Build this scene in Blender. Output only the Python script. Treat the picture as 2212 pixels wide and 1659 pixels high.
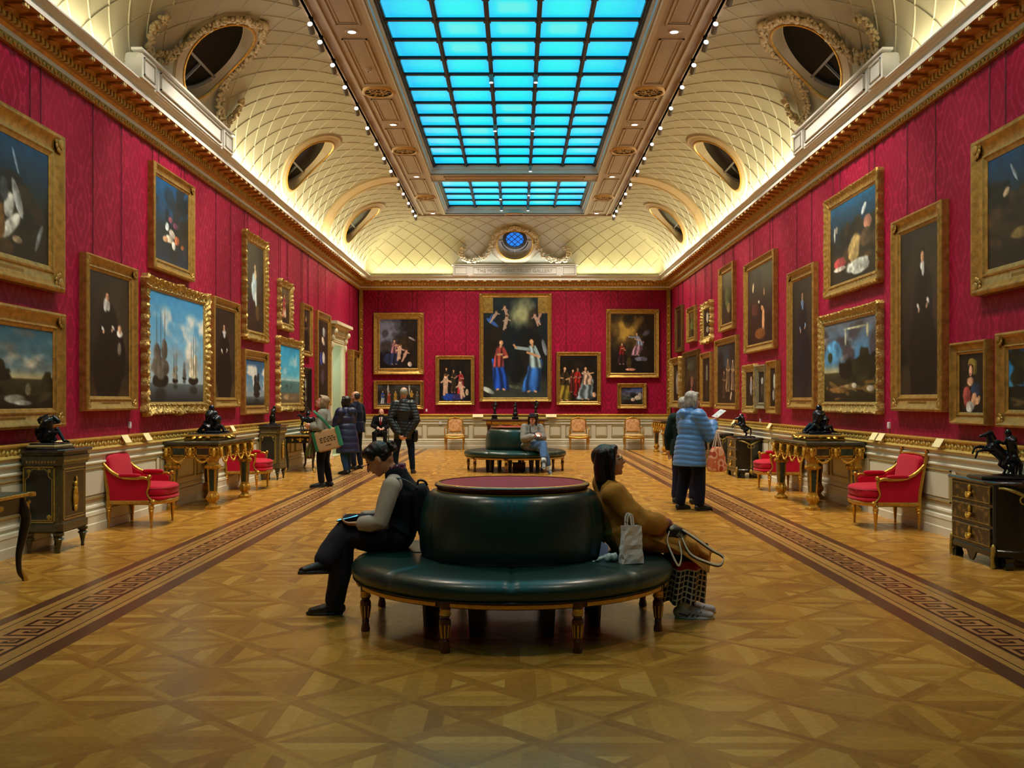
import bpy, bmesh, math, random
import numpy as np
from mathutils import Vector, Matrix, Euler
from mathutils import noise as mnoise
for o in list(bpy.data.objects): bpy.data.objects.remove(o)
SC = bpy.context.scene
COL = SC.collection
PI = math.pi
random.seed(7)
# ---------------------------------------------------------------- camera, world, light
F, CX, CY = 2150.0, 1115.6, 865.0          # focal length and vanishing point of the 2212x1659 frame
cd = bpy.data.cameras.new('camera'); cam = bpy.data.objects.new('camera', cd); COL.objects.link(cam)
cam.location = (0.05, 0, 1.5); cam.rotation_euler = (PI/2, 0, 0)
cd.sensor_width = 36; cd.lens = 36*F/2212
cd.shift_x = -(CX-1106)/2212; cd.shift_y = (CY-829.5)/2212
cd.clip_start = .05; cd.clip_end = 100
SC.camera = cam
w = bpy.data.worlds.new('night'); SC.world = w; w.use_nodes = True
w.node_tree.nodes['Background'].inputs[0].default_value = (.02, .025, .04, 1)
w.node_tree.nodes['Background'].inputs[1].default_value = .3
SC.view_settings.view_transform = 'Standard'; SC.view_settings.look = 'None'
SC.view_settings.exposure = 0.12; SC.view_settings.gamma = 1; SC.view_settings.use_curve_mapping = False
SC.cycles.max_bounces = 5; SC.cycles.diffuse_bounces = 3; SC.cycles.glossy_bounces = 3
SC.cycles.transmission_bounces = 3; SC.cycles.sample_clamp_indirect = 3
SC.cycles.use_denoising = True
SC.cycles.caustics_reflective = False; SC.cycles.caustics_refractive = False
W, Y0, Y1 = 4.86, -5.0, 31.0               # half width, near and far wall
WARM = (1, .86, .66)
def light(name, kind, loc, target, energy, color, **k):
    l = bpy.data.lights.new(name, kind); o = bpy.data.objects.new(name, l); COL.objects.link(o)
    l.energy = energy; l.color = color
    for a, b in k.items(): setattr(l, a, b)
    o.location = loc
    o.rotation_euler = (Vector(target)-Vector(loc)).to_track_quat('-Z', 'Y').to_euler()
    return o
TRACK_Y = [13.9, 14.6, 15.6, 16.7, 17.9, 19.2, 20.4, 21.6, 22.8, 24.2, 25.3, 26.5, 27.6, 28.3]
DOWN_Y = [4.9, 9.7, 14.57, 19.47, 24.0, 28.7]
E_TRACK, E_DOWN, E_COVE = 420, 460, 12
for s in (-1, 1):
    for y in [3.0, 6.2, 9.0, 11.4, 13.2] + TRACK_Y[1::2]:      # picture spots on the two ceiling tracks
        light('picture_spot_light', 'SPOT', (s*2.84, y, 6.66), (s*4.86, y+.6, 1.9), E_TRACK*(.12 if y < 5 else .25 if y < 7 else .5 if y < 12 else .9 if y < 19 else 1.05), WARM, spot_size=1.5, spot_blend=.7, shadow_soft_size=.06)
    for y in DOWN_Y:                                  # recessed downlights
        light('downlight_light', 'SPOT', (s*2.36, y, 6.86), (s*(.9 if y < 6 else 2.1), y+(1.9 if y < 6 else 0), 0), E_DOWN*(.38 if y < 6 else .85 if y < 12 else 1.6 if y < 17 else 1.9), (1, .86, .66), spot_size=1.7, spot_blend=.8, shadow_soft_size=.08)
    # cove strip lamps lying on top of the cornice, broken where the attic panels stand
    for ya, yb in ((-4.2, 11.4), (15.5, 30.4)):
        light('cove_strip_light', 'AREA', (s*4.50, (ya+yb)/2, 5.375), (s*4.3, 0, 9), E_COVE*(yb-ya)*(.6 if ya < 0 else 1), (1, .90, .58), shape='RECTANGLE', size=.10, size_y=yb-ya).rotation_euler = (0, s*-2.85, 0)
for xa, xb in ((-4.4, -1.95), (1.95, 4.4)):
    light('cove_strip_light', 'AREA', ((xa+xb)/2, 30.62, 5.375), (0, 30.4, 6.4), E_COVE*(xb-xa), (1, .92, .50), shape='RECTANGLE', size=xb-xa, size_y=.10).rotation_euler = (-2.85, 0, 0)
light('attic_fill_light', 'AREA', (0, 30.56, 5.70), (0, 30.0, 7.2), 12, (.85, .93, 1), shape='RECTANGLE', size=3.4, size_y=.06)  # added fill light, not a fixture: brightens the end window and its garland
for s in (-1, 1): light('attic_fill_light', 'AREA', (s*4.42, 13.7, 5.70), (s*3.6, 13.7, 7.4), 10, (.95, .93, .85), shape='RECTANGLE', size=.06, size_y=3.4)  # same added fill over the attic panels of both side walls
light('far_wall_spot_light', 'SPOT', (-1.2, 28.6, 6.7), (-1.5, 31, 2.0), 210, WARM, spot_size=1.5, spot_blend=.7, shadow_soft_size=.06)
light('far_wall_spot_light', 'SPOT', (1.2, 28.6, 6.7), (1.5, 31, 2.0), 210, WARM, spot_size=1.5, spot_blend=.7, shadow_soft_size=.06)

# ---------------------------------------------------------------- tools
def lin(c):
    if isinstance(c, str):
        c = c.lstrip('#'); c = [int(c[i:i+2], 16)/255 for i in (0, 2, 4)]
    return tuple((x/12.92 if x <= .04045 else ((x+.055)/1.055)**2.4) for x in c[:3]) + (1,)
MATS = {}
def mat(name, col='#808080', rough=.5, metal=0, var=0, vscale=8, bump=0, bscale=30, attr=None, emit=0, coat=0, sheen=0, spec=.5, col2=None, stretch=(1, 1, 1), fac=.5, kind='noise'):
    """Principled material with optional procedural two-tone noise and bump."""
    if name in MATS: return MATS[name]
    m = bpy.data.materials.new(name); m.use_nodes = True; MATS[name] = m
    nt = m.node_tree; N = nt.nodes; L = nt.links; b = N['Principled BSDF']
    b.inputs['Base Color'].default_value = lin(col); b.inputs['Roughness'].default_value = rough
    b.inputs['Metallic'].default_value = metal; b.inputs['Specular IOR Level'].default_value = spec
    if coat: b.inputs['Coat Weight'].default_value = coat; b.inputs['Coat Roughness'].default_value = .15
    if sheen: b.inputs['Sheen Weight'].default_value = sheen
    m.diffuse_color = lin(col)
    src = None
    if attr:
        a = N.new('ShaderNodeAttribute'); a.attribute_name = attr; src = a.outputs['Color']
        L.new(src, b.inputs['Base Color'])
    if var or bump or col2:
        tc = N.new('ShaderNodeTexCoord'); mp = N.new('ShaderNodeMapping'); mp.inputs['Scale'].default_value = stretch
        L.new(tc.outputs['Object'], mp.inputs['Vector'])
    if var or col2:
        if kind == 'voronoi':
            nz = N.new('ShaderNodeTexVoronoi'); nz.inputs['Scale'].default_value = vscale; out = nz.outputs['Distance']
        elif kind == 'wave':
            nz = N.new('ShaderNodeTexWave'); nz.inputs['Scale'].default_value = vscale; nz.inputs['Distortion'].default_value = 6; nz.inputs['Detail'].default_value = 3; out = nz.outputs[0]
        else:
            nz = N.new('ShaderNodeTexNoise'); nz.inputs['Scale'].default_value = vscale; nz.inputs['Detail'].default_value = 5; out = nz.outputs[0]
        L.new(mp.outputs[0], nz.inputs['Vector'])
        mx = N.new('ShaderNodeMix'); mx.data_type = 'RGBA'
        if col2:
            rmp = N.new('ShaderNodeMapRange'); rmp.inputs[1].default_value = fac-.06; rmp.inputs[2].default_value = fac+.06
            L.new(out, rmp.inputs[0]); L.new(rmp.outputs[0], mx.inputs[0])
            mx.inputs[6].default_value = lin(col); mx.inputs[7].default_value = lin(col2)
            L.new(mx.outputs[2], b.inputs['Base Color'])
        else:
            mx.blend_type = 'MULTIPLY'; mx.inputs[0].default_value = 1
            rmp = N.new('ShaderNodeMapRange'); rmp.inputs[1].default_value = .3; rmp.inputs[2].default_value = .7
            rmp.inputs[3].default_value = 1-var; rmp.inputs[4].default_value = 1+var*.4
            L.new(out, rmp.inputs[0])
            cb = N.new('ShaderNodeCombineColor')
            for i in range(3): L.new(rmp.outputs[0], cb.inputs[i])
            L.new(cb.outputs[0], mx.inputs[7])
            if src: L.new(src, mx.inputs[6])
            else: mx.inputs[6].default_value = lin(col)
            L.new(mx.outputs[2], b.inputs['Base Color'])
    if bump:
        nb = N.new('ShaderNodeTexNoise'); nb.inputs['Scale'].default_value = bscale; nb.inputs['Detail'].default_value = 4
        L.new(mp.outputs[0], nb.inputs['Vector'])
        bp = N.new('ShaderNodeBump'); bp.inputs['Strength'].default_value = bump; bp.inputs['Distance'].default_value = .02
        L.new(nb.outputs[0], bp.inputs['Height']); L.new(bp.outputs[0], b.inputs['Normal'])
    if emit:
        b.inputs['Emission Strength'].default_value = emit
        if src: L.new(src, b.inputs['Emission Color'])
        else: b.inputs['Emission Color'].default_value = lin(col)
    return m

class MB:
    """collects shapes; build() links them as ONE mesh object"""
    def __init__(s): s.v = []; s.f = []; s.mi = []; s.cur = 0; s.M = None
    def add(s, vs, fs):
        b = len(s.v)
        if s.M is not None: vs = [s.M @ Vector(p) for p in vs]
        s.v += [tuple(p) for p in vs]; s.f += [tuple(b+i for i in f) for f in fs]; s.mi += [s.cur]*len(fs); return s
    def box(s, x0, x1, y0, y1, z0, z1, bev=0):
        if x0 > x1: x0, x1 = x1, x0
        if y0 > y1: y0, y1 = y1, y0
        if bev:
            b = min(bev, (x1-x0)*.45, (y1-y0)*.45, (z1-z0)*.45)
            return s.loft([[(x0+b+i, y0+b+i, z) , (x1-b-i, y0+b+i, z), (x1-b-i, y1-b-i, z), (x0+b+i, y1-b-i, z)] for z, i in ((z0, 0), (z0+b, -b), (z1-b, -b), (z1, 0))])
        v = [(x0, y0, z0), (x1, y0, z0), (x1, y1, z0), (x0, y1, z0), (x0, y0, z1), (x1, y0, z1), (x1, y1, z1), (x0, y1, z1)]
        return s.add(v, [(0, 3, 2, 1), (4, 5, 6, 7), (0, 1, 5, 4), (1, 2, 6, 5), (2, 3, 7, 6), (3, 0, 4, 7)])
    def poly(s, pts): return s.add(pts, [tuple(range(len(pts)))])
    def loft(s, rings, caps=True, closed=True, loop=False):
        n = len(rings[0]); v = [p for r in rings for p in r]; f = []
        m = len(rings)
        for i in range(m if loop else m-1):
            a, b = i*n, ((i+1) % m)*n
            for j in range(n if closed else n-1):
                k = (j+1) % n; f.append((a+j, a+k, b+k, b+j))
        if caps and not loop: f.append(tuple(reversed(range(n)))); f.append(tuple((m-1)*n+i for i in range(n)))
        return s.add(v, f)
    def lathe(s, prof, n=24, c=(0, 0, 0), ang=(0, 2*PI), caps=False, sx=1, sy=1, flute=0):
        full = abs(ang[1]-ang[0]-2*PI) < 1e-6
        k = n if full else n+1; rings = []
        for r, z in prof:
            rings.append([(c[0]+r*sx*math.cos(ang[0]+(ang[1]-ang[0])*i/n), c[1]+r*sy*math.sin(ang[0]+(ang[1]-ang[0])*i/n), c[2]+z) for i in range(k)])
        return s.loft(rings, caps=False, closed=full)
    def tube(s, pts, rad, n=10, side=None, caps=True, flat=1, round_ends=False):
        pts = [Vector(p) for p in pts]; m = len(pts)
        if not isinstance(rad, (list, tuple)): rad = [rad]*m
        rr = [(r if isinstance(r, (tuple, list)) else (r, r*flat)) for r in rad]
        if round_ends:
            d0 = (pts[0]-pts[1]).normalized(); d1 = (pts[-1]-pts[-2]).normalized()
            P = []; R = []
            for a in (85, 60, 35, 15): t = math.radians(a); P.append(pts[0]+d0*math.sin(t)*min(rr[0])); R.append((rr[0][0]*math.cos(t), rr[0][1]*math.cos(t)))
            P += pts; R += rr
            for a in (15, 35, 60, 85): t = math.radians(a); P.append(pts[-1]+d1*math.sin(t)*min(rr[-1])); R.append((rr[-1][0]*math.cos(t), rr[-1][1]*math.cos(t)))
            pts, rr, m = P, R, len(P)
        rings = []; prev = Vector(side) if side else None
        for i in range(m):
            t = (pts[min(i+1, m-1)]-pts[max(i-1, 0)]).normalized()
            if prev is None:
                prev = Vector((0, 0, 1)) if abs(t.z) < .9 else Vector((1, 0, 0))
            u = (prev - t*prev.dot(t))
            if u.length < 1e-5: u = t.orthogonal()
            u.normalize(); 
            if not side: prev = u
            v = t.cross(u)
            rings.append([tuple(pts[i]+u*rr[i][0]*math.cos(2*PI*j/n)+v*rr[i][1]*math.sin(2*PI*j/n)) for j in range(n)])
        return s.loft(rings, caps=caps)
    def ell(s, c, r, rot=None, n=14, m=9):
        if not isinstance(r, (tuple, list)): r = (r, r, r)
        R = Euler(rot).to_matrix() if rot is not None and not isinstance(rot, Matrix) else (rot if rot is not None else Matrix.Identity(3))
        rings = []
        for i in range(m):
            a = -PI/2+PI*(i+.5)/m if False else -PI/2+PI*(i+.25)/(m-.5)
            rings.append([tuple(Vector(c)+R @ Vector((r[0]*math.cos(a)*math.cos(2*PI*j/n), r[1]*math.cos(a)*math.sin(2*PI*j/n), r[2]*math.sin(a)))) for j in range(n)])
        return s.loft(rings)
    def build(s, name, m=None, parent=None, smooth=None, kind=None, label=None, loc=None, cols=None):
        me = bpy.data.meshes.new(name); me.from_pydata(s.v, [], s.f)
        for x in (m if isinstance(m, (list, tuple)) else [m]): me.materials.append(x)
        if isinstance(m, (list, tuple)): me.polygons.foreach_set('material_index', s.mi)
        bm = bmesh.new(); bm.from_mesh(me); bmesh.ops.recalc_face_normals(bm, faces=bm.faces) if kind != 'structure' else None; bm.to_mesh(me); bm.free()
        if smooth:
            me.shade_smooth()
            try: me.set_sharp_from_angle(angle=math.radians(smooth))
            except Exception: pass
        o = bpy.data.objects.new(name, me); COL.objects.link(o)
        if parent: o.parent = parent
        if loc: o.location = loc
        if kind: o['kind'] = kind
        if label: o['label'] = label
        return o
def tag(o, label, cat, group=None):
    o['label'] = label; o['category'] = cat
    if group: o['group'] = group
    return o
def thing(name, label, cat, loc=(0, 0, 0), rz=0, group=None):
    o = bpy.data.objects.new(name, None); COL.objects.link(o); o.location = loc; o.rotation_euler = (0, 0, rz); o.empty_display_size = .1
    return tag(o, label, cat, group)
def kids(o): return [c for c in bpy.data.objects if c.parent == o]
def dup(root, loc, rz, label, group=None):
    r = root.copy(); COL.objects.link(r); r.location = loc; r.rotation_euler = (0, 0, rz); r['label'] = label
    if group: r['group'] = group
    for ch in kids(root):
        c = ch.copy(); COL.objects.link(c); c.parent = r
        for g in kids(ch):
            d = g.copy(); COL.objects.link(d); d.parent = c
    return r
def struct(o): o['kind'] = 'structure'; return o
def rect_ring(p, z, y0=Y0, y1=Y1): return [(-W+p, y0+p, z), (W-p, y0+p, z), (W-p, y1-p, z), (-W+p, y1-p, z)]
def room_sweep(mb, prof): # prof = [(inset, z)], mitred round the four walls
    mb.loft([rect_ring(p, z) for p, z in prof], caps=False)
def bez(p0, p1, p2, p3, n=12):
    return [tuple((1-t)**3*a+3*(1-t)**2*t*b+3*(1-t)*t*t*c+t**3*d for a, b, c, d in zip(p0, p1, p2, p3)) for t in [i/n for i in range(n+1)]]
def smooth_path(pts, n=6):
    P = [Vector(p) for p in pts]; out = []
    for i in range(len(P)-1):
        a, b, c, d = P[max(i-1, 0)], P[i], P[i+1], P[min(i+2, len(P)-1)]
        for k in range(n):
            t = k/n; out.append(.5*((2*b)+(c-a)*t+(2*a-5*b+4*c-d)*t*t+(3*b-a-3*c+d)*t**3))
    out.append(P[-1]); return out
# common materials
GOLD = mat('gilt_wood', '#d0a040', .33, .6, var=.35, vscale=25, bump=.25, bscale=60)
GOLDB = mat('bright_gilt', '#e2b040', .28, .45, var=.2, vscale=40, bump=.3, bscale=90)
GOLDD = mat('dark_gilt', '#7a5520', .45, .45, var=.4, vscale=20, bump=.4, bscale=40)
CREAM = mat('cream_paint', '#d8d4bf', .45, var=.06, vscale=2)
WHITE = mat('white_plaster', '#e8e8e6', .5, var=.05, vscale=2)
COVE = mat('cove_plaster', '#aba489', .7, var=.07, vscale=1.5, bump=.05, bscale=20)
BRONZE = mat('dark_bronze', '#191c26', .24, .5, spec=.8, var=.3, vscale=15)
BLACK = mat('black_metal', '#101114', .4, .3, var=.1, vscale=10)
# ---------------------------------------------------------------- floor: parquet laid plank by plank
def clip(poly, ax, lim, keep_less):
    out = []
    n = len(poly)
    for i in range(n):
        a, b = poly[i], poly[(i+1) % n]
        ia = (a[ax] <= lim) == keep_less; ib = (b[ax] <= lim) == keep_less
        if ia: out.append(a)
        if ia != ib:
            t = (lim-a[ax])/(b[ax]-a[ax]); out.append(tuple(a[k]+(b[k]-a[k])*t for k in range(2)))
    return out
FV, FF, FC = [], [], []
def fpoly(p, c, z=0.0):
    if len(p) < 3: return
    b = len(FV); FV.extend([(q[0], q[1], z) for q in p]); FF.append(tuple(range(b, b+len(p)))); FC.append(c)
rf = random.Random(3)
WOODS = [tuple(.8*a+.2*b for a, b in zip(lin(c), lin('#c08a30'))) for c in ('#bc8a38', '#c4923f', '#b28133', '#a9782f', '#cb9c4b', '#a4712c', '#996728', '#b98638')]
def wood(k=None):
    c = WOODS[rf.randrange(len(WOODS))] if k is None else WOODS[k]
    j = rf.uniform(.90, 1.08); return tuple(x*j for x in c[:3])
CE = .61/math.sqrt(2); r2 = math.sqrt(.5)
def ab2xy(a, b): return ((a-b)*r2, (a+b)*r2)
X00, Y00 = .153, 5.58
zones = [(-W, -3.475), (-2.69, 2.69), (3.475, W)]
def emit_floor(p, c):
    for z0, z1 in zones:
        q = clip(clip(p, 0, z0, False), 0, z1, True)
        q = clip(clip(q, 1, Y0, False), 1, Y1, True) if len(q) > 2 else q
        if len(q) > 2: fpoly(q, c)
s_ = .095*CE
for i in range(-70, 90):
    for j in range(-70, 90):
        a0, b0 = i*CE, j*CE
        cx, cy = ab2xy(a0+CE/2, b0+CE/2); cx += X00; cy += Y00
        if abs(cx) > W+.6 or cy < Y0-.6 or cy > Y1+.6: continue
        T = lambda a, b: tuple(np.add(ab2xy(a, b), (X00, Y00)))
        # straps along the cell edges
        for q in ([(a0, b0), (a0+s_, b0), (a0+s_, b0+CE), (a0, b0+CE)], [(a0+CE-s_, b0), (a0+CE, b0), (a0+CE, b0+CE), (a0+CE-s_, b0+CE)],
                  [(a0+s_, b0), (a0+CE-s_, b0), (a0+CE-s_, b0+s_), (a0+s_, b0+s_)], [(a0+s_, b0+CE-s_), (a0+CE-s_, b0+CE-s_), (a0+CE-s_, b0+CE), (a0+s_, b0+CE)]):
            emit_floor([T(*p) for p in q], wood(rf.choice((2, 3, 3, 5, 5, 6, 6, 0))))
        e = [(a0+s_, b0+s_), (a0+CE-s_, b0+s_), (a0+CE-s_, b0+CE-s_), (a0+s_, b0+CE-s_)]
        sq = [T(*p) for p in e]; ax = (i+j) % 2
        lo = min(p[ax] for p in sq); hi = max(p[ax] for p in sq); n = 6
        for k in range(n):
            q = clip(clip(sq, ax, lo+(hi-lo)*k/n, False), ax, lo+(hi-lo)*(k+1)/n, True)
            if len(q) > 2: emit_floor(q, wood())
# border bands
DK = lin('#5f3a26')[:3]; DK2 = lin('#4a2c1e')[:3]; LT = lin('#b58646')[:3]; RD = lin('#b07c48')[:3]; KY = lin('#3e1c10')[:3]; BK = lin('#1d120c')[:3]
for s in (-1, 1):
    for a, b, c in ((2.69, 2.82, DK), (2.82, 2.868, LT), (2.868, 2.878, BK), (2.878, 2.96, LT), (2.96, 3.24, RD), (3.24, 3.312, LT), (3.312, 3.322, BK), (3.322, 3.38, LT), (3.38, 3.475, DK)):
        y = Y0
        while y < Y1:
            y2 = min(Y1, y+1.4*rf.uniform(.7, 1.2)); j = rf.uniform(.85, 1.12)
            fpoly([(s*a, y), (s*b, y), (s*b, y2), (s*a, y2)][::s], tuple(x*j for x in c)); y = y2
    # greek key
    P = .27; t = .027
    def R_(u0, u1, v0, v1, y):   # u across the band from inner edge, v along
        fpoly([(s*(2.975+u0), y+v0), (s*(2.975+u1), y+v0), (s*(2.975+u1), y+v1), (s*(2.975+u0), y+v1)][::s], KY, .0012)
    y = Y0
    while y < Y1-P:
        R_(0, .25, 0, t, y); R_(.25-t, .25, t, .20, y); R_(.06, .25-t, .20-t, .20, y); R_(.06, .06+t, .075, .20-t, y)
        R_(.06+t, .165, .075, .075+t, y); R_(.165-t, .165, .075+t, .125, y)
        R_(0, t, t, .0+P, y); R_(.10, .14, .13, .145, y)
        y += P
me = bpy.data.meshes.new('floor'); me.from_pydata(FV, [], FF)
ca = me.color_attributes.new('col', 'FLOAT_COLOR', 'CORNER')
arr = np.concatenate([np.tile(np.array([*c, 1.0], dtype=np.float32), (len(f), 1)) for f, c in zip(FF, FC)]).ravel()
ca.data.foreach_set('color', arr)
fm = mat('parquet', '#b98b45', .30, attr='col', var=.16, vscale=26, stretch=(1, 1, 1), bump=.04, bscale=6, spec=.5)
fm.node_tree.nodes['Principled BSDF'].inputs['Roughness'].default_value = .27
me.materials.append(fm)
fl = struct(bpy.data.objects.new('floor', me)); COL.objects.link(fl)
bm = bmesh.new(); bm.from_mesh(me)
for f in bm.faces:
    if f.normal.z < 0: f.normal_flip()
bm.to_mesh(me); bm.free()

# ---------------------------------------------------------------- red damask walls
def damask():
    m = bpy.data.materials.new('red_damask'); m.use_nodes = True; nt = m.node_tree; N, L = nt.nodes, nt.links; b = N['Principled BSDF']
    tc = N.new('ShaderNodeTexCoord'); sp = N.new('ShaderNodeSeparateXYZ'); L.new(tc.outputs['Object'], sp.inputs[0])
    def M(op, a, c=None, d=None):
        n = N.new('ShaderNodeMath'); n.operation = op
        for i, x in enumerate((a, c, d)):
            if x is None: continue
            if isinstance(x, (int, float)): n.inputs[i].default_value = x
            else: L.new(x, n.inputs[i])
        return n.outputs[0]
    u = M('ADD', sp.outputs[0], sp.outputs[1]); v = sp.outputs[2]
    cu = M('COSINE', M('MULTIPLY', u, 2*PI/.53)); cv = M('COSINE', M('MULTIPLY', v, 2*PI/.90))
    f = M('ADD', cu, cv)
    c3 = M('MULTIPLY', M('COSINE', M('MULTIPLY', u, 8*PI/.53)), M('COSINE', M('MULTIPLY', v, 8*PI/.90)))
    f2 = M('ADD', f, M('MULTIPLY', c3, .22))
    def band(x, c, wd): return M('SUBTRACT', 1, M('SMOOTH_MIN', M('DIVIDE', M('ABSOLUTE', M('SUBTRACT', x, c)), wd), 1, .15))
    bs = M('MAXIMUM', M('MAXIMUM', band(f2, 0, .17), band(f2, 1.25, .17)), M('MAXIMUM', band(f2, -1.15, .2), M('MULTIPLY', band(c3, .85, .3), .7)))
    nz = N.new('ShaderNodeTexNoise'); nz.inputs['Scale'].default_value = 1.2; L.new(tc.outputs['Object'], nz.inputs['Vector'])
    bs = M('MULTIPLY', bs, M('MULTIPLY', nz.outputs[0], 1.3))
    mx = N.new('ShaderNodeMix'); mx.data_type = 'RGBA'; L.new(bs, mx.inputs[0]); mx.inputs[6].default_value = lin('#8a002f'); mx.inputs[7].default_value = lin('#b80d4c')
    L.new(mx.outputs[2], b.inputs['Base Color'])
    r = M('SUBTRACT', .62, M('MULTIPLY', bs, .22)); L.new(r, b.inputs['Roughness'])
    b.inputs['Specular IOR Level'].default_value = .25
    wv = N.new('ShaderNodeTexNoise'); wv.inputs['Scale'].default_value = 350; L.new(tc.outputs['Object'], wv.inputs['Vector'])
    bp = N.new('ShaderNodeBump'); bp.inputs['Strength'].default_value = .25; bp.inputs['Distance'].default_value = .004; L.new(wv.outputs[0], bp.inputs['Height']); L.new(bp.outputs[0], b.inputs['Normal'])
    return m
RED = damask()
ZT = 4.93
DY0, DY1, DZ = 26.25, 27.95, 3.02   # doorway in the left wall
def wallobj(name, quads, m=RED):
    b = MB()
    for q in quads: b.poly(q)
    return b.build(name, m, kind='structure')
wallobj('wall_left', [[(-W, a, z0), (-W, b_, z0), (-W, b_, z1), (-W, a, z1)] for a, b_, z0, z1 in ((Y0, DY0, 0, 5.45), (DY1, Y1, 0, 5.45), (DY0, DY1, DZ, 5.45))])
wallobj('wall_right', [[(W, Y0, 0), (W, Y1, 0), (W, Y1, 5.45), (W, Y0, 5.45)]])
wallobj('wall_far', [[(-W, Y1, 0), (W, Y1, 0), (W, Y1, 5.45), (-W, Y1, 5.45)]])
wallobj('wall_near', [[(-W, Y0, 0), (W, Y0, 0), (W, Y0, 5.45), (-W, Y0, 5.45)]])
# gilt fillets framing the fabric
def leafy(mb, p0, p1, out, wid, step, r):   # carved leaf bumps along a line; out = outward normal
    p0, p1 = Vector(p0), Vector(p1); d = (p1-p0); n = max(1, int(d.length/step)); d.normalize()
    up = d.cross(Vector(out))
    for k in range(n):
        c = p0+(p1-p0)*((k+.5)/n)
        R = Matrix((d, up, Vector(out))).transposed()
        mb.ell(c+up*wid*.25*(1 if k % 2 else -1), (step*.45, r, r*.8), rot=R @ Euler((0, 0, .6 if k % 2 else -.6)).to_matrix(), n=6, m=4)
tb = MB()
for x0, z0, z1, p in ((0, ZT, ZT+.015, .045), (0, ZT+.015, ZT+.055, .05), (0, ZT+.055, ZT+.07, .05)):
    room_sweep(tb, [(0, z0), (p, z0), (p, z1), (0, z1)])
for s in (-1, 1): leafy(tb, (s*(W-.05), 2, ZT+.035), (s*(W-.05), Y1-.1, ZT+.035), (-s, 0, 0), .02, .085, .022)
leafy(tb, (-W+.1, Y1-.05, ZT+.035), (W-.1, Y1-.05, ZT+.035), (0, -1, 0), .02, .085, .022)
tb.build('trim_1', GOLD, kind='structure', smooth=50)
vb = MB()
for s in (-1, 1):
    for (x0, x1, y0, y1) in ((s*W, s*(W-.14), Y1-.03, Y1), (s*W, s*(W-.03), Y1-.14, Y1)): vb.box(x0, x1, y0, y1, 1.0, ZT)
    vb.box(s*(W-.14), s*(W-.125), Y1-.05, Y1, 1.0, ZT); vb.box(s*(W-.05), s*W, Y1-.14, Y1-.125, 1.0, ZT)
    leafy(vb, (s*(W-.08), Y1-.03, 1.05), (s*(W-.08), Y1-.03, ZT), (0, -1, 0), .03, .14, .028)
vb.build('trim_2', GOLD, kind='structure', smooth=50)

# ---------------------------------------------------------------- cornice
cb = MB()
room_sweep(cb, [(.0, ZT+.07), (.055, ZT+.07), (.06, ZT+.115), (.0, ZT+.115)])     # white strip
cb.build('trim_3', WHITE, kind='structure')
gb = MB()
room_sweep(gb, [(0, 5.045), (.055, 5.045), (.075, 5.06), (.085, 5.075), (.11, 5.08), (.11, 5.09), (.12, 5.10), (.12, 5.15), (.15, 5.155), (.16, 5.18), (.17, 5.195), (.36, 5.20)])
gb.build('trim_4', mat('brown_gilt', '#c89448', .42, .3, var=.35, vscale=12, bump=.2), kind='structure', smooth=30)
db = MB(); step = .095
def along(side, t, p, z):      # point along a wall
    if side == 'L': return (-W+p, t, z)
    if side == 'R': return (W-p, t, z)
    return (t, Y1-p, z)
def bx(mb, side, t0, t1, p0, p1, z0, z1):
    a = along(side, t0, p0, z0); b_ = along(side, t1, p1, z1)
    mb.box(min(a[0], b_[0]), max(a[0], b_[0]), min(a[1], b_[1]), max(a[1], b_[1]), z0, z1)
for side, a, b_ in (('L', 4, Y1-.15), ('R', 4, Y1-.15), ('F', -W+.15, W-.15)):
    t = a
    while t < b_: bx(db, side, t, t+step*.55, .10, .15, 5.088, 5.15); t += step
db.build('trim_5', mat('pale_gilt', '#d8bd6a', .35, .3, var=.15, vscale=9), kind='structure')
mo = MB(); dr = MB()
for side, a, b_ in (('L', 4, Y1-.4), ('R', 4, Y1-.4), ('F', -W+.4, W-.4)):
    t = a
    while t < b_:
        bx(mo, side, t, t+.11, .155, .33, 5.172, 5.20)
        c = along(side, t+.055, .155, 5.16); mo.ell(c, (.05, .05, .03), n=8, m=5)
        for q in (.015, .065): 
            bx(dr, side, t+q, t+q+.032, .325, .352, 5.165, 5.20)
        bx(dr, side, t+.03, t+.08, .333, .345, 5.172, 5.20)
        c = along(side, t+.20, .25, 5.20); mo.ell(c, (.045, .045, .02), n=8, m=4)
        t += .29
mo.build('trim_6', mat('brown_gilt', '#8a5a20'), kind='structure', smooth=40)
dr.build('trim_7', mat('rosette_gilt', '#f0d890', .3, .2, var=.1), kind='structure')
fb = MB()
room_sweep(fb, [(.36, 5.20), (.36, 5.275), (.385, 5.28), (.39, 5.295), (.42, 5.30), (.425, 5.31), (.44, 5.315), (.44, 5.335), (.35, 5.34), (.34, 5.30), (.20, 5.30), (.18, 5.36), (0, 5.36)])
fb.build('trim_8', WHITE, kind='structure', smooth=25)

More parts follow.
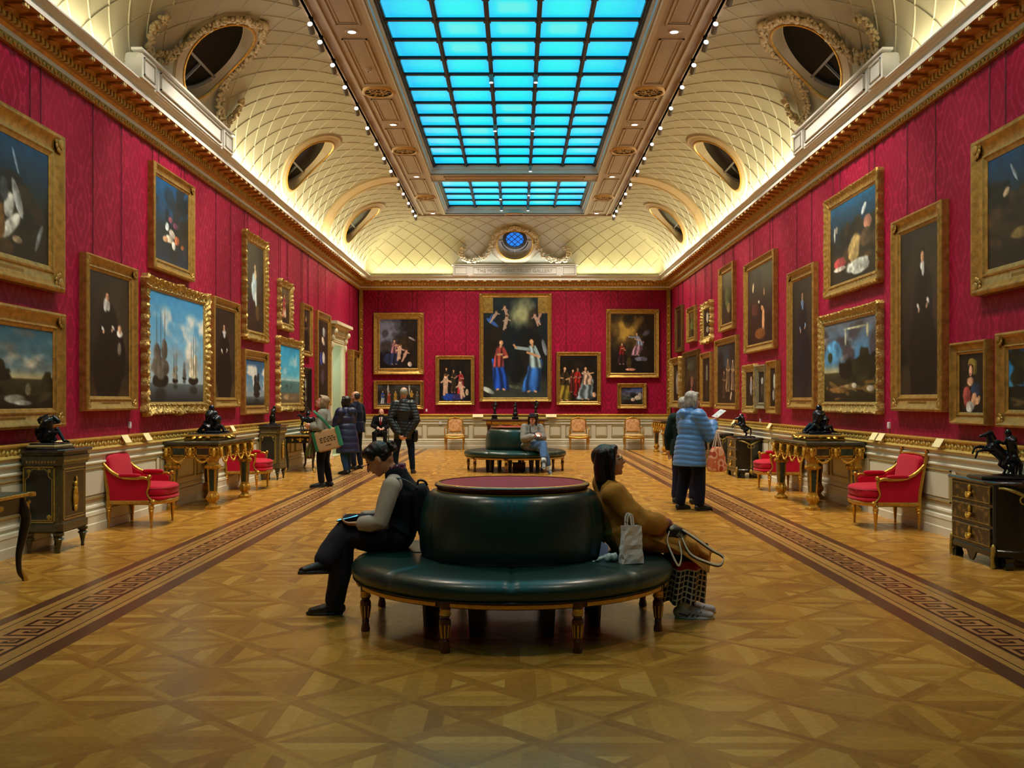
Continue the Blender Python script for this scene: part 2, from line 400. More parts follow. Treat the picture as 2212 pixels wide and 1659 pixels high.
# ---------------------------------------------------------------- dado
dado = [(0, 1.075), (.07, 1.075), (.085, 1.06), (.085, 1.045)]
rail_gold = [(.085, 1.045), (.06, 1.035), (.06, .965), (.085, .955), (.09, .94), (.06, .93)]
rail_white = [(.06, .93), (.055, .90), (.075, .885), (.075, .87), (.05, .85), (.05, .80), (.065, .79), (.065, .775), (.045, .765),
              (.045, .30), (.06, .29), (.065, .27), (.05, .26), (.05, .235)]
base = [(.05, .235), (.085, .225), (.09, .19), (.085, .18), (.085, .10), (.095, .09), (.095, 0)]
def seg_sweep(mb, prof, side, a, b_, ma=0, mb_=0):   # open run along one wall, mitre signs at the ends
    r0 = [along(side, a+p*ma, p, z) for p, z in prof]; r1 = [along(side, b_+p*mb_, p, z) for p, z in prof]
    n = len(prof); mb.add(r0+r1, [(i, i+1, n+i+1, n+i) for i in range(n-1)])
def dado_runs(prof):
    m = MB()
    seg_sweep(m, prof, 'L', Y0, DY0-.2, 1, 0); seg_sweep(m, prof, 'L', DY1+.2, Y1, 0, -1)
    seg_sweep(m, prof, 'R', Y0, Y1, 1, -1); seg_sweep(m, prof, 'F', -W, W, 1, -1)
    return m
dado_runs(dado+rail_gold[:1]).build('trim_9', GOLD, kind='structure')
rg = dado_runs(rail_gold)
for s in (-1, 1): leafy(rg, (s*(W-.062), 5, 1.0), (s*(W-.062), Y1-.1, 1.0), (-s, 0, 0), .03, .075, .026)
rg.build('trim_10', mat('pale_gilt', '#d8bd6a'), kind='structure', smooth=40)
dado_runs(rail_white).build('trim_11', CREAM, kind='structure', smooth=25)
dado_runs(base).build('baseboard_left', CREAM, kind='structure', smooth=25)
pm = MB(); pm2 = MB()
def panel(side, t0, t1, z0, z1):
    for k, (i, p) in enumerate(((0, .063), (.022, .052), (.05, .06))):
        e = (.016, .01, .0)[k]
        if k == 2: bx(pm, side, t0+i, t1-i, .045, p, z0+i, z1-i); continue
        m_ = pm2 if k == 0 else pm
        bx(m_, side, t0+i, t0+i+e, .045, p, z0+i, z1-i); bx(m_, side, t1-i-e, t1-i, .045, p, z0+i, z1-i)
        bx(m_, side, t0+i, t1-i, .045, p, z0+i, z0+i+e); bx(m_, side, t0+i, t1-i, .045, p, z1-i-e, z1-i)
t = Y0+.2; k = 0
while t < Y1-.5:
    wd = (.95, .34)[k % 2]
    for side in ('L', 'R'):
        if side == 'L' and t+wd > DY0-.25 and t < DY1+.25: continue
        if t+wd < Y1-.15: panel(side, t, t+wd, .37, .73)
    t += wd+.14; k += 1
t = -W+.2; k = 0
while t < W-.3:
    wd = (.36, .80)[k % 2]
    if t+wd < W-.1: panel('F', t, t+wd, .37, .73)
    t += wd+.137; k += 1
pm.build('trim_12', CREAM, kind='structure'); pm2.build('trim_13', mat('dull_gilt_line', '#b09a62', .5, .2), kind='structure')

# ---------------------------------------------------------------- cove, lattice ribs
CA, CB_, CZ0, CXI = 1.80, 1.50, 5.36, 2.81    # half axes of the cove arc, spring height, inner edge
CP0 = W-CXI-CA                                 # inset where it springs
def cove(t): # t 0..1 -> (inset, z)
    a = t*PI/2; return (W-(CXI+CA*math.cos(a)), CZ0+CB_*math.sin(a))
NT = 20
# arc length table
ts = [i/60 for i in range(61)]; pts_ = [cove(t) for t in ts]; S = [0]
for a, b_ in zip(pts_, pts_[1:]): S.append(S[-1]+math.hypot(b_[0]-a[0], b_[1]-a[1]))
def t_of(s): return float(np.interp(s, S, ts))
WT = 39.5/90.0                                   # height of the round windows on the cove arc
WS = float(np.interp(WT, ts, S))
WINY = [13.85, 19.9, 26.6]
WR = {'L': .66, 'R': .66, 'F': .54}
cv = MB(); room_sweep(cv, [(0.02, 5.355), (CP0-.03, 5.355), cove(0)])
def hole_side(side, cuts, L0, L1):      # one side of the vault, finely gridded round each window so the opening can be left out
    spans = []; a = L0
    for c in cuts: spans.append((a, c-.8, 1, 0)); spans.append((c-.8, c+.8, 50, c)); a = c+.8
    spans.append((a, L1, 1, 0)); n = 48
    for a, b_, m, c in spans:
        rows = []
        for i in range(n+1):
            p, z = cove(i/n)
            A0 = L0+p if a == L0 else a; B0 = L1-p if b_ == L1 else b_
            rows.append([along(side, A0+(B0-A0)*j/m, p, z) for j in range(m+1)])
        fs = []
        for i in range(n):
            s_m = (np.interp((i+.5)/n, ts, S))-WS
            for j in range(m):
                if m > 1 and math.hypot((a+(b_-a)*(j+.5)/m)-c, s_m) < WR[side]+.035: continue
                fs.append((i*(m+1)+j, i*(m+1)+j+1, (i+1)*(m+1)+j+1, (i+1)*(m+1)+j))
        cv.add([q for r_ in rows for q in r_], fs)
hole_side('L', WINY, Y0, Y1); hole_side('R', WINY, Y0, Y1); hole_side('F', [0.0], -W, W)
bk_ = [[(-W+p, Y0+p, z), (W-p, Y0+p, z)] for p, z in [cove(i/NT) for i in range(NT+1)]]
cv.add([q for r_ in bk_ for q in r_], [(2*i, 2*i+1, 2*i+3, 2*i+2) for i in range(NT)])
cv.build('ceiling', COVE, kind='structure', smooth=60)
lat = MB(); DG = .56
def rib(side, c0, sg):
    ring = []; segs = []
    L0, L1 = (Y0, Y1) if side != 'F' else (-W, W)
    n = 26
    for i in range(n+1):
        s = S[-1]*i/n; p, z = cove(t_of(s)); t = c0+sg*s
        ok = (L0+p+.02 < t < L1-p-.02)
        if side == 'F':
            if abs(t) < 1.75 and s < .45+.0: ok = False
            if math.hypot(t, s-WS) < .70: ok = False
        else:
            for wy in WINY:
                if math.hypot(t-wy, s-WS) < .84: ok = False
            if abs(t-WINY[0]) < 1.9 and s < .5: ok = False
            if 23.72 < t < 24.45: ok = False
        if ok: segs.append((s, t))
        else:
            if len(segs) > 1: ring.append(segs)
            segs = []
    if len(segs) > 1: ring.append(segs)
    for sg_ in ring:
        vs = []
        for s, t in sg_:
            tt = t_of(s); p, z = cove(tt); a = tt*PI/2
            nx, nz = CB_*math.cos(a), CA*math.sin(a); l = math.hypot(nx, nz); nx, nz = nx/l, nz/l     # outward (to wall)
            for dt, h in ((-.017, -.002), (-.009, .011), (.009, .011), (.017, -.002)):
                vs.append(along(side, t+dt, p+nx*h, z-nz*h))
        m_ = len(sg_); lat.add(vs, [(i*4+j, i*4+j+1, i*4+j+5, i*4+j+4) for i in range(m_-1) for j in range(3)])
for side, a, b_ in (('L', 4, Y1), ('R', 4, Y1), ('F', -W, W)):
    c = a-3
    if side == 'F': c = -9*DG
    while c < b_+3:
        rib(side, c, 1); rib(side, c, -1); c += DG
lat.build('trim_14', mat('lattice_plaster', '#b2aa90', .6, var=.05, vscale=2), kind='structure', smooth=30)
# transverse arch bands between the ceiling bays
ar = MB()
for side in ('L', 'R'):
    for y0, y1, h in ((23.72, 23.78, .04), (24.39, 24.45, .04), (23.84, 24.33, .02)):
        vs = []
        for i in range(25):
            tt = i/24; p, z = cove(tt); a = tt*PI/2; nx, nz = CB_*math.cos(a), CA*math.sin(a); l = math.hypot(nx, nz)
            for yy, hh in ((y0, 0), (y0, h), (y1, h), (y1, 0)): vs.append(along(side, yy, p+nx/l*hh, z-nz/l*hh))
        ar.add(vs, [(i*4+j, i*4+j+1, i*4+j+5, i*4+j+4) for i in range(24) for j in range(3)])
ar.build('trim_15', mat('arch_plaster', '#c2a97c', .6, var=.1, vscale=5), kind='structure', smooth=30)

# ---------------------------------------------------------------- flat ceiling with skylights
ZC = 6.90; GZ = 7.12
BAYS = [(-2.72, 1.55, 5), (2.28, 23.72, 26), (24.45, 28.72, 5)]
CEIL = mat('ceiling_panel', '#a08c78', .55, var=.08, vscale=2)
c1 = MB()
ys = [Y0+2.05, BAYS[0][0], BAYS[0][1], BAYS[1][0], BAYS[1][1], BAYS[2][0], BAYS[2][1], Y1-2.05]
for s in (-1, 1): c1.box(s*2.0, s*2.86, ys[0], ys[-1], ZC, ZC+.06)
for a, b_ in ((ys[0], ys[1]), (ys[2], ys[3]), (ys[4], ys[5]), (ys[6], ys[7])): c1.box(-2.0, 2.0, a, b_, ZC, ZC+.06)
c1.build('trim_16', CEIL, kind='structure')
c2 = MB()     # raised mouldings
def mould_rect(mb, x0, x1, y0, y1, z, wd=.025, h=.02):
    mb.box(x0, x0+wd, y0, y1, z-h, z); mb.box(x1-wd, x1, y0, y1, z-h, z); mb.box(x0, x1, y0, y0+wd, z-h, z); mb.box(x0, x1, y1-wd, y1, z-h, z)
ROUND_Y = [12.5, 17.4, 21.5, 26.45]
stops = sorted([4.5, 8.6]+ROUND_Y+DOWN_Y[2:])
for s in (-1, 1):
    for a, b_ in zip(stops, stops[1:]):
        a2, b2 = a+.42, b_-.42
        if a in DOWN_Y: a2 = a+.28
        if b_ in DOWN_Y: b2 = b_-.28
        xa, xb = sorted((s*2.18, s*2.56)); mould_rect(c2, xa, xb, a2, b2, ZC); mould_rect(c2, xa+.06, xb-.06, a2+.06, b2-.06, ZC, .012, .012)
    c2.box(s*2.64, s*2.68, ys[0], ys[-1], ZC-.03, ZC); c2.box(s*2.79, s*2.87, ys[0], ys[-1], ZC-.06, ZC)
    c2.box(s*2.02, s*2.10, ys[0], ys[-1], ZC-.02, ZC)
c2.box(-2.87, 2.87, 28.87, 28.96, ZC-.06, ZC); c2.box(-1.9, 1.9, 23.85, 24.32, ZC-.02, ZC); mould_rect(c2, -1.7, 1.7, 23.92, 24.25, ZC-.02)
for k in range(14):
    x = -2.3+k*.355
    if abs(x) > .5: c2.box(x, x+.11, 28.96, 29.03, ZC-.07, ZC-.01)
c2.build('trim_17', mat('ceiling_moulding', '#b3a08a', .5, var=.06), kind='structure')
c3 = MB()    # white reveal frames round the glass
for a, b_, n in BAYS:
    o_ = [(-2.0, a), (2.0, a), (2.0, b_), (-2.0, b_)]
    rings = []
    for i, z in ((0, ZC-.03), (-.03, ZC-.035), (-.03, ZC), (.03, ZC+.005), (.035, ZC+.09), (.07, ZC+.10), (.075, ZC+.17), (.10, ZC+.18), (.10, GZ+.02)):
        rings.append([(-2.0+i, a+i, z), (2.0-i, a+i, z), (2.0-i, b_-i, z), (-2.0+i, b_-i, z)])
    c3.loft(rings, caps=False)
c3.build('trim_18', mat('reveal_white', '#c9d0d4', .4), kind='structure', smooth=25)
PANE = mat('lit_blue_glass', '#00d8e8', .3, attr='col', emit=1.0)
PANE.node_tree.nodes['Principled BSDF'].inputs['Base Color'].default_value = (0, .1, .12, 1)
for l_ in list(PANE.node_tree.links):
    if l_.to_socket.name == 'Base Color': PANE.node_tree.links.remove(l_)
for bi, (a, b_, n) in enumerate(BAYS):
    V, Fc, C_ = [], [], []; bars = MB()
    x0, x1, y0, y1 = -1.9, 1.9, a+.1, b_-.1; cw = (x1-x0)/5; rh = (y1-y0)/n
    for i in range(5):
        for j in range(n):
            g = .035; u0, u1, v0, v1 = x0+i*cw+g, x0+(i+1)*cw-g, y0+j*rh+g, y0+(j+1)*rh-g; NX, NY = 8, 6; base_ = len(V)
            hot = random.random()
            for q in range(NY+1):
                for p in range(NX+1):
                    u, v = p/NX, q/NY; V.append((u0+(u1-u0)*u, v0+(v1-v0)*v, GZ))
                    e = (abs(2*u-1)**4*.5+abs(2*v-1)**4*.5)
                    k = min(1, e+(.45*(1-u if i == 0 else u) if i in (0, 4) else 0))
                    c = np.array([0, .80, .84])*(1-k)+np.array([0, .33, .86])*k
                    if abs(v-.5) > .45 or abs(u-.5) > .47: c = np.array([.02, .55, .90])
                    if (i in (1, 2, 3)) and hot > .80 and abs(u-.5) < .32 and abs(v-.5) < .28: c = np.array([.09, .78, .76])
                    C_.append((*c, 1))
            for q in range(NY):
                for p in range(NX):
                    k = base_+q*(NX+1)+p; Fc.append((k, k+NX+1, k+NX+2, k+1))
    for i in range(6): 
        x = x0+i*cw; bars.box(x-.035, x+.035, y0, y1, GZ-.05, GZ+.02); bars.box(x-.012, x+.012, y0, y1, GZ-.085, GZ-.05)
    for j in range(n+1):
        y = y0+j*rh; bars.box(x0, x1, y-.032, y+.032, GZ-.04, GZ+.015)
        for i in range(6): bars.box(x0+i*cw-.055, x0+i*cw+.055, y-.055, y+.055, GZ-.055, GZ-.01)
    root = thing('window_%d' % (bi+1), 'skylight grid', 'window'); root['kind'] = 'structure'
    del root['category'], root['label']
    me = bpy.data.meshes.new('pane'); me.from_pydata(V, [], Fc); ca = me.color_attributes.new('col', 'FLOAT_COLOR', 'POINT')
    ca.data.foreach_set('color', np.array(C_, dtype=np.float32).ravel()); me.materials.append(PANE)
    po = bpy.data.objects.new('pane', me); COL.objects.link(po); po.parent = root; po['kind'] = 'structure'
    bars.build('glazing_bar', BLACK, root, kind='structure')
# shell above so no night sky leaks in
sh = MB(); sh.box(-W-.4, W+.4, Y0-.4, Y1+.4, 7.9, 7.95); sh.build('trim_19', mat('roof_dark', '#0b0c10', .8), kind='structure')
# ---------------------------------------------------------------- organic surfaces (one continuous remeshed skin)
def organic(name, mb, m, parent=None, vox=.01, sm=3, post=None, label=None, adapt=0):
    me = bpy.data.meshes.new('tmp'); me.from_pydata(mb.v, [], mb.f)
    bm = bmesh.new(); bm.from_mesh(me); bmesh.ops.recalc_face_normals(bm, faces=bm.faces); bm.to_mesh(me); bm.free()
    o = bpy.data.objects.new('tmp', me); COL.objects.link(o)
    r = o.modifiers.new('r', 'REMESH'); r.mode = 'VOXEL'; r.voxel_size = vox
    if sm: s = o.modifiers.new('s', 'SMOOTH'); s.iterations = sm; s.factor = .5
    bpy.context.view_layer.update()
    nm = bpy.data.meshes.new_from_object(o.evaluated_get(bpy.context.evaluated_depsgraph_get()))
    bpy.data.objects.remove(o); bpy.data.meshes.remove(me)
    if post:
        n = len(nm.vertices); co = np.empty(n*3, dtype=np.float32); no = np.empty(n*3, dtype=np.float32)
        nm.vertices.foreach_get('co', co); nm.vertices.foreach_get('normal', no)
        co = co.reshape(-1, 3); no = no.reshape(-1, 3); co = post(co, no); nm.vertices.foreach_set('co', co.astype(np.float32).ravel())
    nm.name = name; nm.materials.clear(); nm.materials.append(m); nm.shade_smooth()
    ob = bpy.data.objects.new(name, nm); COL.objects.link(ob)
    if parent: ob.parent = parent
    if label: ob['label'] = label
    return ob
def cap(mb, pts, rad, n=12, side=None): mb.tube(pts, rad, n=n, side=side, round_ends=True); return mb
def pillow(mb, c, size, e=.35, rot=None, n=28, m=16, fn=None):
    R = Euler(rot).to_matrix() if rot else Matrix.Identity(3); rings = []
    sg = lambda v, p: math.copysign(abs(v)**p, v)
    for i in range(m+1):
        a = -PI/2+PI*(i+.15)/(m+.3)
        ring = []
        for j in range(n):
            b = 2*PI*j/n
            p = Vector((size[0]/2*sg(math.cos(a), e)*sg(math.cos(b), e), size[1]/2*sg(math.cos(a), e)*sg(math.sin(b), e), size[2]/2*sg(math.sin(a), e*1.4)))
            if fn: p = fn(p)
            ring.append(tuple(Vector(c)+R @ p))
        rings.append(ring)
    return mb.loft(rings)

# ---------------------------------------------------------------- round banquette (ottoman)
LEATH = mat('green_leather', '#093029', .33, var=.15, vscale=3, bump=.16, bscale=11, spec=.55, coat=.12)
MAHO = mat('mahogany', '#4a1a0e', .3, var=.3, vscale=14, stretch=(1, 1, .2), coat=.3)
BURG = mat('burgundy_leather', '#a0122e', .42, var=.08, vscale=4, spec=.12)
def ring_mod(mb, prof, nseg, depth, n=192, rot0=0, wdt=.022, zd=0):
    rings = []
    for r, z in prof:
        ring = []
        for i in range(n):
            th = 2*PI*i/n
            d = ((th-rot0) % (2*PI/nseg)); d = min(d, 2*PI/nseg-d)
            g = math.exp(-(d/wdt)**2); gg = math.exp(-(d/.22)**2)
            rr = r-depth*g*.6-depth*.5*gg
            ring.append((rr*math.cos(th), rr*math.sin(th), z-zd*g))
        rings.append(ring)
    mb.loft(rings, caps=False)
def ottoman(loc, rz, label):
    t = thing('round_banquette', label, 'ottoman', loc, rz, 'round green leather banquettes')
    mb = MB(); ring_mod(mb, [(1.00, .312), (1.06, .313), (1.085, .325), (1.10, .355), (1.10, .385), (1.085, .412), (1.05, .432), (1.0, .443), (.85, .452), (.70, .452), (.55, .448)], 8, .016, rot0=-PI/2, zd=.012)
    mb.build('seat', LEATH, t, smooth=50)
    pp = MB()
    for r, z in ((1.077, .318),): pp.lathe([(r, z-.007), (r+.010, z), (r, z+.007)], 128)
    pp.build('piping', mat('dark_piping', '#071c19', .4), t)
    mb = MB(); ring_mod(mb, [(.60, .435), (.622, .45), (.634, .49), (.638, .56), (.633, .66), (.618, .76), (.598, .83), (.578, .865), (.55, .886), (.51, .893), (.45, .895)], 6, .012, rot0=-PI/2, zd=0)
    mb.build('backrest', LEATH, t, smooth=50)
    mb = MB(); mb.lathe([(.49, .885), (.515, .888), (.522, .897), (.505, .905), (.512, .912), (.532, .918), (.532, .932), (.52, .938), (.49, .940), (.49, .93)], 96)
    tp = mb.build('top_rim', MAHO, t, smooth=40)
    mb = MB()
    for r, z in ((.518, .890), (.513, .909), (.505, .9385)): mb.lathe([(r, z-.004), (r+.009, z), (r, z+.004)], 96)
    mb.build('gilt_line', GOLDB, tp)
    mb = MB(); mb.lathe([(.001, .9405), (.3, .9405), (.488, .939), (.492, .933)], 96); mb.build('top_panel', BURG, t, smooth=40)
    mb = MB(); mb.lathe([(.95, .27), (1.045, .27), (1.055, .28), (1.055, .305), (1.07, .308), (1.07, .315), (.95, .315)], 128); mb.build('rail', MAHO, t, smooth=30)
    mb = MB(); 
    for k in range(8):
        a0 = -PI/2+PI/8+k*PI/4+.045; mb.lathe([(1.056, .277), (1.064, .279), (1.064, .301), (1.056, .303)], 16, ang=(a0, a0+PI/4-.09))
    mb.build('gilt_band', GOLDB, t, smooth=30)
    for k in range(8):
        a = -PI/2+PI/8+k*PI/4; x, y = 1.03*math.cos(a), 1.03*math.sin(a)
        mb = MB(); mb.lathe([(.0, 0), (.026, 0), (.03, .012), (.027, .03), (.021, .055), (.024, .07), (.02, .078), (.024, .085), (.033, .165), (.036, .185), (.033, .198), (.024, .205), (.028, .215), (.034, .225), (.034, .235), (.025, .242), (.03, .25), (.033, .27), (.033, .31), (0, .31)], 16, c=(x, y, 0))
        l = mb.build('leg', MAHO, t, smooth=35)
        mb = MB()
        for q in range(8):
            b = 2*PI*q/8; cx, cy = x+.0235*math.cos(b), y+.0235*math.sin(b); dx, dy = x+.033*math.cos(b), y+.033*math.sin(b)
            mb.tube([(cx, cy, .09), (dx, dy, .168)], .0042, n=5)
        mb.build('gilt_flute', GOLDB, l)
        mb = MB(); mb.lathe([(.033, .223), (.037, .230), (.033, .237), (.031, .252), (.0345, .258), (.031, .264)], 14, c=(x, y, 0)); mb.build('gilt_collar', GOLDB, l)
    for k in range(8):
        a = -PI/2+PI/8+k*PI/4; c, s = math.cos(a), math.sin(a); mb = MB()
        mb.loft([[(.60*c+e*dx*c-f*e*s, .60*s+e*dx*s+f*e*c, z) for dx, f in ((-1, -1), (1, -1), (1, 1), (-1, 1))] for z, e in ((0, .028), (.3, .042))])
        mb.build('inner_leg', mat('dark_oak', '#1c0d0a', .5), t)
    return t
ottoman((0.02, 6.87, 0), 0, 'large round banquette of green leather with burgundy top, nearest in the hall')
ottoman((0.02, 21.45, 0), math.radians(12.5), 'round green leather banquette near the far wall with a person in cap seated')

# ---------------------------------------------------------------- gilt armchairs in red silk
SILK = mat('red_silk', '#b8022c', .72, var=.06, vscale=5, sheen=.1, spec=.2)
ARMG = mat('armchair_gilt', '#c9993f', .3, .7, var=.2, vscale=30, bump=.15, bscale=60)
def turned_leg(mb, x, y, h, r=.028):
    mb.lathe([(0, 0), (r*.45, 0), (r*.6, .01), (r*.5, .022), (r*.45, .03), (r*.95, h*.70), (r*1.15, h*.74), (r*.9, h*.78), (r*1.3, h*.84), (r*1.3, h*.88), (r*1.1, h*.9), (r*1.2, h), (0, h)], 12, c=(x, y, 0))
def armchair(loc, rz, label):
    t = thing('armchair', label, 'armchair', loc, rz, 'red silk armchairs along the side walls')
    H = .27; w_ = .37
    fr = MB()
    for s in (-1, 1):
        fr.box(s*(w_-.03), s*(w_+.015), -.20, .30, H, H+.055, .01)
        fr.tube([(s*w_, .28, H), (s*w_, .29, .45), (s*w_, .335, .70), (s*w_, .365, .86)], [.024, .022, .02, .02], n=10)
        fr.lathe([(0, .86), (.026, .86), (.026, .885), (.012, .892), (.024, .905), (.024, .92), (0, .935)], 10, c=(s*w_, .365, 0))
        P = smooth_path([(s*w_, .345, .76), (s*(w_+.005), .25, .665), (s*(w_+.015), .12, .60), (s*(w_+.02), -.05, .585), (s*(w_+.015), -.14, .59), (s*(w_+.01), -.20, .56), (s*w_, -.195, .49), (s*(w_-.005), -.17, .42), (s*(w_-.005), -.19, .36), (s*(w_-.01), -.235, .31), (s*(w_-.01), -.235, .27)], 5)
        fr.tube(P, [.017+.006*math.sin(i*.12) for i in range(len(P))], n=9)
        fr.ell((s*(w_+.012), -.205, .60), (.03, .028, .028), n=10, m=7)
        fr.ell((s*(w_-.01), -.24, .30), (.035, .035, .035), n=10, m=7)
    fr.tube([(-w_, .365, .855), (-w_*.5, .372, .868), (0, .374, .872), (w_*.5, .372, .868), (w_, .365, .855)], .02, n=8)
    fr.box(-w_, w_, .27, .30, H, H+.055, .01)
    P = smooth_path([(-w_+.01, -.22, H+.028), (-w_*.6, -.33, H+.028), (0, -.36, H+.028), (w_*.6, -.33, H+.028), (w_-.01, -.22, H+.028)], 5)
    fr.tube(P, [(.027, .02)]*len(P), n=10, side=(0, 0, 1))
    for i in range(11): 
        x = -w_+.05+i*(2*w_-.1)/10
    for s in (-1, 1):
        for i in range(14): fr.ell((s*(w_+.017), -.16+i*.032, H+.027), (.008, .012, .012), n=6, m=4)
    fr.build('frame', ARMG, t, smooth=45)
    for x, y in ((-w_+.01, -.22), (w_-.01, -.22), (-w_+.01, .28), (w_-.01, .28)):
        m_ = MB(); turned_leg(m_, x, y, H, .027); m_.build('leg', ARMG, t, smooth=45)
    def bow(p):
        if p.y < 0: p.y -= .07*(1-(p.x/.36)**2)
        p.z += .02*(1-(p.x/.36)**2)*(1-min(1, (p.y/.3)**2)) if p.z > 0 else 0
        return p
    c = MB(); pillow(c, (0, -.01, .425), (.70, .60, .145), .33, fn=bow); sc = c.build('seat_cushion', SILK, t, smooth=80)
    pp = MB(); L = []
    for i in range(41):
        b = PI+PI*i/40; sg = lambda v, p: math.copysign(abs(v)**p, v)
        p = bow(Vector((.352*sg(math.cos(b), .4), .302*sg(math.sin(b), .4), 0))); L.append((p.x, p.y-.01, .455))
    pp.tube(L, .006, n=6); pp.build('piping', mat('silk_piping', '#8e0422', .5), sc)
    c = MB(); pillow(c, (0, -.01, .34), (.71, .60, .06), .3, fn=bow); c.build('seat_base', SILK, t, smooth=80)
    c = MB(); pillow(c, (0, .31, .655), (.66, .10, .40), .28, rot=(-.16, 0, 0)); c.build('back_cushion', SILK, t, smooth=80)
    for s in (-1, 1):
        c = MB(); out = [(.345, .74), (.25, .65), (.12, .585), (-.05, .57), (-.14, .575), (-.185, .55), (-.18, .48), (-.155, .42), (-.18, .35), (-.20, .32), (.285, .32)]
        c.loft([[(s*x, y, z) for y, z in out] for x in (w_+.006, w_-.035)]); c.build('side_panel', SILK, t)
        c = MB(); pillow(c, (s*(w_+.008), .03, .615), (.07, .26, .05), .5, rot=(.0, 0, 0)); c.build('arm_pad', SILK, t, smooth=80)
    return t
ac = armchair((-4.47, 12.08, 0), PI/2, 'red silk armchair with gilt frame on the left, between dark cabinet and gilt console')
dup(ac, (-4.50, 16.95, 0), PI/2, 'red silk armchair on the left, half behind the far legs of the gilt console')
dup(ac, (4.42, 11.86, 0), -PI/2, 'red silk armchair with gilt frame on the right, beside the dark commode of drawers')
dup(ac, (4.43, 16.72, 0), -PI/2, 'red silk armchair on the right, half behind the far legs of the gilt console')

# ---------------------------------------------------------------- carved gilt console tables
MARB = mat('dark_marble', '#3d4038', .2, var=.5, vscale=9, coat=.4)
MARG = mat('green_marble', '#26382a', .2, var=.6, vscale=22, coat=.3)
def ram(mb, x, y, z, ny=-1, s=1.0, ax='y'):
    def P(a, b, c): return (x+a, y+b*ny, z+c) if ax == 'y' else (x+b*ny, y+a, z+c)
    mb.ell(P(0, .018, 0), (.026*s, .026*s, .045*s), n=10, m=7); mb.ell(P(0, .030, -.035*s), (.017*s, .02*s, .028*s), n=8, m=6)
    for q in (-1, 1):
        mb.tube([P(q*.015*s, .02, .035*s), P(q*.045*s, .022, .045*s), P(q*.055*s, .024, .02*s), P(q*.04*s, .028, .0)], [.010*s, .010*s, .008*s, .005*s], n=6)
def swag(mb, p0, p1, drop, out, r=.011, n=14):
    p0, p1 = Vector(p0), Vector(p1)
    for i in range(n+1):
        t = i/n; p = p0.lerp(p1, t)-Vector((0, 0, drop*4*t*(1-t)))+Vector(out)*(.5-abs(t-.5))*.5
        mb.ell(p, (r*(1+.5*math.sin(PI*t)),)*3, n=6, m=4)
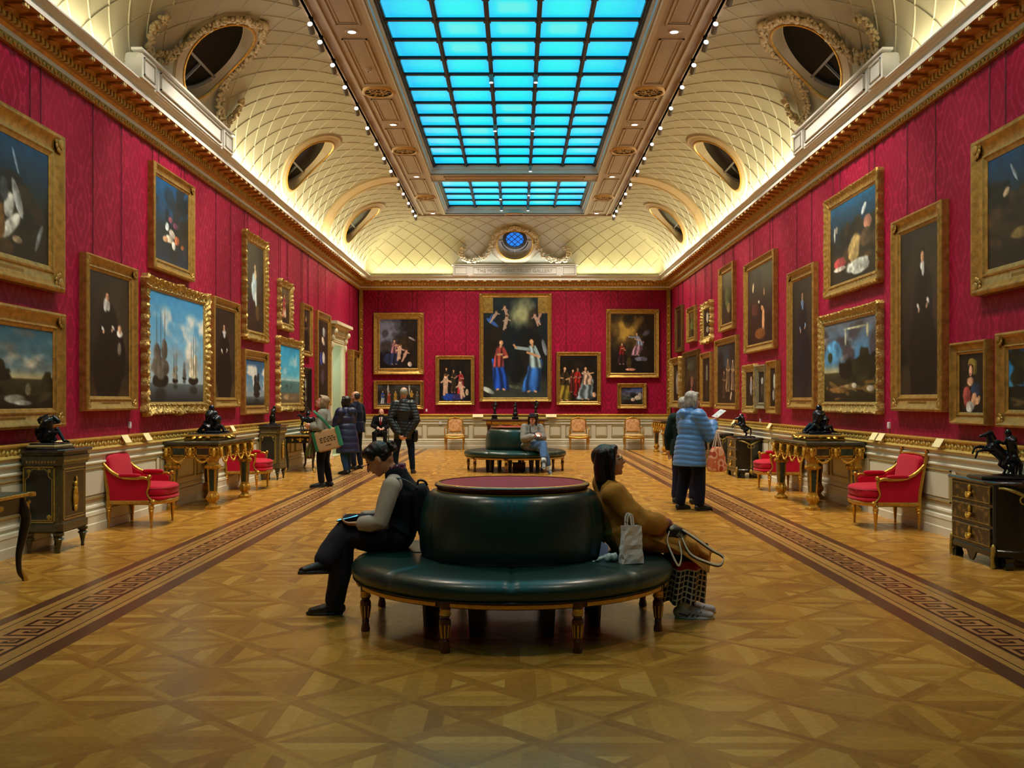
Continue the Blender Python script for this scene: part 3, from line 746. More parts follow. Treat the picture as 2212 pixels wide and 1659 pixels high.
def console(loc, rz, label, w_=1.86, d=.80):
    t = thing('console_table', label, 'table', loc, rz, 'carved gilt console tables')
    X, Y = w_/2, d/2
    b = MB(); b.loft([[(-X+i, -Y+i, z), (X-i, -Y+i, z), (X-i, Y, z), (-X+i, Y, z)] for z, i in ((.875, .03), (.885, .015), (.90, .0), (.925, .0), (.93, .006))]); b.build('table_top', MARB, t)
    b = MB(); b.box(-X+.05, X-.05, -Y+.05, Y-.01, .70, .875); b.box(-X+.035, X-.035, -Y+.035, Y-.005, .858, .875, .005); b.box(-X+.035, X-.035, -Y+.035, Y-.005, .70, .715, .005)
    for s in (-1, 1):
        for yy in (-Y*.82, 0, Y*.82): b.box(s*(X-.055), s*(X-.03), yy-.06, yy+.06, .71, .86)
        for y0, y1 in ((-Y*.66, -Y*.17), (Y*.17, Y*.66)):
            b.box(s*(X-.05), s*(X-.036), y0, y1, .84, .855); b.box(s*(X-.05), s*(X-.036), y0, y1, .735, .75)
            b.box(s*(X-.05), s*(X-.036), y0, y0+.015, .735, .855); b.box(s*(X-.05), s*(X-.036), y1-.015, y1, .735, .855)
    for k in range(5):
        xx = -X*.86+k*X*.43; b.box(xx-.05, xx+.05, -Y+.03, -Y+.055, .71, .86)
    b.build('frieze', mat('console_gilt', '#c8942e', .35, .5, var=.45, vscale=22, bump=.5, bscale=50), t)
    b = MB()
    for s in (-1, 1):
        for y0, y1 in ((-Y*.66, -Y*.17), (Y*.17, Y*.66)): b.box(s*(X-.05), s*(X-.044), y0+.015, y1-.015, .75, .84)
    for k in range(4):
        xx = -X*.86+(k+.5)*X*.43; b.box(xx-.13, xx+.13, -Y+.044, -Y+.05, .73, .85)
    b.build('marble_inlay', MARG, t)
    b = MB()
    for s in (-1, 1):
        for yy in (-Y*.82, 0, Y*.82): ram(b, s*(X-.03), yy, .80, s, 1.15, 'x')
        for y0, y1 in ((-Y*.78, -Y*.05), (Y*.05, Y*.78)): swag(b, (s*(X-.015), y0, .80), (s*(X-.015), y1, .80), .15, (s*.03, 0, 0))
    for k in range(5): ram(b, -X*.86+k*X*.43, -Y+.03, .80, -1, 1.1)
    for k in range(4): swag(b, (-X*.86+k*X*.43, -Y+.015, .79), (-X*.86+(k+1)*X*.43, -Y+.015, .79), .15, (0, -.03, 0))
    b.build('swag', GOLDB, t, smooth=60)
    for sx in (-1, 1):
        for sy in (-1, 1):
            cx, cy = sx*(X-.12), sy*(Y-.12)
            def sq(r, z): return [(cx-r, cy-r, z), (cx+r, cy-r, z), (cx+r, cy+r, z), (cx-r, cy+r, z)]
            b = MB(); b.loft([sq(r, z) for r, z in ((.08, 0), (.08, .035), (.06, .05), (.045, .07), (.04, .085), (.055, .11), (.07, .14), (.072, .17), (.055, .21), (.048, .24), (.064, .56), (.085, .575), (.09, .60), (.072, .615), (.06, .64), (.07, .68), (.085, .70), (.085, .705))])
            for q in range(4):
                a = q*PI/2; b.ell((cx+.085*math.cos(a), cy+.085*math.sin(a), .585), (.03, .03, .03), n=8, m=5)
                b.ell((cx+.055*math.cos(a), cy+.055*math.sin(a), .16), (.03, .03, .05), n=8, m=5)
            l = b.build('leg', mat('console_gilt', '#b07f22'), t)
            b = MB()
            for q in range(4):
                a = q*PI/2; c_, s_2 = math.cos(a), math.sin(a)
                pts = [(.052*c_-h*s_2, .052*s_2+h*c_, .25) for h in (-.028, .028)]+[(.0665*c_-h*s_2, .0665*s_2+h*c_, .55) for h in (.038, -.038)]
                b.poly([(cx+p[0], cy+p[1], p[2]) for p in pts])
            b.build('marble_inlay', MARG, l)
    return t
cs = console((-4.43, 14.58, 0), PI/2, 'carved gilt console table on the left carrying a bronze group of seated figures')
dup(cs, (4.38, 14.42, 0), -PI/2, 'carved gilt console table on the right carrying a bronze group of embracing figures')
dup(cs, (4.42, 28.25, 0), -PI/2, 'carved gilt console table in the far right corner beyond the visitors')

# ---------------------------------------------------------------- marquetry cabinets
BOUL = mat('marquetry_wood', '#4a4228', .3, var=.5, vscale=35, coat=.2)
BOUD = mat('ebony_panel', '#0d0e0b', .25, var=.3, vscale=20, coat=.3)
BRAS = mat('brass_inlay', '#b49a48', .35, .45, var=.35, vscale=60)
MARQ = mat('scroll_marquetry', '#241b0f', .3, col2='#7c5c28', vscale=16, fac=.56, kind='noise', coat=.2)
PORPH = mat('purple_marble', '#2a1420', .18, var=.4, vscale=30, coat=.5)
def rect_line(mb, plane, u0, u1, z0, z1, off, wd, th):   # picture-frame line on the front ('y', fixed y) or a side ('x')
    for a, b_, c, d in ((u0, u0+wd, z0, z1), (u1-wd, u1, z0, z1), (u0, u1, z0, z0+wd), (u0, u1, z1-wd, z1)):
        if plane == 'y': mb.box(a, b_, off-th, off, c, d)
        else: mb.box(off-th, off, a, b_, c, d) if off < 0 else mb.box(off, off+th, a, b_, c, d)
def cabinet(loc, rz, label, w_=.66, d=.38, h=1.02, group='ebony and brass cabinets'):
    t = thing('cabinet', label, 'cabinet', loc, rz, group); X, Y = w_/2, d/2
    b = MB(); ch = .05
    def ring(i, z): return [(-X+ch+i, -Y+i, z), (X-ch-i, -Y+i, z), (X-i, -Y+ch+i, z), (X-i, Y, z), (-X+i, Y, z), (-X+i, -Y+ch+i, z)]
    b.loft([ring(i, z) for z, i in ((.20, .02), (.22, .0), (.29, .0), (.295, .015), (.86, .015), (.865, .0), (.93, -.01), (.95, -.015), (.96, .0), (h-.035, .0))]); b.build('body', BOUL, t)
    b = MB(); b.loft([ring(i, z) for z, i in ((h-.035, -.01), (h-.03, -.03), (h-.01, -.035), (h, -.03))]); b.build('top', PORPH, t)
    b = MB(); rect_line(b, 'y', -X+.08, X-.08, .32, .83, -Y+.015, .012, .006); rect_line(b, 'y', -X+.11, X-.11, .35, .80, -Y+.015, .006, .005)
    dr = MB(); dr.box(-X+.085, X-.085, -Y+.011, -Y+.02, .325, .825); dro = dr.build('door', BOUD, t)
    b.build('brass_line', BRAS, dro)
    b = MB(); b.ell((0, -Y, .66), (.022, .02, .03), n=8, m=6); b.ell((0, -Y, .60), (.03, .02, .05), n=8, m=6); b.ell((0, -Y, .51), (.024, .015, .06), n=8, m=6); b.ell((0, -Y, .42), (.035, .015, .035), n=8, m=6); b.ell((.02, -Y, .70), (.012, .012, .04), n=8, m=5); b.tube([(-.03, -Y, .44), (-.045, -Y, .52), (-.03, -Y, .6)], .008, n=6); b.tube([(.03, -Y, .44), (.045, -Y, .52), (.03, -Y, .6)], .008, n=6)
    b.build('gilt_mount', GOLDB, dro, smooth=60)
    for s in (-1, 1):
        b = MB(); y0, y1 = -Y+.09, Y-.03; z0, z1 = .33, .83; o_ = s*(X-.015)
        pts = [(y0, z0), (y1, z0), (y1, z1-.10), (y1-.03, z1-.08), (y1-.04, z1-.03), (y1-.07, z1), (y0+.07, z1), (y0+.04, z1-.03), (y0+.03, z1-.08), (y0, z1-.10)]
        b.loft([[(o_+s*q, y, z) for y, z in pts] for q in (.0, .008)]); sp = b.build('side_panel', BOUD, t)
        b = MB(); rect_line(b, 'x', -Y+.065, Y-.005, .305, .855, o_, .012, .008)
        b.tube([(o_+s*.008, y, z) for y, z in pts+pts[:1]], .006, n=5); b.build('brass_line', BRAS, sp)
        b = MB(); 
        for (yy, zz, r) in ((y0+.03, z1-.02, .02), (y1-.03, z1-.02, .02), (y0+.03, z0+.03, .025), (y1-.03, z0+.03, .025), ((y0+y1)/2, z1-.0, .015)): b.ell((o_+s*.008, yy, zz), (.006, r, r), n=8, m=4)
        b.build('corner_mount', BRAS, sp, smooth=60)
    b = MB(); 
    for k in range(int(w_/.03)-2): b.ell((-X+.07+k*.03, -Y-.006, .90), (.011, .006, .014), n=6, m=4)
    for k in range(int(d/.03)-2):
        for s in (-1, 1): b.ell((s*(X+.006), -Y+.06+k*.03, .90), (.006, .011, .014), n=6, m=4)
    b.build('frieze_mount', BRAS, t, smooth=60)
    for x, y in ((-X+.06, -Y+.05), (X-.06, -Y+.05), (-X+.05, Y-.05), (X-.05, Y-.05)):
        b = MB(); b.lathe([(0, 0), (.016, 0), (.018, .02), (.014, .03), (.030, .11), (.034, .125), (.05, .14), (.042, .15), (.03, .16), (.05, .175), (.052, .20), (0, .20)], 12, c=(x, y, 0)); b.build('leg', BOUL, t, smooth=40)
    return t
cabinet((-4.58, 10.03, 0), PI/2, 'tall dark cabinet with brass lines on turned feet, bronze figure on top, far left')
cabinet((-4.60, 19.02, 0), PI/2, 'dark cabinet with black arched side panel beyond the second left armchair', w_=.60, h=1.03)

def commode(loc, rz, label, w_=.84, d=.54, h=.78):
    t = thing('commode', label, 'chest of drawers', loc, rz, 'marquetry commodes'); X, Y = w_/2, d/2
    b = MB(); b.box(-X, X, -Y+.02, Y, .15, h-.035); b.box(-X-.008, X+.008, -Y+.012, Y, .10, .16, .008)
    n = 9; ring = lambda z, e=0: [(X*.96, Y, z)]+[(X+.02+.10*math.sin(PI*i/n)+e, Y-.03-(d-.08)*i/n, z) for i in range(n+1)]+[(X*.96, -Y+.03, z)]
    b.loft([ring(.11), ring(.16), ring(.17, -.012), ring(h-.05, -.012), ring(h-.035)]); b.build('body', BOUD, t)
    b = MB(); tp = lambda z, e: [(-X-e, -Y+.01-e, z), (X*.7, -Y+.01-e, z), (X+.02+e, -Y+.04-e, z)]+[(X+.03+.10*math.sin(PI*i/n)+e, -Y+.05+(d-.06)*i/n, z) for i in range(1, n)]+[(X+.02, Y, z), (-X-e, Y, z)]
    b.loft([tp(h-.035, .0), tp(h-.03, .015), tp(h-.012, .022), tp(h, .015)]); b.build('top', PORPH, t)
    hh = (h-.035-.17)/3
    for k in range(3):
        z0 = .17+k*hh; b = MB(); b.box(-X+.035, X-.035, -Y+.008, -Y+.03, z0+.012, z0+hh-.012, .004); dd = b.build('drawer', MARQ, t)
        b = MB(); rect_line(b, 'y', -X+.045, X-.045, z0+.02, z0+hh-.02, -Y+.008, .006, .003); b.build('brass_line', BRAS, dd)
        b = MB(); c = z0+hh/2; 
        b.ell((0, -Y-.002, c+.035), (.02, .014, .035), n=8, m=6); b.ell((0, -Y-.004, c-.01), (.04, .012, .016), n=8, m=6); b.ell((0, -Y-.012, c-.03), (.028, .018, .022), n=8, m=6); b.tube([(-.045, -Y-.008, c), (-.04, -Y-.02, c-.03), (0, -Y-.026, c-.05), (.04, -Y-.02, c-.03), (.045, -Y-.008, c)], .008, n=6)
        b.build('handle', GOLDB, dd, smooth=60)
    b = MB(); b.loft([[(X+.008+.10*math.sin(PI*i/n)*1, Y-.06-(d-.14)*i/n, z) for i in range(n+1)]+[(X-.02, -Y+.09, z), (X-.02, Y-.06, z)] for z in (.22, h-.14)]); sp = b.build('side_panel', MARQ, t)
    b = MB(); cz = h-.11
    for s in (-1, 1):
        P = [(X+.10, 0, cz-.03), (X+.10, s*.05, cz), (X+.085, s*.11, cz+.03), (X+.05, s*.17, cz+.05), (X+.02, s*.21, cz+.055)]; b.tube(smooth_path(P, 4), [.016]*17, n=6)
        P = [(X+.105, s*.03+.035*math.cos(a)*s, cz-.05+.035*math.sin(a)) for a in np.linspace(PI/2, -PI, 10)]; b.tube([tuple(p) for p in P], [.010*(1-.05*i) for i in range(10)], n=6)
    b.tube([(X+.11, 0, cz-.04), (X+.118, 0, cz-.15), (X+.118, 0, .28), (X+.12, 0, .20)], [.012, .006, .006, .015], n=6); b.ell((X+.12, 0, .13), (.03, .035, .05), n=8, m=6)
    b.build('gilt_scroll', GOLDB if False else BRAS, sp, smooth=60)
    for x, y in ((-X, -Y+.02), (X, -Y+.02)):
        b = MB(); b.ell((x, y, .17), (.022, .022, .05), n=8, m=6); b.tube([(x, y, .16), (x, y-.01, .08), (x, y, .01)], [.02, .016, .022], n=8)
        b.build('corner_mount', BRAS, t, smooth=60)
    for x, y in ((-X+.04, -Y+.06), (X-.04, -Y+.06), (-X+.04, Y-.05), (X+.03, Y-.06), (X+.06, -Y+.12)):
        b = MB(); b.loft([[(x-r, y-r, z), (x+r, y-r, z), (x+r, y+r, z), (x-r, y+r, z)] for r, z in ((.035, 0), (.04, .03), (.03, .07), (.045, .105))]); b.build('foot', BOUD, t)
    b = MB(); pts = [(-X+.06, .105), (-X+.12, .105), (-.10, .105), (-.06, .05), (-.03, .02), (.03, .02), (.06, .05), (.10, .105), (X-.06, .105), (X-.06, .12), (-X+.06, .12)]
    b.loft([[(x, y, z) for x, z in pts] for y in (-Y+.015, -Y+.03)]); b.build('apron', BOUD, t)
    return t
cm = commode((4.54, 9.27, 0), -PI/2, 'dark commode with three brass handled drawers at right edge, rearing horse bronze on top')
dup(cm, (4.56, 19.66, 0), -PI/2, 'dark commode with scrolled brass side beyond the second right armchair, horse bronze on top')
dup(cm, (4.56, 22.3, 0), -PI/2, 'dark commode behind the patterned tote bag, nothing on top')

# ---------------------------------------------------------------- writing tables with cabriole legs
def bureau(loc, rz, label, w_, d, h):
    t = thing('writing_table', label, 'table', loc, rz, 'writing tables with gilt mounts'); X, Y = w_/2, d/2
    b = MB(); b.box(-X, X, -Y, Y, h-.035, h-.005, .006); b.build('table_top', mat('table_wood', '#1c120a', .3, var=.4, vscale=20), t)
    b = MB(); 
    for r in ((-X-.004, X+.004, -Y-.004, -Y+.015), (-X-.004, X+.004, Y-.015, Y+.004), (-X-.004, -X+.015, -Y, Y), (X-.015, X+.004, -Y, Y)): b.box(*r, h-.03, h, .005)
    for x in (-X, X):
        for y in (-Y, Y): b.lathe([(0, -.035), (.04, -.035), (.045, -.02), (.04, 0), (0, .002)], 12, c=(x*.985, y*.97, h))
    b.build('gilt_edge', GOLD, t, smooth=40)
    b = MB(); b.box(-X+.02, X-.02, -Y+.02, Y-.02, h-.004, h+.0015); b.build('leather_inset', mat('table_leather', '#2c4a48', .3, coat=.3), t)
    b = MB(); b.box(-X+.05, X-.05, -Y+.05, Y-.05, h-.17, h-.035, .01); b.build('apron', mat('table_wood', '#1c120a'), t)
    b = MB()
    for s in (-1, 1):
        b.ell((s*(X-.045), 0, h-.10), (.02, .035, .045), n=10, m=7); b.ell((s*(X-.03), 0, h-.09), (.015, .02, .025), n=8, m=6)
        for q in (-1, 1): b.ell((s*(X-.048), q*.05, h-.085), (.01, .025, .018), n=8, m=5); b.ell((s*(X-.048), q*.16, h-.10), (.006, .02, .03), n=8, m=5)
    for k in (-1, 0, 1): b.ell((k*X*.55, -Y+.046, h-.10), (.05, .012, .025), n=10, m=6)
    b.build('gilt_mount', GOLDB, t, smooth=60)
    for sx in (-1, 1):
        for sy in (-1, 1):
            dx, dy = sx*.7071, sy*.7071; x, y = sx*(X-.07), sy*(Y-.07)
            P = smooth_path([(x, y, h-.05), (x+dx*.025, y+dy*.025, h-.14), (x+dx*.045, y+dy*.045, h-.22), (x+dx*.02, y+dy*.02, h*.5), (x-dx*.01, y-dy*.01, h*.3), (x-dx*.005, y-dy*.005, .08), (x+dx*.03, y+dy*.03, .02), (x+dx*.035, y+dy*.035, .0)], 4)
            m_ = len(P); R = [float(np.interp(i/(m_-1), [0, .15, .35, .6, .8, .93, 1], [.035, .045, .040, .024, .017, .018, .022])) for i in range(m_)]
            b = MB(); b.tube(P, R, n=10); l = b.build('leg', mat('table_wood', '#1c120a'), t, smooth=50)
            b = MB(); c = P[8]; b.ell((x+dx*.05, y+dy*.05, h-.13), (.026, .026, .065), n=8, m=6); b.ell((x+dx*.065, y+dy*.065, h-.08), (.02, .02, .02), n=8, m=6); b.ell((x+dx*.06, y+dy*.06, h-.22), (.014, .014, .05), n=8, m=6)
            b.tube([(x+dx*.01, y+dy*.01, .09), (x+dx*.04, y+dy*.04, .03), (x+dx*.045, y+dy*.045, .0)], [.015, .024, .026], n=8)
            b.build('gilt_mount', GOLD, l, smooth=60)
    return t
bureau((-4.39, 7.38, 0), PI/2, 'dark writing table cut by the left edge, curved leg with gilt foot', 1.9, .78, .735)
bureau((-4.45, 21.6, 0), PI/2, 'writing table with gilt mask beyond the second left cabinet, carrying dark animal bronzes', 1.9, .68, .78)

# ---------------------------------------------------------------- far wall: chairs, centre table
TAP = mat('tan_tapestry', '#c08a58', .7, var=.3, vscale=14, col2='#d9a878', fac=.5)
def side_chair(loc, label):
    t = thing('open_armchair', label, 'armchair', loc, 0, 'tan upholstered gilt chairs along the far wall')
    fr = MB(); w_ = .27
    for s in (-1, 1):
        fr.tube([(s*.25, .27, .36), (s*.235, .28, .60), (s*.225, .31, .90)], .02, n=8)
        fr.tube(smooth_path([(s*.24, .28, .66), (s*.30, .12, .66), (s*.31, -.06, .65), (s*.30, -.10, .60), (s*.29, -.10, .44)], 4), .016, n=8)
    P = smooth_path([(-.225, .31, .86), (-.16, .315, .93), (0, .32, .965), (.16, .315, .93), (.225, .31, .86)], 5); fr.tube(P, .022, n=8); fr.ell((0, .31, .975), (.05, .02, .03), n=8, m=5)
    fr.tube([(-.23, .29, .53), (.23, .29, .53)], .018, n=8)
    P = smooth_path([(-.29, .26, .38), (-.31, 0, .38), (-.29, -.22, .38), (0, -.27, .36), (.29, -.22, .38), (.31, 0, .38), (.29, .26, .38), (-.29, .26, .38)], 5); fr.tube(P, [(.035, .018)]*len(P), n=8, side=(0, 0, 1))
    fr.build('frame', ARMG, t, smooth=50)
    for x, y in ((-.27, -.21), (.27, -.21), (-.26, .25), (.26, .25)):
        l = MB(); l.tube([(x, y, .38), (x*1.04, y*1.04, .25), (x*.98, y*.98, .10), (x*1.03, y*1.03, 0)], [.03, .024, .014, .018], n=8); l.build('leg', ARMG, t, smooth=50)
    c = MB(); pillow(c, (0, 0, .43), (.56, .50, .09), .4); c.build('seat', mat('tan_seat', '#d8b070', .7, var=.25, vscale=14), t, smooth=80)
    c = MB(); pillow(c, (0, .285, .73), (.42, .06, .38), .4, rot=(-.08, 0, 0)); c.build('backrest', TAP, t, smooth=80)
    return t
def fx(px, d=30.3): return (px-CX)*d/F+.05
ch = side_chair((fx(982), 30.35, 0), 'gilt armchair with tan tapestry back at far wall, left of the central table')
dup(ch, (fx(1251), 30.35, 0), 0, 'gilt armchair with tan tapestry back at far wall, just right of the central table')
dup(ch, (fx(1369), 30.35, 0), 0, 'gilt armchair with tan tapestry back, nearest the far right corner')
t = thing('side_table', 'mahogany and gilt side table at the middle of the far wall, bronzes on it', 'table', (fx(1113, 30.2), 30.4, 0))
MG2 = mat('table_marquetry', '#8a5a22', .35, .3, var=.45, vscale=18, bump=.3)
b = MB(); b.box(-1.0, 1.0, -.33, .33, .885, .925, .01); b.build('table_top', mat('plum_marble', '#4a2530', .2, coat=.4, var=.3), t)
b = MB(); b.box(-.88, .88, -.27, .30, .74, .885); b.build('apron', MG2, t)
b = MB(); b.box(-.70, .70, -.285, -.27, .77, .86, .005); b.ell((-.45, -.285, .79), (.08, .02, .035), n=10, m=6); b.ell((.45, -.285, .79), (.08, .02, .035), n=10, m=6); b.ell((0, -.285, .76), (.14, .02, .04), n=10, m=6)
for s in (-1, 1): b.box(s*.74, s*.86, -.285, -.27, .80, .875, .004)
b.build('gilt_mount', GOLD, t, smooth=60)
for sx in (-1, -.33, .33, 1):
    for sy in (-1, 1):
        x, y = sx*.80, .015+sy*.24; b = MB(); b.loft([[(x-r, y-r, z), (x+r, y-r, z), (x+r, y+r, z), (x-r, y+r, z)] for r, z in ((.03, 0), (.035, .04), (.028, .07), (.05, .70), (.055, .745))]); b.build('leg', mat('dark_mahogany', '#34140c', .35, var=.3), t)
for (yy, wd_) in ((0, .10),):
    b = MB(); b.box(-.85, .85, -.25, .28, .10, .13, .01); b.build('shelf', mat('dark_mahogany', '#34140c'), t)

# small brass floor socket box under the far banquette
fbx = thing('floor_box', 'small brown brass box on the floor under the far banquette', 'box', (fx(1121, 21.9), 21.75, 0))
b = MB(); b.box(-.14, .14, -.1, .1, 0, .13, .015); b.build('case', mat('dull_brass', '#7a6020', .5, .4), fbx)
b = MB(); b.box(-.15, .15, -.11, .11, .13, .145, .006); b.build('lid', mat('dull_brass', '#7a6020'), fbx)
# ---------------------------------------------------------------- bronzes
def bronze(name, label, loc, rz, shapes, sc=1, vox=.006, stand=None, cat='statue', group=None, wr=None):
    t = thing(name, label, cat, loc, rz, group); mb = MB(); mb.M = Matrix.Scale(sc, 4)
    z0 = 0
    if stand:
        for i, (wx, wy, h, kind) in enumerate(stand):
            s = MB(); m_ = {'b': BRONZE, 'g': GOLD, 'e': BOUD, 'w': mat('statue_band', '#b8a878', .4, .3)}[kind]
            if kind == 'g' and wx > .45:
                s.box(-wx/2+.06, wx/2-.06, -wy/2+.04, wy/2-.04, z0, z0+h*.5, .01); s.box(-wx/2+.04, wx/2-.04, -wy/2+.02, wy/2-.02, z0+h*.6, z0+h, .006)
                for q in range(18):
                    a = 2*PI*q/18; s.ell((wx/2*math.cos(a), wy/2*math.sin(a), z0+h*.5+.006*math.sin(q*2.3)), (.045, .035, .02), rot=(0, .5*math.sin(q), a), n=8, m=5)
            else: s.box(-wx/2, wx/2, -wy/2, wy/2, z0, z0+h, .008)
            s.build('plinth', m_, t, smooth=40); z0 += h
        mb.M = Matrix.Translation((0, 0, z0)) @ Matrix.Scale(sc, 4)
    if wr is not None: mb.M = Matrix.Rotation(wr-rz, 4, 'Z') @ mb.M
    shapes(mb)
    organic('figure', mb, BRONZE, t, vox=vox, sm=2)
    return t
def human(mb, hip, chest, head, hands, feet, knees=None, elbows=None, s=1.0):
    hip, chest, head = Vector(hip), Vector(chest), Vector(head)
    side = Vector((0, 1, 0)) if abs((chest-hip).normalized().y) < .8 else Vector((1, 0, 0))
    cap(mb, [hip, hip.lerp(chest, .5), chest], [.042*s, .036*s, .048*s]); cap(mb, [chest, chest.lerp(head, .55)], [.026*s, .018*s]); mb.ell(head, (.028*s, .024*s, .033*s), n=10, m=8)
    for i, h in enumerate(hands):
        h = Vector(h); sh = chest+side*(.045*s)*(1 if i == 0 else -1); e = Vector(elbows[i]) if elbows else sh.lerp(h, .5)+Vector((0, 0, -.02*s))
        cap(mb, [sh, e, h], [.020*s, .015*s, .012*s], n=8)
    for i, f in enumerate(feet):
        f = Vector(f); hp = hip+side*(.024*s)*(1 if i == 0 else -1); k = Vector(knees[i]) if knees else hp.lerp(f, .5)+Vector((.02*s, 0, .02*s))
        cap(mb, [hp, k, f], [.034*s, .021*s, .012*s], n=8); cap(mb, [f, f+Vector((.035*s, 0, -.006*s))], [.012*s, .010*s], n=8)
def horse_rear(mb, s=1.0):      # rearing, head towards -x, on hind legs
    V = lambda *a: tuple(q*s for q in a)
    cap(mb, [V(.07, 0, .16), V(.0, 0, .22), V(-.06, 0, .27)], [.062*s, .056*s, .060*s])
    cap(mb, [V(-.06, 0, .28), V(-.085, 0, .34), V(-.10, 0, .385)], [.045*s, .034*s, .026*s]); cap(mb, [V(-.095, 0, .395), V(-.15, 0, .38), V(-.175, 0, .372)], [.026*s, .018*s, .014*s])
    for q in (-1, 1):
        cap(mb, [V(-.085, q*.03, .25), V(-.16, q*.034, .26+q*.015), V(-.215, q*.032, .245+q*.015), V(-.235, q*.03, .19+q*.02)], [.026*s, .016*s, .012*s, .011*s], n=8)
        cap(mb, [V(.07, q*.035, .15), V(.03, q*.04, .10), V(.085, q*.04, .055), V(.06, q*.04, .01)], [.045*s, .026*s, .014*s, .014*s], n=8)
        mb.ell(V(-.085, q*.014, .425), (.006*s, .006*s, .016*s), n=6, m=5)
    cap(mb, [V(.12, 0, .19), V(.17, 0, .16), V(.175, 0, .08), V(.16, 0, .0)], [.016*s, .02*s, .018*s, .010*s], n=8)
    cap(mb, [V(-.04, 0, .35), V(-.065, 0, .41)], [.018*s, .014*s], n=8)
def horse_walk(mb, s=1.0, ox=0, oy=0):
    V = lambda a, b, c: ((a+ox)*s, (b+oy)*s, c*s)
    cap(mb, [V(.07, 0, .17), V(0, 0, .165), V(-.07, 0, .175)], [.045*s, .042*s, .045*s]); cap(mb, [V(-.08, 0, .19), V(-.12, 0, .245)], [.032*s, .022*s]); cap(mb, [V(-.12, 0, .255), V(-.17, 0, .225)], [.019*s, .012*s])
    for q in (-1, 1):
        cap(mb, [V(-.075, q*.02, .15), V(-.09+q*.02, q*.02, .075), V(-.08+q*.03, q*.02, .0)], [.022*s, .012*s, .010*s], n=8); cap(mb, [V(.08, q*.02, .15), V(.075-q*.02, q*.02, .075), V(.09-q*.03, q*.02, .0)], [.028*s, .013*s, .010*s], n=8)
    cap(mb, [V(.11, 0, .18), V(.14, 0, .12), V(.13, 0, .06)], [.012*s, .012*s, .006*s], n=8)
def b_seated(mb):     # crouching figure bent over, near left
    human(mb, (-.02, 0, .06), (-.03, .0, .20), (-.10, .02, .215), [(.03, .03, .19), (-.03, -.05, .16)], [(.12, .03, .015), (.02, -.05, .01)], knees=[(.05, .04, .13), (.08, -.05, .10)], elbows=[(.07, .05, .20), (-.09, -.07, .12)], s=1.25)
    mb.ell((-.03, 0, .03), (.10, .07, .035)); mb.ell((-.10, 0, .10), (.05, .05, .07)); cap(mb, [(-.12, 0, .22), (-.05, .0, .265), (0, 0, .285)], [.012, .008, .005], n=6); cap(mb, [(-.05, .03, .22), (.02, .04, .245), (.06, .04, .21)], [.03, .026, .02])
def b_pair(mb, sg=1):
    human(mb, (sg*-.02, 0, .06), (sg*.0, 0, .20), (sg*.01, 0, .275), [(sg*.08, .03, .12), (sg*-.06, -.04, .12)], [(sg*-.15, .04, .02), (sg*-.13, -.04, .02)], knees=[(sg*-.07, .04, .10), (sg*-.05, -.05, .09)], s=1.35)
    human(mb, (sg*.07, 0, .05), (sg*.07, .0, .15), (sg*.05, 0, .215), [(0, .03, .18), (sg*.02, -.03, .20)], [(sg*.15, .05, .02), (sg*.16, -.03, .02)], knees=[(sg*.12, .05, .07), (sg*.13, -.04, .08)], s=1.1)
    mb.ell((0, 0, .012), (.17, .09, .018)); mb.ell((sg*.02, .02, .05), (.07, .05, .04))
def b_rear_near(mb):
    horse_rear(mb, 1.0); human(mb, (.11, -.05, .17), (.085, -.06, .33), (.06, -.06, .405), [(-.02, -.03, .33), (.16, -.05, .22)], [(.12, -.03, .01), (.16, -.08, .01)], knees=[(.10, -.06, .09), (.17, -.08, .10)], s=1.2)
    mb.ell((.06, 0, .0), (.14, .07, .02)); mb.box(-.2, .22, -.1, .1, -.01, .004)
def b_rear_rider(mb):
    horse_rear(mb, .95); human(mb, (.02, 0, .26), (-.01, 0, .37), (-.015, 0, .43), [(-.07, .02, .33), (-.07, -.03, .42)], [(-.01, .05, .14), (-.01, -.05, .14)], knees=[(-.05, .05, .22), (-.05, -.05, .22)], s=1.0); mb.box(-.2, .22, -.1, .1, -.012, .004)
def b_hunt(mb):
    horse_walk(mb, 1.1, -.06, 0); horse_walk(mb, .9, .2, .05); human(mb, (-.05, 0, .22), (-.05, 0, .30), (-.06, 0, .35), [(-.12, .02, .27), (0, -.03, .3)], [(-.06, .05, .13), (-.06, -.05, .13)], s=.8); mb.box(-.25, .35, -.1, .12, -.012, .003)
def b_stand(mb):
    human(mb, (0, 0, .15), (.01, 0, .26), (.03, 0, .33), [(.05, .03, .28), (-.03, -.04, .2)], [(.02, .02, .015), (-.03, -.03, .015)], s=1.2); mb.ell((0, 0, .01), (.08, .06, .02)); cap(mb, [(-.03, 0, .02), (-.04, 0, .16)], [.035, .028])
bronze('bronze_statue', 'dark bronze crouching figure on the cabinet at far left', (-4.60, 9.93, 1.02), PI/2+.0, b_seated, 1.02, wr=0, stand=[(.42, .30, .012, 'e'), (.40, .27, .03, 'w'), (.36, .25, .018, 'e')])
bronze('bronze_statue', 'dark bronze group of seated figures on the left gilt console', (-4.44, 14.62, .93), PI/2, lambda m: b_pair(m, 1), 1.3, wr=0, stand=[(1.0, .58, .08, 'g'), (.70, .46, .014, 'b')])
bronze('bronze_statue', 'small dark bronze standing figure on the second left cabinet', (-4.6, 19.0, 1.03), PI/2, b_stand, .95, wr=0, stand=[(.36, .24, .02, 'e')])
bronze('bronze_statue', 'dark bronze of horses and rider on the far left writing table', (-4.40, 21.5, .784), PI/2, b_hunt, 1.15, wr=.5, vox=.008, stand=[(.62, .36, .07, 'g'), (.58, .30, .02, 'b')])
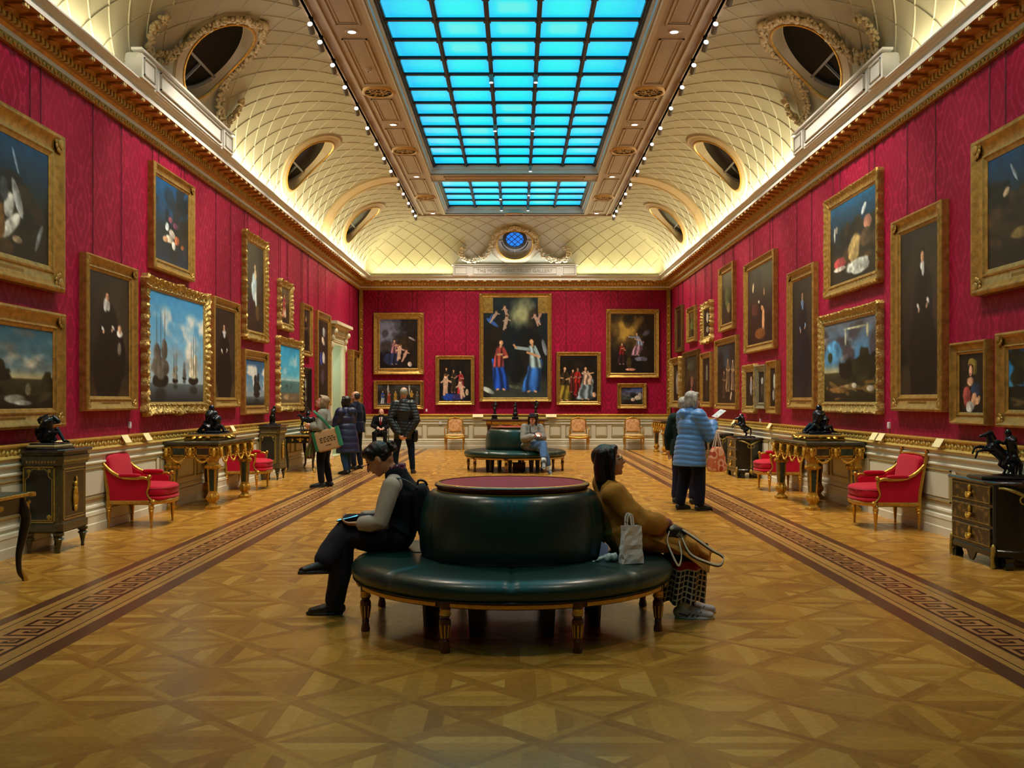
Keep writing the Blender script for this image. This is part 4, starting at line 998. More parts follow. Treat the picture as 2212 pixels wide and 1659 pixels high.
bronze('bronze_statue', 'dark bronze rearing horse held by a man, at right edge', (4.48, 9.14, .782), -PI/2+PI, b_rear_near, .97, wr=0, stand=[(.30, .46, .028, 'e')])
bronze('bronze_statue', 'dark bronze group of embracing figures on the right gilt console', (4.42, 14.42, .93), -PI/2, lambda m: b_pair(m, 1), 1.3, wr=0, stand=[(1.0, .58, .08, 'g'), (.70, .46, .014, 'b')])
bronze('bronze_statue', 'dark bronze rearing horse with rider on the second right commode', (4.5, 19.55, .78), -PI/2+PI, b_rear_rider, .95, wr=0, stand=[(.24, .44, .02, 'e')])
def b_vert(k):
    def f(mb):
        if k == 1:
            mb.ell((0, 0, .10), (.10, .09, .10)); mb.ell((0, 0, .24), (.085, .08, .09)); human(mb, (0, 0, .30), (0, 0, .42), (0, 0, .50), [(.08, 0, .47), (-.09, 0, .45)], [(.06, .03, .2), (-.06, -.03, .2)], s=1.3); cap(mb, [(0, 0, .5), (0, 0, .56)], [.012, .006])
        else:
            human(mb, (0, 0, .20), (.02*k, 0, .34), (.03, 0, .43), [(-.13, 0, .40), (.10, 0, .36)], [(.03, .02, .02), (-.03, -.03, .02)], s=1.7); cap(mb, [(0, 0, .02), (.02, 0, .22)], [.05, .045])
    return f
for px, k, lb, st in ((1068, 2, 'left', [(.2, .2, .03, 'e'), (.17, .17, .10, 'e'), (.19, .19, .02, 'w')]), (1113, 1, 'middle', [(.20, .2, .07, 'b')]), (1157, 3, 'right', [(.2, .2, .03, 'e'), (.16, .16, .13, 'e'), (.2, .2, .02, 'w')])):
    bronze('bronze_statuette', '%s one of three dark bronzes on the far central table' % lb, (fx(px, 30.3), 30.42, .925), 0, b_vert(k), .82, vox=.009, stand=st, group='bronzes on the far table')
# ---------------------------------------------------------------- pictures
rng = np.random.RandomState(11)
def hx(c): return np.array([int(c[i:i+2], 16)/255 for i in (1, 3, 5)]) if isinstance(c, str) else np.array(c, float)
class Art:   # a small painted field, later the vertex colours of the canvas
    def __init__(s, w, h): s.w, s.h = w, h; s.a = np.zeros((h, w, 3)); s.u, s.v = np.meshgrid((np.arange(w)+.5)/w, (np.arange(h)+.5)/h)   # v=0 is the top
    def noise(s, f, oct=3, sx=1):
        out = np.zeros((s.h, s.w)); amp = 1; tot = 0
        for o in range(oct):
            gw, gh = int(f*sx*2**o)+2, int(f*2**o)+2; g = rng.rand(gh, gw)
            x = s.u*(gw-1.001); y = s.v*(gh-1.001); i, j = x.astype(int), y.astype(int); fx_, fy = x-i, y-j
            fx_ = fx_*fx_*(3-2*fx_); fy = fy*fy*(3-2*fy)
            out += amp*((g[j, i]*(1-fx_)+g[j, i+1]*fx_)*(1-fy)+(g[j+1, i]*(1-fx_)+g[j+1, i+1]*fx_)*fy); tot += amp; amp *= .5
        return out/tot
    def grad(s, stops):
        ks = [k for k, c in stops]; cs = np.array([hx(c) for k, c in stops])
        for i in range(3): s.a[..., i] = np.interp(s.v, ks, cs[:, i])
        return s
    def mix(s, m, c): m = np.clip(m, 0, 1)[..., None]; s.a = s.a*(1-m)+hx(c)*m; return s
    def blob(s, x, y, rx, ry, c, soft=.35, ang=0, wob=.25, k=1.0):
        dx, dy = s.u-x, s.v-y; ca_, sa = math.cos(ang), math.sin(ang); p = (dx*ca_+dy*sa)/rx; q = (-dx*sa+dy*ca_)/ry
        d = np.sqrt(p*p+q*q)+wob*(s.noise(9, 3)-.5)*2; soft = soft*.6 if soft < 1 else soft
        m = np.clip(k*np.clip((1-d)/soft+.5, 0, 1), 0, 1)[..., None]; st = (.72+.62*s.noise(16, 2, 1.6))*(1.12-.35*np.clip(p*.8+.35, 0, 1)) if k == 1.0 and soft < 1 else np.ones_like(d)
        s.a = s.a*(1-m)+hx(c)*st[..., None]*m; return s
    def tex(s, amt=.25, f=14): s.a = s.a*(1-amt+2*amt*s.noise(f, 3))[..., None]; return s
    def clouds(s, y0, y1, c, thr=.52, f=4, k=1):
        m = (s.noise(f, 4)-thr)*6*np.clip((s.v-y0)*12, 0, 1)*np.clip((y1-s.v)*12, 0, 1); return s.mix(m*k, c)
    def robe(s, x0, y0, x1, y1, w0, w1, c, fold=1.0):    # draped cloth: tapering shape with streaked folds
        t = np.clip((s.v-y0)/(y1-y0), 0, 1); xc = x0+(x1-x0)*t; hw = w0+(w1-w0)*t; q = (s.u-xc)/hw
        d = np.abs(q)+.35*(s.noise(14, 3)-.5); m = np.clip((1.0-d)*5, 0, 1)*np.clip((s.v-y0)*60+.5, 0, 1)*np.clip((y1-s.v)*40+.5, 0, 1)
        f = .5+.5*np.sin(q*7+5*s.noise(6, 2)+t*3*(1 if x1 >= x0 else -1)); sh = (.45+.75*f*fold)*(1.15-.35*np.clip(q*.6+.5, 0, 1))
        m = m[..., None]; s.a = s.a*(1-m)+hx(c)*sh[..., None]*m; return s
    def limb(s, x0, y0, x1, y1, r, c):
        dx, dy = x1-x0, y1-y0; L2 = dx*dx+dy*dy+1e-9; t = np.clip(((s.u-x0)*dx+(s.v-y0)*dy)/L2, 0, 1); d = np.hypot((s.u-x0-t*dx)/s.asp, s.v-y0-t*dy)/r
        return s.mix(np.clip((1.15-d)*4, 0, 1), hx(c)*(.9))
    @property
    def asp(s): return s.h/s.w*1.0
    def figure(s, x, y, h, robe, skin='#d8a882', wd=.13, second=None, lean=0, reach=0):
        k = s.asp; w = h*wd*k; second = second or robe; lx = x+lean*h*.12*k
        s.robe(lx, y+.38*h, x-lean*h*.05*k, y+h, w*1.0, w*1.5, second); s.robe(x, y+.13*h, lx, y+.55*h, w*.62, w*1.0, robe)
        s.limb(x+w*.5, y+.20*h, x+w*1.0, y+.34*h, .035*h, robe); s.limb(x+w*1.0, y+.34*h, x+w*.3+reach*w, y+.38*h-abs(reach)*.12*h, .022*h, skin)
        s.limb(x-w*.5, y+.20*h, x-w*.8+reach*w*1.6, y+.33*h-abs(reach)*.16*h, .030*h, robe); s.limb(x-w*.8+reach*w*1.6, y+.33*h-abs(reach)*.16*h, x-w*.3+reach*w*2.4, y+.34*h-abs(reach)*.22*h, .020*h, skin)
        s.blob(x, y+.05*h, .058*h*k, .062*h, '#2a1a12', .3, wob=.15); s.blob(x+(.012*h*k if reach >= 0 else -.012*h*k), y+.062*h, .040*h*k, .050*h, skin, .25, wob=.05); s.limb(x, y+.10*h, x, y+.14*h, .022*h, skin)
        s.limb(x-w*.4, y+h*.99, x-w*.6, y+h, .018*h, skin); s.limb(x+w*.4, y+h*.99, x+w*.6, y+h, .018*h, skin); return s
    def child(s, x, y, h, skin='#dcb49c', fly=0, cl=None):
        k = s.asp; 
        if cl: s.robe(x-fly*h*.3*k, y+.25*h, x-fly*h*.5*k, y+.7*h, .16*h*k, .24*h*k, cl)
        s.limb(x, y+.22*h, x-fly*.30*h*k, y+.52*h, .12*h, skin); s.limb(x-fly*.30*h*k, y+.52*h, x-fly*.62*h*k+.05*h*k, y+.82*h, .065*h, skin); s.limb(x-fly*.30*h*k-.05*h*k, y+.52*h, x-fly*.55*h*k-.08*h*k, y+.92*h, .06*h, skin)
        s.limb(x, y+.22*h, x+.26*h*k, y+.34*h-fly*.10*h, .042*h, skin); s.limb(x, y+.22*h, x-.22*h*k, y+.36*h, .042*h, skin); s.blob(x+.02*k*h, y+.07*h, .10*h*k, .10*h, skin, .3, wob=.05); s.blob(x, y+.02*h, .10*h*k, .06*h, '#6a4428', .4, wob=.2); return s
def art(kind, w, h, p={}):
    k_ = 1.9 if w >= 36 else 1.5; w, h = int(w*k_), int(h*k_)
    A = Art(w, h); R_ = rng.rand
    if kind == 'portrait':
        A.grad([(0, p.get('bg', '#17110f')), (.8, '#0e0b0c'), (.86, p.get('fl', '#2a1f14')), (1, p.get('fl', '#3a2a16'))]); x = p.get('x', .5); y = p.get('y', .18); sc_ = p.get('s', 1)
        bl = p.get('lt', '#33291f'); A.blob(x+.2, y+.25, .55, .40, bl, 1.3); rc = p.get('c', '#0a0809'); r2_ = tuple(hx(rc)*1.0+.035)
        A.blob(x, y+.58*sc_, .36, .34*sc_, rc, .15, wob=.12); A.blob(x, y+.30*sc_, .22, .26*sc_, rc, .15, wob=.12); A.blob(x, y+.14*sc_, .21, .075*sc_, rc, .2, wob=.1)
        for q in (-1, 1): A.blob(x+q*.20, y+.23*sc_, .055, .13*sc_, r2_, .4, -q*.25); A.blob(x+q*.10, y+.55*sc_, .03, .28*sc_, r2_, .8, k=.8)
        cl = p.get('col', 1); A.blob(x-.01, y+.058, .075*cl, .026, p.get('cc', '#cfd3d4'), .25, wob=.2); A.blob(x+.01, y+.085, .045*cl, .035, p.get('cc', '#cfd3d4'), .4, wob=.2)
        A.blob(x, y-.012, .058, .040, '#1c120e', .25, wob=.1); A.blob(x-.006, y+.006, .042, .034, '#d9a988', .2, wob=.05); A.blob(x+.018, y+.01, .018, .026, '#a87454', .6, k=.7); A.blob(x-.02, y+.002, .010, .004, '#3a2018', .5, wob=0); A.blob(x+.012, y+.002, .009, .004, '#3a2018', .5, wob=0); A.blob(x-.004, y+.022, .014, .003, '#9a4a3c', .5, wob=0)
        for qx, qy in ((.14, .25), (-.12, .27)): A.blob(x+qx, y+qy*sc_, .035, .016, p.get('cc', '#cfd3d4'), .3, .3); A.blob(x+qx*.8, y+(qy+.022)*sc_, .030, .014, '#c9a084', .3, -.4)
        if p.get('child'):
            A.blob(.78, .66, .13, .20, '#0c0a0b', .3); A.blob(.76, .47, .075, .03, '#dcdcda', .3); A.blob(.76, .435, .05, .034, '#d4a688', .3, wob=.08); A.blob(.75, .60, .05, .05, '#6a6458', .5)
            A.blob(.40, .255, .055, .06, '#c4c6c8', .5, .3)
        A.tex(.18)
    elif kind == 'sea':
        A.grad([(0, p.get('s0', '#1f74b8')), (.45, p.get('s1', '#4aa3d4')), (p.get('hz', .76), p.get('s2', '#9db6bd')), (p.get('hz', .76)+.01, '#5b6a70'), (1, p.get('w', '#23262b'))])
        if p.get('cl', 1): A.clouds(.08, .72, '#dfe0dc', .5, 3.4); A.clouds(.35, .75, '#8e9aa6', .55, 5, .6)
        for x, y, k, c in p.get('ships', []):
            A.blob(x, y, .07*k, .035*k, '#1a1815', .3); A.blob(x, y-.06*k, .075*k, .05*k, c, .3, wob=.4); A.blob(x-.03*k, y-.13*k, .03*k, .045*k, c, .3); A.blob(x+.03*k, y-.15*k, .026*k, .05*k, c, .3)
            for q in (-.035, .0, .035): A.blob(x+q*k, y-.17*k, .004, .16*k, '#3a342c', .6, wob=0)
            A.blob(x, y+.07*k, .055*k, .03*k, '#15171a', .8, k=.6)
        A.tex(.08)
    elif kind == 'city':
        A.grad([(0, '#1f9ad6'), (.5, '#4fb4d8'), (.60, '#a9c8c8'), (.62, '#4e7f84'), (.8, '#3d6a6e'), (.84, '#6b604e'), (1, '#5d4d38')]); A.clouds(.05, .55, '#9fd0e0', .55, 3, .8)
        for k in range(22): A.blob(R_(), .64+.14*R_(), .03, .006, '#1d2c30', .5)
        A.blob(.5, .90, .35, .05, '#8a7656', .5); A.tex(.10)
    elif kind == 'landscape':
        A.grad([(0, p.get('s0', '#3f6f8c')), (.5, p.get('s1', '#8fb0bc')), (.62, p.get('s2', '#c8b98c')), (.64, '#3a3824'), (1, p.get('g', '#141109'))])
        if p.get('cl', 1): A.clouds(0, .58, p.get('cc', '#6a6d6c'), .45, 3, .95); A.clouds(.1, .55, '#c8c4b4', .58, 4, .7)
        for k in range(p.get('n', 22)):
            x = R_(); x = x*.5 if p.get('left') and R_() < .8 else (1-x*.5 if p.get('right') and R_() < .8 else x)
            y = .50+.35*R_() if not p.get('tall') else .25+.5*R_(); A.blob(x, y, .05+.08*R_(), .06+.10*R_(), ('#151a0e', '#1f2412', '#2a2a16', '#0d0f0a')[k % 4], .4, wob=.5)
        for k in range(14): A.blob(R_(), .72+.25*R_(), .10*R_()+.02, .012+.02*R_(), p.get('hi', '#6a5634'), .8, (R_()-.5), k=.7)
        for x, y, rx, ry, c in p.get('extra', []): A.blob(x, y, rx, ry, c, .5)
        A.tex(.2)
    elif kind == 'hunt':
        A.grad([(0, p.get('s0', '#0f3c66')), (.35, '#152838'), (.6, '#141312'), (1, '#1c150c')])
        for k in range(30): A.blob(R_(), .35+.6*R_(), .05+.12*R_(), .04+.08*R_(), ('#1e170e', '#0d0c0b', '#2c2013', '#15100c', '#3a2a18')[k % 5], .6, 3*R_())
        for x, y, rx, ry, an, c in p.get('extra', []): A.blob(x, y, rx, ry, c, .3, an)
        A.tex(.25)
    elif kind == 'scene':
        A.grad(p.get('bg', [(0, '#1d1410'), (1, '#120d0b')])); 
        if p.get('glow'): gx, gy, gr, gc = p['glow']; A.blob(gx, gy, gr*1.2, gr, gc, 1.2, wob=.5)
        for k in range(16): A.blob(R_(), R_(), .08+.12*R_(), .06+.10*R_(), ('#0d0a0a', '#1e1511', '#2a1c14')[k % 3], .8, 3*R_(), k=.5)
        for f in p.get('fig', []): A.figure(*f[:3], *f[3:5], *(f[5:] if len(f) > 5 else ()))
        for x, y, rx, ry, an, c in p.get('extra', []): A.blob(x, y, rx, ry, c, .35, an)
        for f in p.get('fig2', []): A.figure(*f[:4], **(f[4] if len(f) > 4 else {}))
        for f in p.get('kids', []): A.child(*f[:3], **(f[3] if len(f) > 3 else {}))
        A.tex(.16)
    return A.a
CANV = mat('oil_canvas', '#303030', .42, attr='col', spec=.3, bump=.06, bscale=80)
WIRE = mat('hanging_wire_dark', '#23070f', .5)
FM = {'plain': mat('frame_gilt', '#b8924a', .34, .6, var=.4, vscale=14, bump=.25, bscale=45), 'orn': mat('frame_carved', '#c0a25c', .32, .55, var=.45, vscale=26, bump=.6, bscale=50),
      'dark': mat('frame_ebony', '#17110e', .35, .1, var=.3, vscale=10, bump=.3), 'silver': mat('frame_silver_gilt', '#9c9a80', .34, .6, var=.35, vscale=20, bump=.3), 'brown': mat('frame_old_gilt', '#6e5022', .4, .5, var=.45, vscale=14, bump=.4)}
def picture(side, a0, a1, z0, z1, fw, kind, arr, label, group=None, th=.10, orn=0, wires=2, plate=False, tilt=0, notch=None):
    wd, ht, ac_ = abs(a1-a0), z1-z0, (a0+a1)/2
    if side == 'L': loc, rz = (-W, ac_, z0), PI/2
    elif side == 'R': loc, rz = (W, ac_, z0), -PI/2
    else: loc, rz = (ac_, Y1, z0), 0
    t = thing('framed_painting', label, 'painting', loc, rz, group)
    X = wd/2; D = th
    prof = [(0, 0), (0, D*.82), (.06, D*.95), (.13, D), (.20, D*.96), (.30, D*.74), (.45, D*.60), (.62, D*.52), (.70, D*.52), (.73, D*.62), (.80, D*.64), (.85, D*.50), (.92, D*.46), (1, D*.40), (1, D*.2)]
    b = MB(); rr = random.Random(int(wd*977+ht*131))
    N = 1 if not orn else None
    corners = lambda o: [(-X+o, o), (X-o, o), (X-o, ht-o), (-X+o, ht-o)]
    for e in range(4):
        p0, p1 = corners(0)[e], corners(0)[(e+1) % 4]; L = math.hypot(p1[0]-p0[0], p1[1]-p0[1]); n = 1 if not orn else max(8, int(L/.022))
        rings = []
        for i in range(n+1):
            s = i/n; ring = []
            q_ = s*L
            wave = abs(math.sin(q_*PI/.17+.4)); wave2 = math.sin(q_*2*PI/.09)
            mid = math.exp(-((s-.5)*L/.10)**2)+math.exp(-((s*L)/.12)**2)+math.exp(-(((1-s)*L)/.12)**2)
            for o, hgt in prof:
                oo = o*fw; c0, c1 = corners(oo)[e], corners(oo)[(e+1) % 4]; x = c0[0]+(c1[0]-c0[0])*s; z = c0[1]+(c1[1]-c0[1])*s
                if orn and 0 < i < n:
                    nx, nz = ((0, -1), (1, 0), (0, 1), (-1, 0))[e]
                    if o <= .2: k = orn*(.022*wave+.025*mid); x += nx*k; z += nz*k
                    if .05 < o < .75 and hgt > 0: hgt += orn*(.010*wave2+.012*math.sin(q_*2*PI/.13+o*14)+.012*mid)
                    if o > .9: pass
                ring.append((x, -hgt, z))
            rings.append(ring)
        b.loft(rings, caps=False, closed=False)
    fr = b.build('frame', FM[kind], t, smooth=35)
    if notch:    # gilt spandrels in the upper corners
        for s in (-1, 1): b = MB(); b.box(s*(X-fw), s*(X-fw-notch[0]), -D*.42, -D*.35, ht-fw-notch[1], ht-fw); b.build('spandrel', FM[kind], t)
    nx, nz = arr.shape[1], arr.shape[0]; cw, chh = wd-2*fw, ht-2*fw; V = []; 
    for j in range(nz+1):
        for i in range(nx+1): V.append((-cw/2+cw*i/nx, -D*.36, ht-fw-chh*j/nz))
    Fc = [(j*(nx+1)+i, (j+1)*(nx+1)+i, (j+1)*(nx+1)+i+1, j*(nx+1)+i+1) for j in range(nz) for i in range(nx)]
    pad = np.pad(arr, ((0, 1), (0, 1), (0, 0)), 'edge'); pad2 = np.pad(arr, ((1, 0), (1, 0), (0, 0)), 'edge'); cc = np.clip((pad+pad2)/2, 0, 1); cc = np.where(cc <= .04045, cc/12.92, ((cc+.055)/1.055)**2.4)
    me = bpy.data.meshes.new('canvas'); me.from_pydata(V, [], Fc); ca = me.color_attributes.new('col', 'FLOAT_COLOR', 'POINT')
    ca.data.foreach_set('color', np.concatenate([cc.reshape(-1, 3), np.ones(((nx+1)*(nz+1), 1))], 1).astype(np.float32).ravel()); me.materials.append(CANV)
    o = bpy.data.objects.new('canvas', me); COL.objects.link(o); o.parent = t
    b = MB(); b.box(-X+.03, X-.03, -D*.15, -.002, .03, ht-.03); b.build('backing', mat('frame_back', '#3a2a1c', .7), t)
    if kind in ('plain', 'orn') and wd > .9 and not orn:
        for sx in (-1, 1):
            for zz in (0, ht):
                b = MB(); sz = 1 if zz == 0 else -1; c = (sx*(X-fw*.32), -D*.86, zz+sz*fw*.32)
                b.ell(c, (fw*.26, .014, fw*.26), n=10, m=5)
                for q in range(4): b.ell((c[0]-sx*math.cos(q*.5)*fw*.35, -D*.78, c[2]+sz*math.sin(q*.5)*fw*.35), (fw*.13, .012, fw*.13), n=8, m=4)
                b.build('corner_ornament', FM[kind], t, smooth=60)
    if plate: b = MB(); b.box(-wd*.17, wd*.17, -D*.60, -D*.5, fw*.36, fw*.58); b.build('name_plate', mat('plate_gilt', '#8a6a2c', .4, .5), t)
    if z0 > 2 and wires == 2: wires = 4
    for q in range(wires):
        x = ((q-.5)*wd*.55 if wires == 2 else (-.41, -.27, .27, .36)[q]*wd)
        b = MB(); b.tube([(x, -.012, ht-.05), (x, -.012, ZT+.06-z0), (x, -.055, ZT+.062-z0)], .0045, n=5); b.build('hanging_wire', WIRE, t)
    if tilt: t.rotation_euler[0] = 0
    return t
def LP(px): return 4.81*F/(CX-px)
def RP(px): return 4.71*F/(px-CX)
def left(n0, n1, z0, z1, *a, **k): return picture('L', LP(n0) if n0 > -400 else 8.1, LP(n1), z0, z1, *a, **k)
def right(n0, n1, z0, z1, *a, **k): return picture('R', RP(n0), RP(n1), z0, z1, *a, **k)
GA = None
left(-160, 140, 2.64, 4.30, .26, 'plain', art('hunt', 80, 62, {'extra': [(.60, .58, .05, .12, .2, '#b9bdbb'), (.68, .50, .035, .16, -.3, '#9aa0a2'), (.62, .74, .05, .13, .6, '#c9cdc8'), (.55, .45, .04, .10, 0, '#3a4248'), (.90, .78, .02, .13, .3, '#7c848c'), (.68, .85, .05, .03, 0, '#8a7a60'), (.52, .74, .04, .15, 0, '#6a4a22'), (.66, .18, .012, .10, -.3, '#7a94b0')]}), 'large picture of white dead bird, top row at left edge', plate=True, th=.12)
left(-150, 145, 1.22, 2.42, .20, 'plain', art('landscape', 84, 56, {'left': 1, 's0': '#24566e', 's1': '#5f7e88', 'g': '#100d08', 'hi': '#3c3826', 'extra': [(.62, .88, .10, .05, '#8e9088'), (.70, .93, .10, .03, '#a0a29a'), (.75, .76, .03, .08, '#6a6450')]}), 'stormy landscape with a waterfall, lower row at left edge behind the crouching bronze', plate=True, wires=0)
left(190, 300, 1.38, 3.17, .17, 'plain', art('portrait', 44, 66, {'x': .45, 'child': 1, 'col': 1.1}), 'full-length portrait of woman in black with a child, left wall', plate=True)
left(335, 423, 3.27, 4.70, .16, 'plain', art('scene', 44, 56, {'bg': [(0, '#0f4a80'), (.4, '#17395a'), (.6, '#1a2028'), (1, '#17263c')], 'extra': [(.35, .55, .05, .05, 0, '#c8d8e0'), (.5, .62, .09, .05, .3, '#b8b0a8'), (.42, .70, .12, .05, 0, '#c0b8a8'), (.65, .68, .08, .06, 0, '#a05a3c'), (.30, .72, .08, .04, 0, '#b08a6a'), (.55, .76, .05, .05, .3, '#cfcfc8'), (.82, .74, .05, .03, 0, '#a05a30'), (.45, .45, .06, .04, 0, '#8a4a5a'), (.6, .5, .08, .04, 0, '#6a3a58')]}), 'blue-toned picture of small white figures, upper row of the left wall')
left(322, 454, 1.33, 3.13, .15, 'orn', art('sea', 70, 74, {'s0': '#2f86c4', 's1': '#69a7d2', 's2': '#a9bcc8', 'hz': .82, 'ships': [(.20, .80, 1.9, '#5a5650'), (.80, .79, 1.35, '#c8c4ae'), (.45, .80, .8, '#8a8880'), (.62, .77, .5, '#6a6c68')]}), 'sailing ships under blue cloudy sky in a carved gilt frame, left wall', orn=1.1, wires=0)
left(465, 521, 1.38, 3.18, .17, 'plain', art('portrait', 36, 64, {'x': .47, 'y': .20, 'col': 1.3, 'fl': '#4a3820'}), 'full-length portrait of woman in black and white, left wall right of the ships', plate=True)
left(534, 581, 2.62, 4.55, .17, 'plain', art('scene', 44, 66, {'bg': [(0, '#3a3628'), (1, '#2a2016')], 'extra': [(.45, .48, .16, .16, .2, '#a8c0cc'), (.55, .60, .06, .12, -.2, '#c0ccd0'), (.52, .33, .07, .06, 0, '#c0b090'), (.50, .25, .05, .04, 0, '#b89a78'), (.30, .72, .14, .12, 0, '#2c1420'), (.65, .78, .12, .10, 0, '#4c3c1c')]}), 'tall picture of a figure in pale drapery, upper row of left wall', orn=.7)
left(531, 582.5, 1.24, 2.42, .17, 'plain', art('sea', 44, 52, {'s0': '#1f4f7c', 's1': '#5f90b4', 's2': '#8a98a4', 'hz': .80, 'w': '#141414', 'cl': 1, 'ships': [(.60, .75, 2.4, '#1c2024')]}), 'small dark ship in a storm, lower row of left wall', wires=0)
left(609, 634, 3.00, 3.98, .13, 'orn', art('scene', 34, 46, {'bg': [(0, '#6a5030'), (1, '#3a2a1c')], 'fig': [(.45, .18, .66, '#a02838', '#dcae88', .20, '#c07860')], 'extra': [(.55, .72, .13, .10, 0, '#c8b8a0')]}), 'small picture of seated figure in red, narrow carved frame, upper left wall', orn=.9)
left(606, 656, 1.30, 2.80, .15, 'orn', art('city', 50, 60), 'bright blue harbour view in carved gilt frame on left wall', orn=1.0, wires=0)
left(657, 677, 2.52, 3.72, .13, 'plain', art('portrait', 26, 46, {'cc': '#b89060'}), 'narrow dark portrait, upper left wall near the doorway')
left(658, 674, 1.22, 2.26, .14, 'dark', art('scene', 28, 40, {'extra': [(.5, .3, .2, .15, 0, '#8a8a80'), (.5, .75, .3, .08, 0, '#6a6a58'), (.5, .55, .12, .1, 0, '#5a5248')]}), 'small grey picture in wide black frame, left wall', wires=0)
left(688, 716.5, 1.36, 3.70, .20, 'plain', art('scene', 40, 70, {'bg': [(0, '#2c2420'), (1, '#15100e')], 'extra': [(.6, .14, .13, .07, 0, '#9aa0a8'), (.55, .26, .14, .05, .2, '#b8a898'), (.35, .50, .10, .09, 0, '#2a3c90'), (.6, .48, .13, .07, .2, '#c8c0b8'), (.5, .72, .18, .10, 0, '#3a3040')]}), 'tall dark picture beside the doorway on left wall')
picture('L', 28.9, 30.2, 1.26, 2.98, .22, 'plain', art('scene', 30, 46), 'deep gilt framed picture in the far left corner past the doorway', th=.20)
# right wall, from the near edge to the far corner
right(2390, 2098, 2.57, 4.16, .25, 'plain', art('hunt', 80, 62, {'s0': '#143c66', 'extra': [(.28, .20, .012, .10, -.4, '#8a9aa8'), (.52, .55, .10, .18, .4, '#5a3c14'), (.35, .75, .10, .05, 0, '#6a5a34'), (.62, .78, .08, .04, .4, '#8a7c58'), (.20, .35, .03, .05, .5, '#9a8a70')]}), 'large dark picture of a hound, top row at right edge', plate=True, th=.12)
right(2380, 2147, 1.24, 2.16, .17, 'plain', art('landscape', 70, 54, {'right': 0, 'cl': 0, 's0': '#1272c8', 's1': '#3a92cc', 's2': '#3f7ca0', 'n': 6, 'extra': [(.16, .18, .14, .14, '#1a2410'), (.26, .32, .12, .10, '#2c3418'), (.12, .45, .10, .18, '#11190c'), (.08, .1, .08, .14, '#0f160b'), (.4, .60, .3, .03, '#1c4c78'), (.12, .70, .25, .08, '#0d120a')]}), 'blue sky landscape with tree, lower row at right edge', th=.10, wires=0)
right(2126, 2049, 1.245, 2.12, .13, 'plain', art('scene', 50, 68, {'bg': [(0, '#221c10'), (1, '#15100b')], 'extra': [(.52, .16, .17, .09, 0, '#8a7434'), (.60, .26, .10, .12, .3, '#7c6a30'), (.47, .27, .10, .10, 0, '#20140e'), (.46, .29, .075, .095, 0, '#dba286'), (.44, .345, .03, .012, 0, '#a03830'), (.43, .47, .13, .08, 0, '#d8a888'), (.30, .72, .16, .18, .3, '#9c4a44'), (.68, .60, .18, .12, 0, '#1f3350'), (.60, .78, .12, .12, .5, '#c89878'), (.74, .80, .10, .06, -.6, '#d4a684'), (.42, .90, .15, .10, 0, '#c4c4c0')]}), 'woman in yellow turban with hand on chest, right wall lower row', wires=0)
right(2031, 1922, 1.37, 3.74, .20, 'plain', art('portrait', 46, 90, {'bg': '#241c16', 'x': .60, 'y': .17, 's': 1.1, 'c': '#0b090a', 'fl': '#2e261a', 'col': .7}), 'very tall portrait of man in black, right wall', plate=True)
right(1893, 1778, 3.06, 4.55, .17, 'plain', art('hunt', 60, 62, {'s0': '#1b5680', 'extra': [(.22, .75, .13, .07, 0, '#b04048'), (.22, .82, .14, .03, 0, '#d0c8c0'), (.55, .62, .12, .18, .3, '#a8925c'), (.62, .86, .24, .10, 0, '#b0b8b4'), (.82, .38, .08, .08, 0, '#9a6a58'), (.75, .20, .03, .07, .6, '#a8b4bc'), (.10, .35, .02, .10, 0, '#b8bcb4'), (.15, .30, .03, .05, 0, '#7c7c70'), (.78, .55, .12, .12, 0, '#4a3a28')]}), 'still life with red fruit on white cloth, top row of right wall', orn=.35)
right(1893, 1766, 1.33, 2.80, .15, 'orn', art('landscape', 66, 66, {'right': 1, 's0': '#5c6470', 's1': '#3f7fb4', 's2': '#b8b084', 'cc': '#3c3c44', 'hi': '#8a6a34', 'n': 18, 'extra': [(.20, .36, .16, .14, '#4a8cc0'), (.12, .44, .05, .07, '#2c3820'), (.62, .10, .22, .015, '#a8ac90'), (.44, .20, .02, .10, '#98a094'), (.84, .16, .02, .08, '#a0a080'), (.50, .82, .18, .03, '#8a7450'), (.60, .80, .05, .03, '#b8b0a0'), (.88, .84, .06, .03, '#a8a498'), (.30, .85, .2, .04, '#7a5a2c')]}), 'rainbow landscape in a carved gilt frame, right wall', orn=.5, wires=0)
right(1755, 1698, 1.36, 3.71, .19, 'plain', art('portrait', 42, 84, {'bg': '#1f1a1c', 'x': .50, 'y': .14, 'c': '#10121f', 'cc': '#7090c0', 'fl': '#1c1a1a', 'col': .9}), 'very tall portrait in dark blue with white sleeves, right wall', plate=True)
right(1669, 1605, 2.46, 4.30, .17, 'plain', art('scene', 46, 66, {'bg': [(0, '#3c3a30'), (.5, '#2a1c18'), (1, '#2c1a12')], 'extra': [(.22, .25, .03, .06, .2, '#d0c090'), (.62, .72, .05, .16, 0, '#d8a070'), (.58, .56, .05, .03, .5, '#c09068'), (.45, .46, .03, .02, 0, '#d8d0c0'), (.5, .88, .22, .07, 0, '#7a4a24'), (.3, .55, .15, .08, 0, '#4c2820'), (.65, .35, .02, .06, 0, '#b08868')]}), 'large brown picture of figures with raised hand, upper right wall')
right(1581, 1550.5, 3.08, 4.56, .17, 'plain', art('scene', 30, 50, {'bg': [(0, '#4a4430'), (1, '#2c281c')], 'extra': [(.5, .5, .2, .2, 0, '#4c5630'), (.6, .7, .15, .1, 0, '#8a7a50')]}), 'narrow greenish picture, top row toward the far end of right wall')
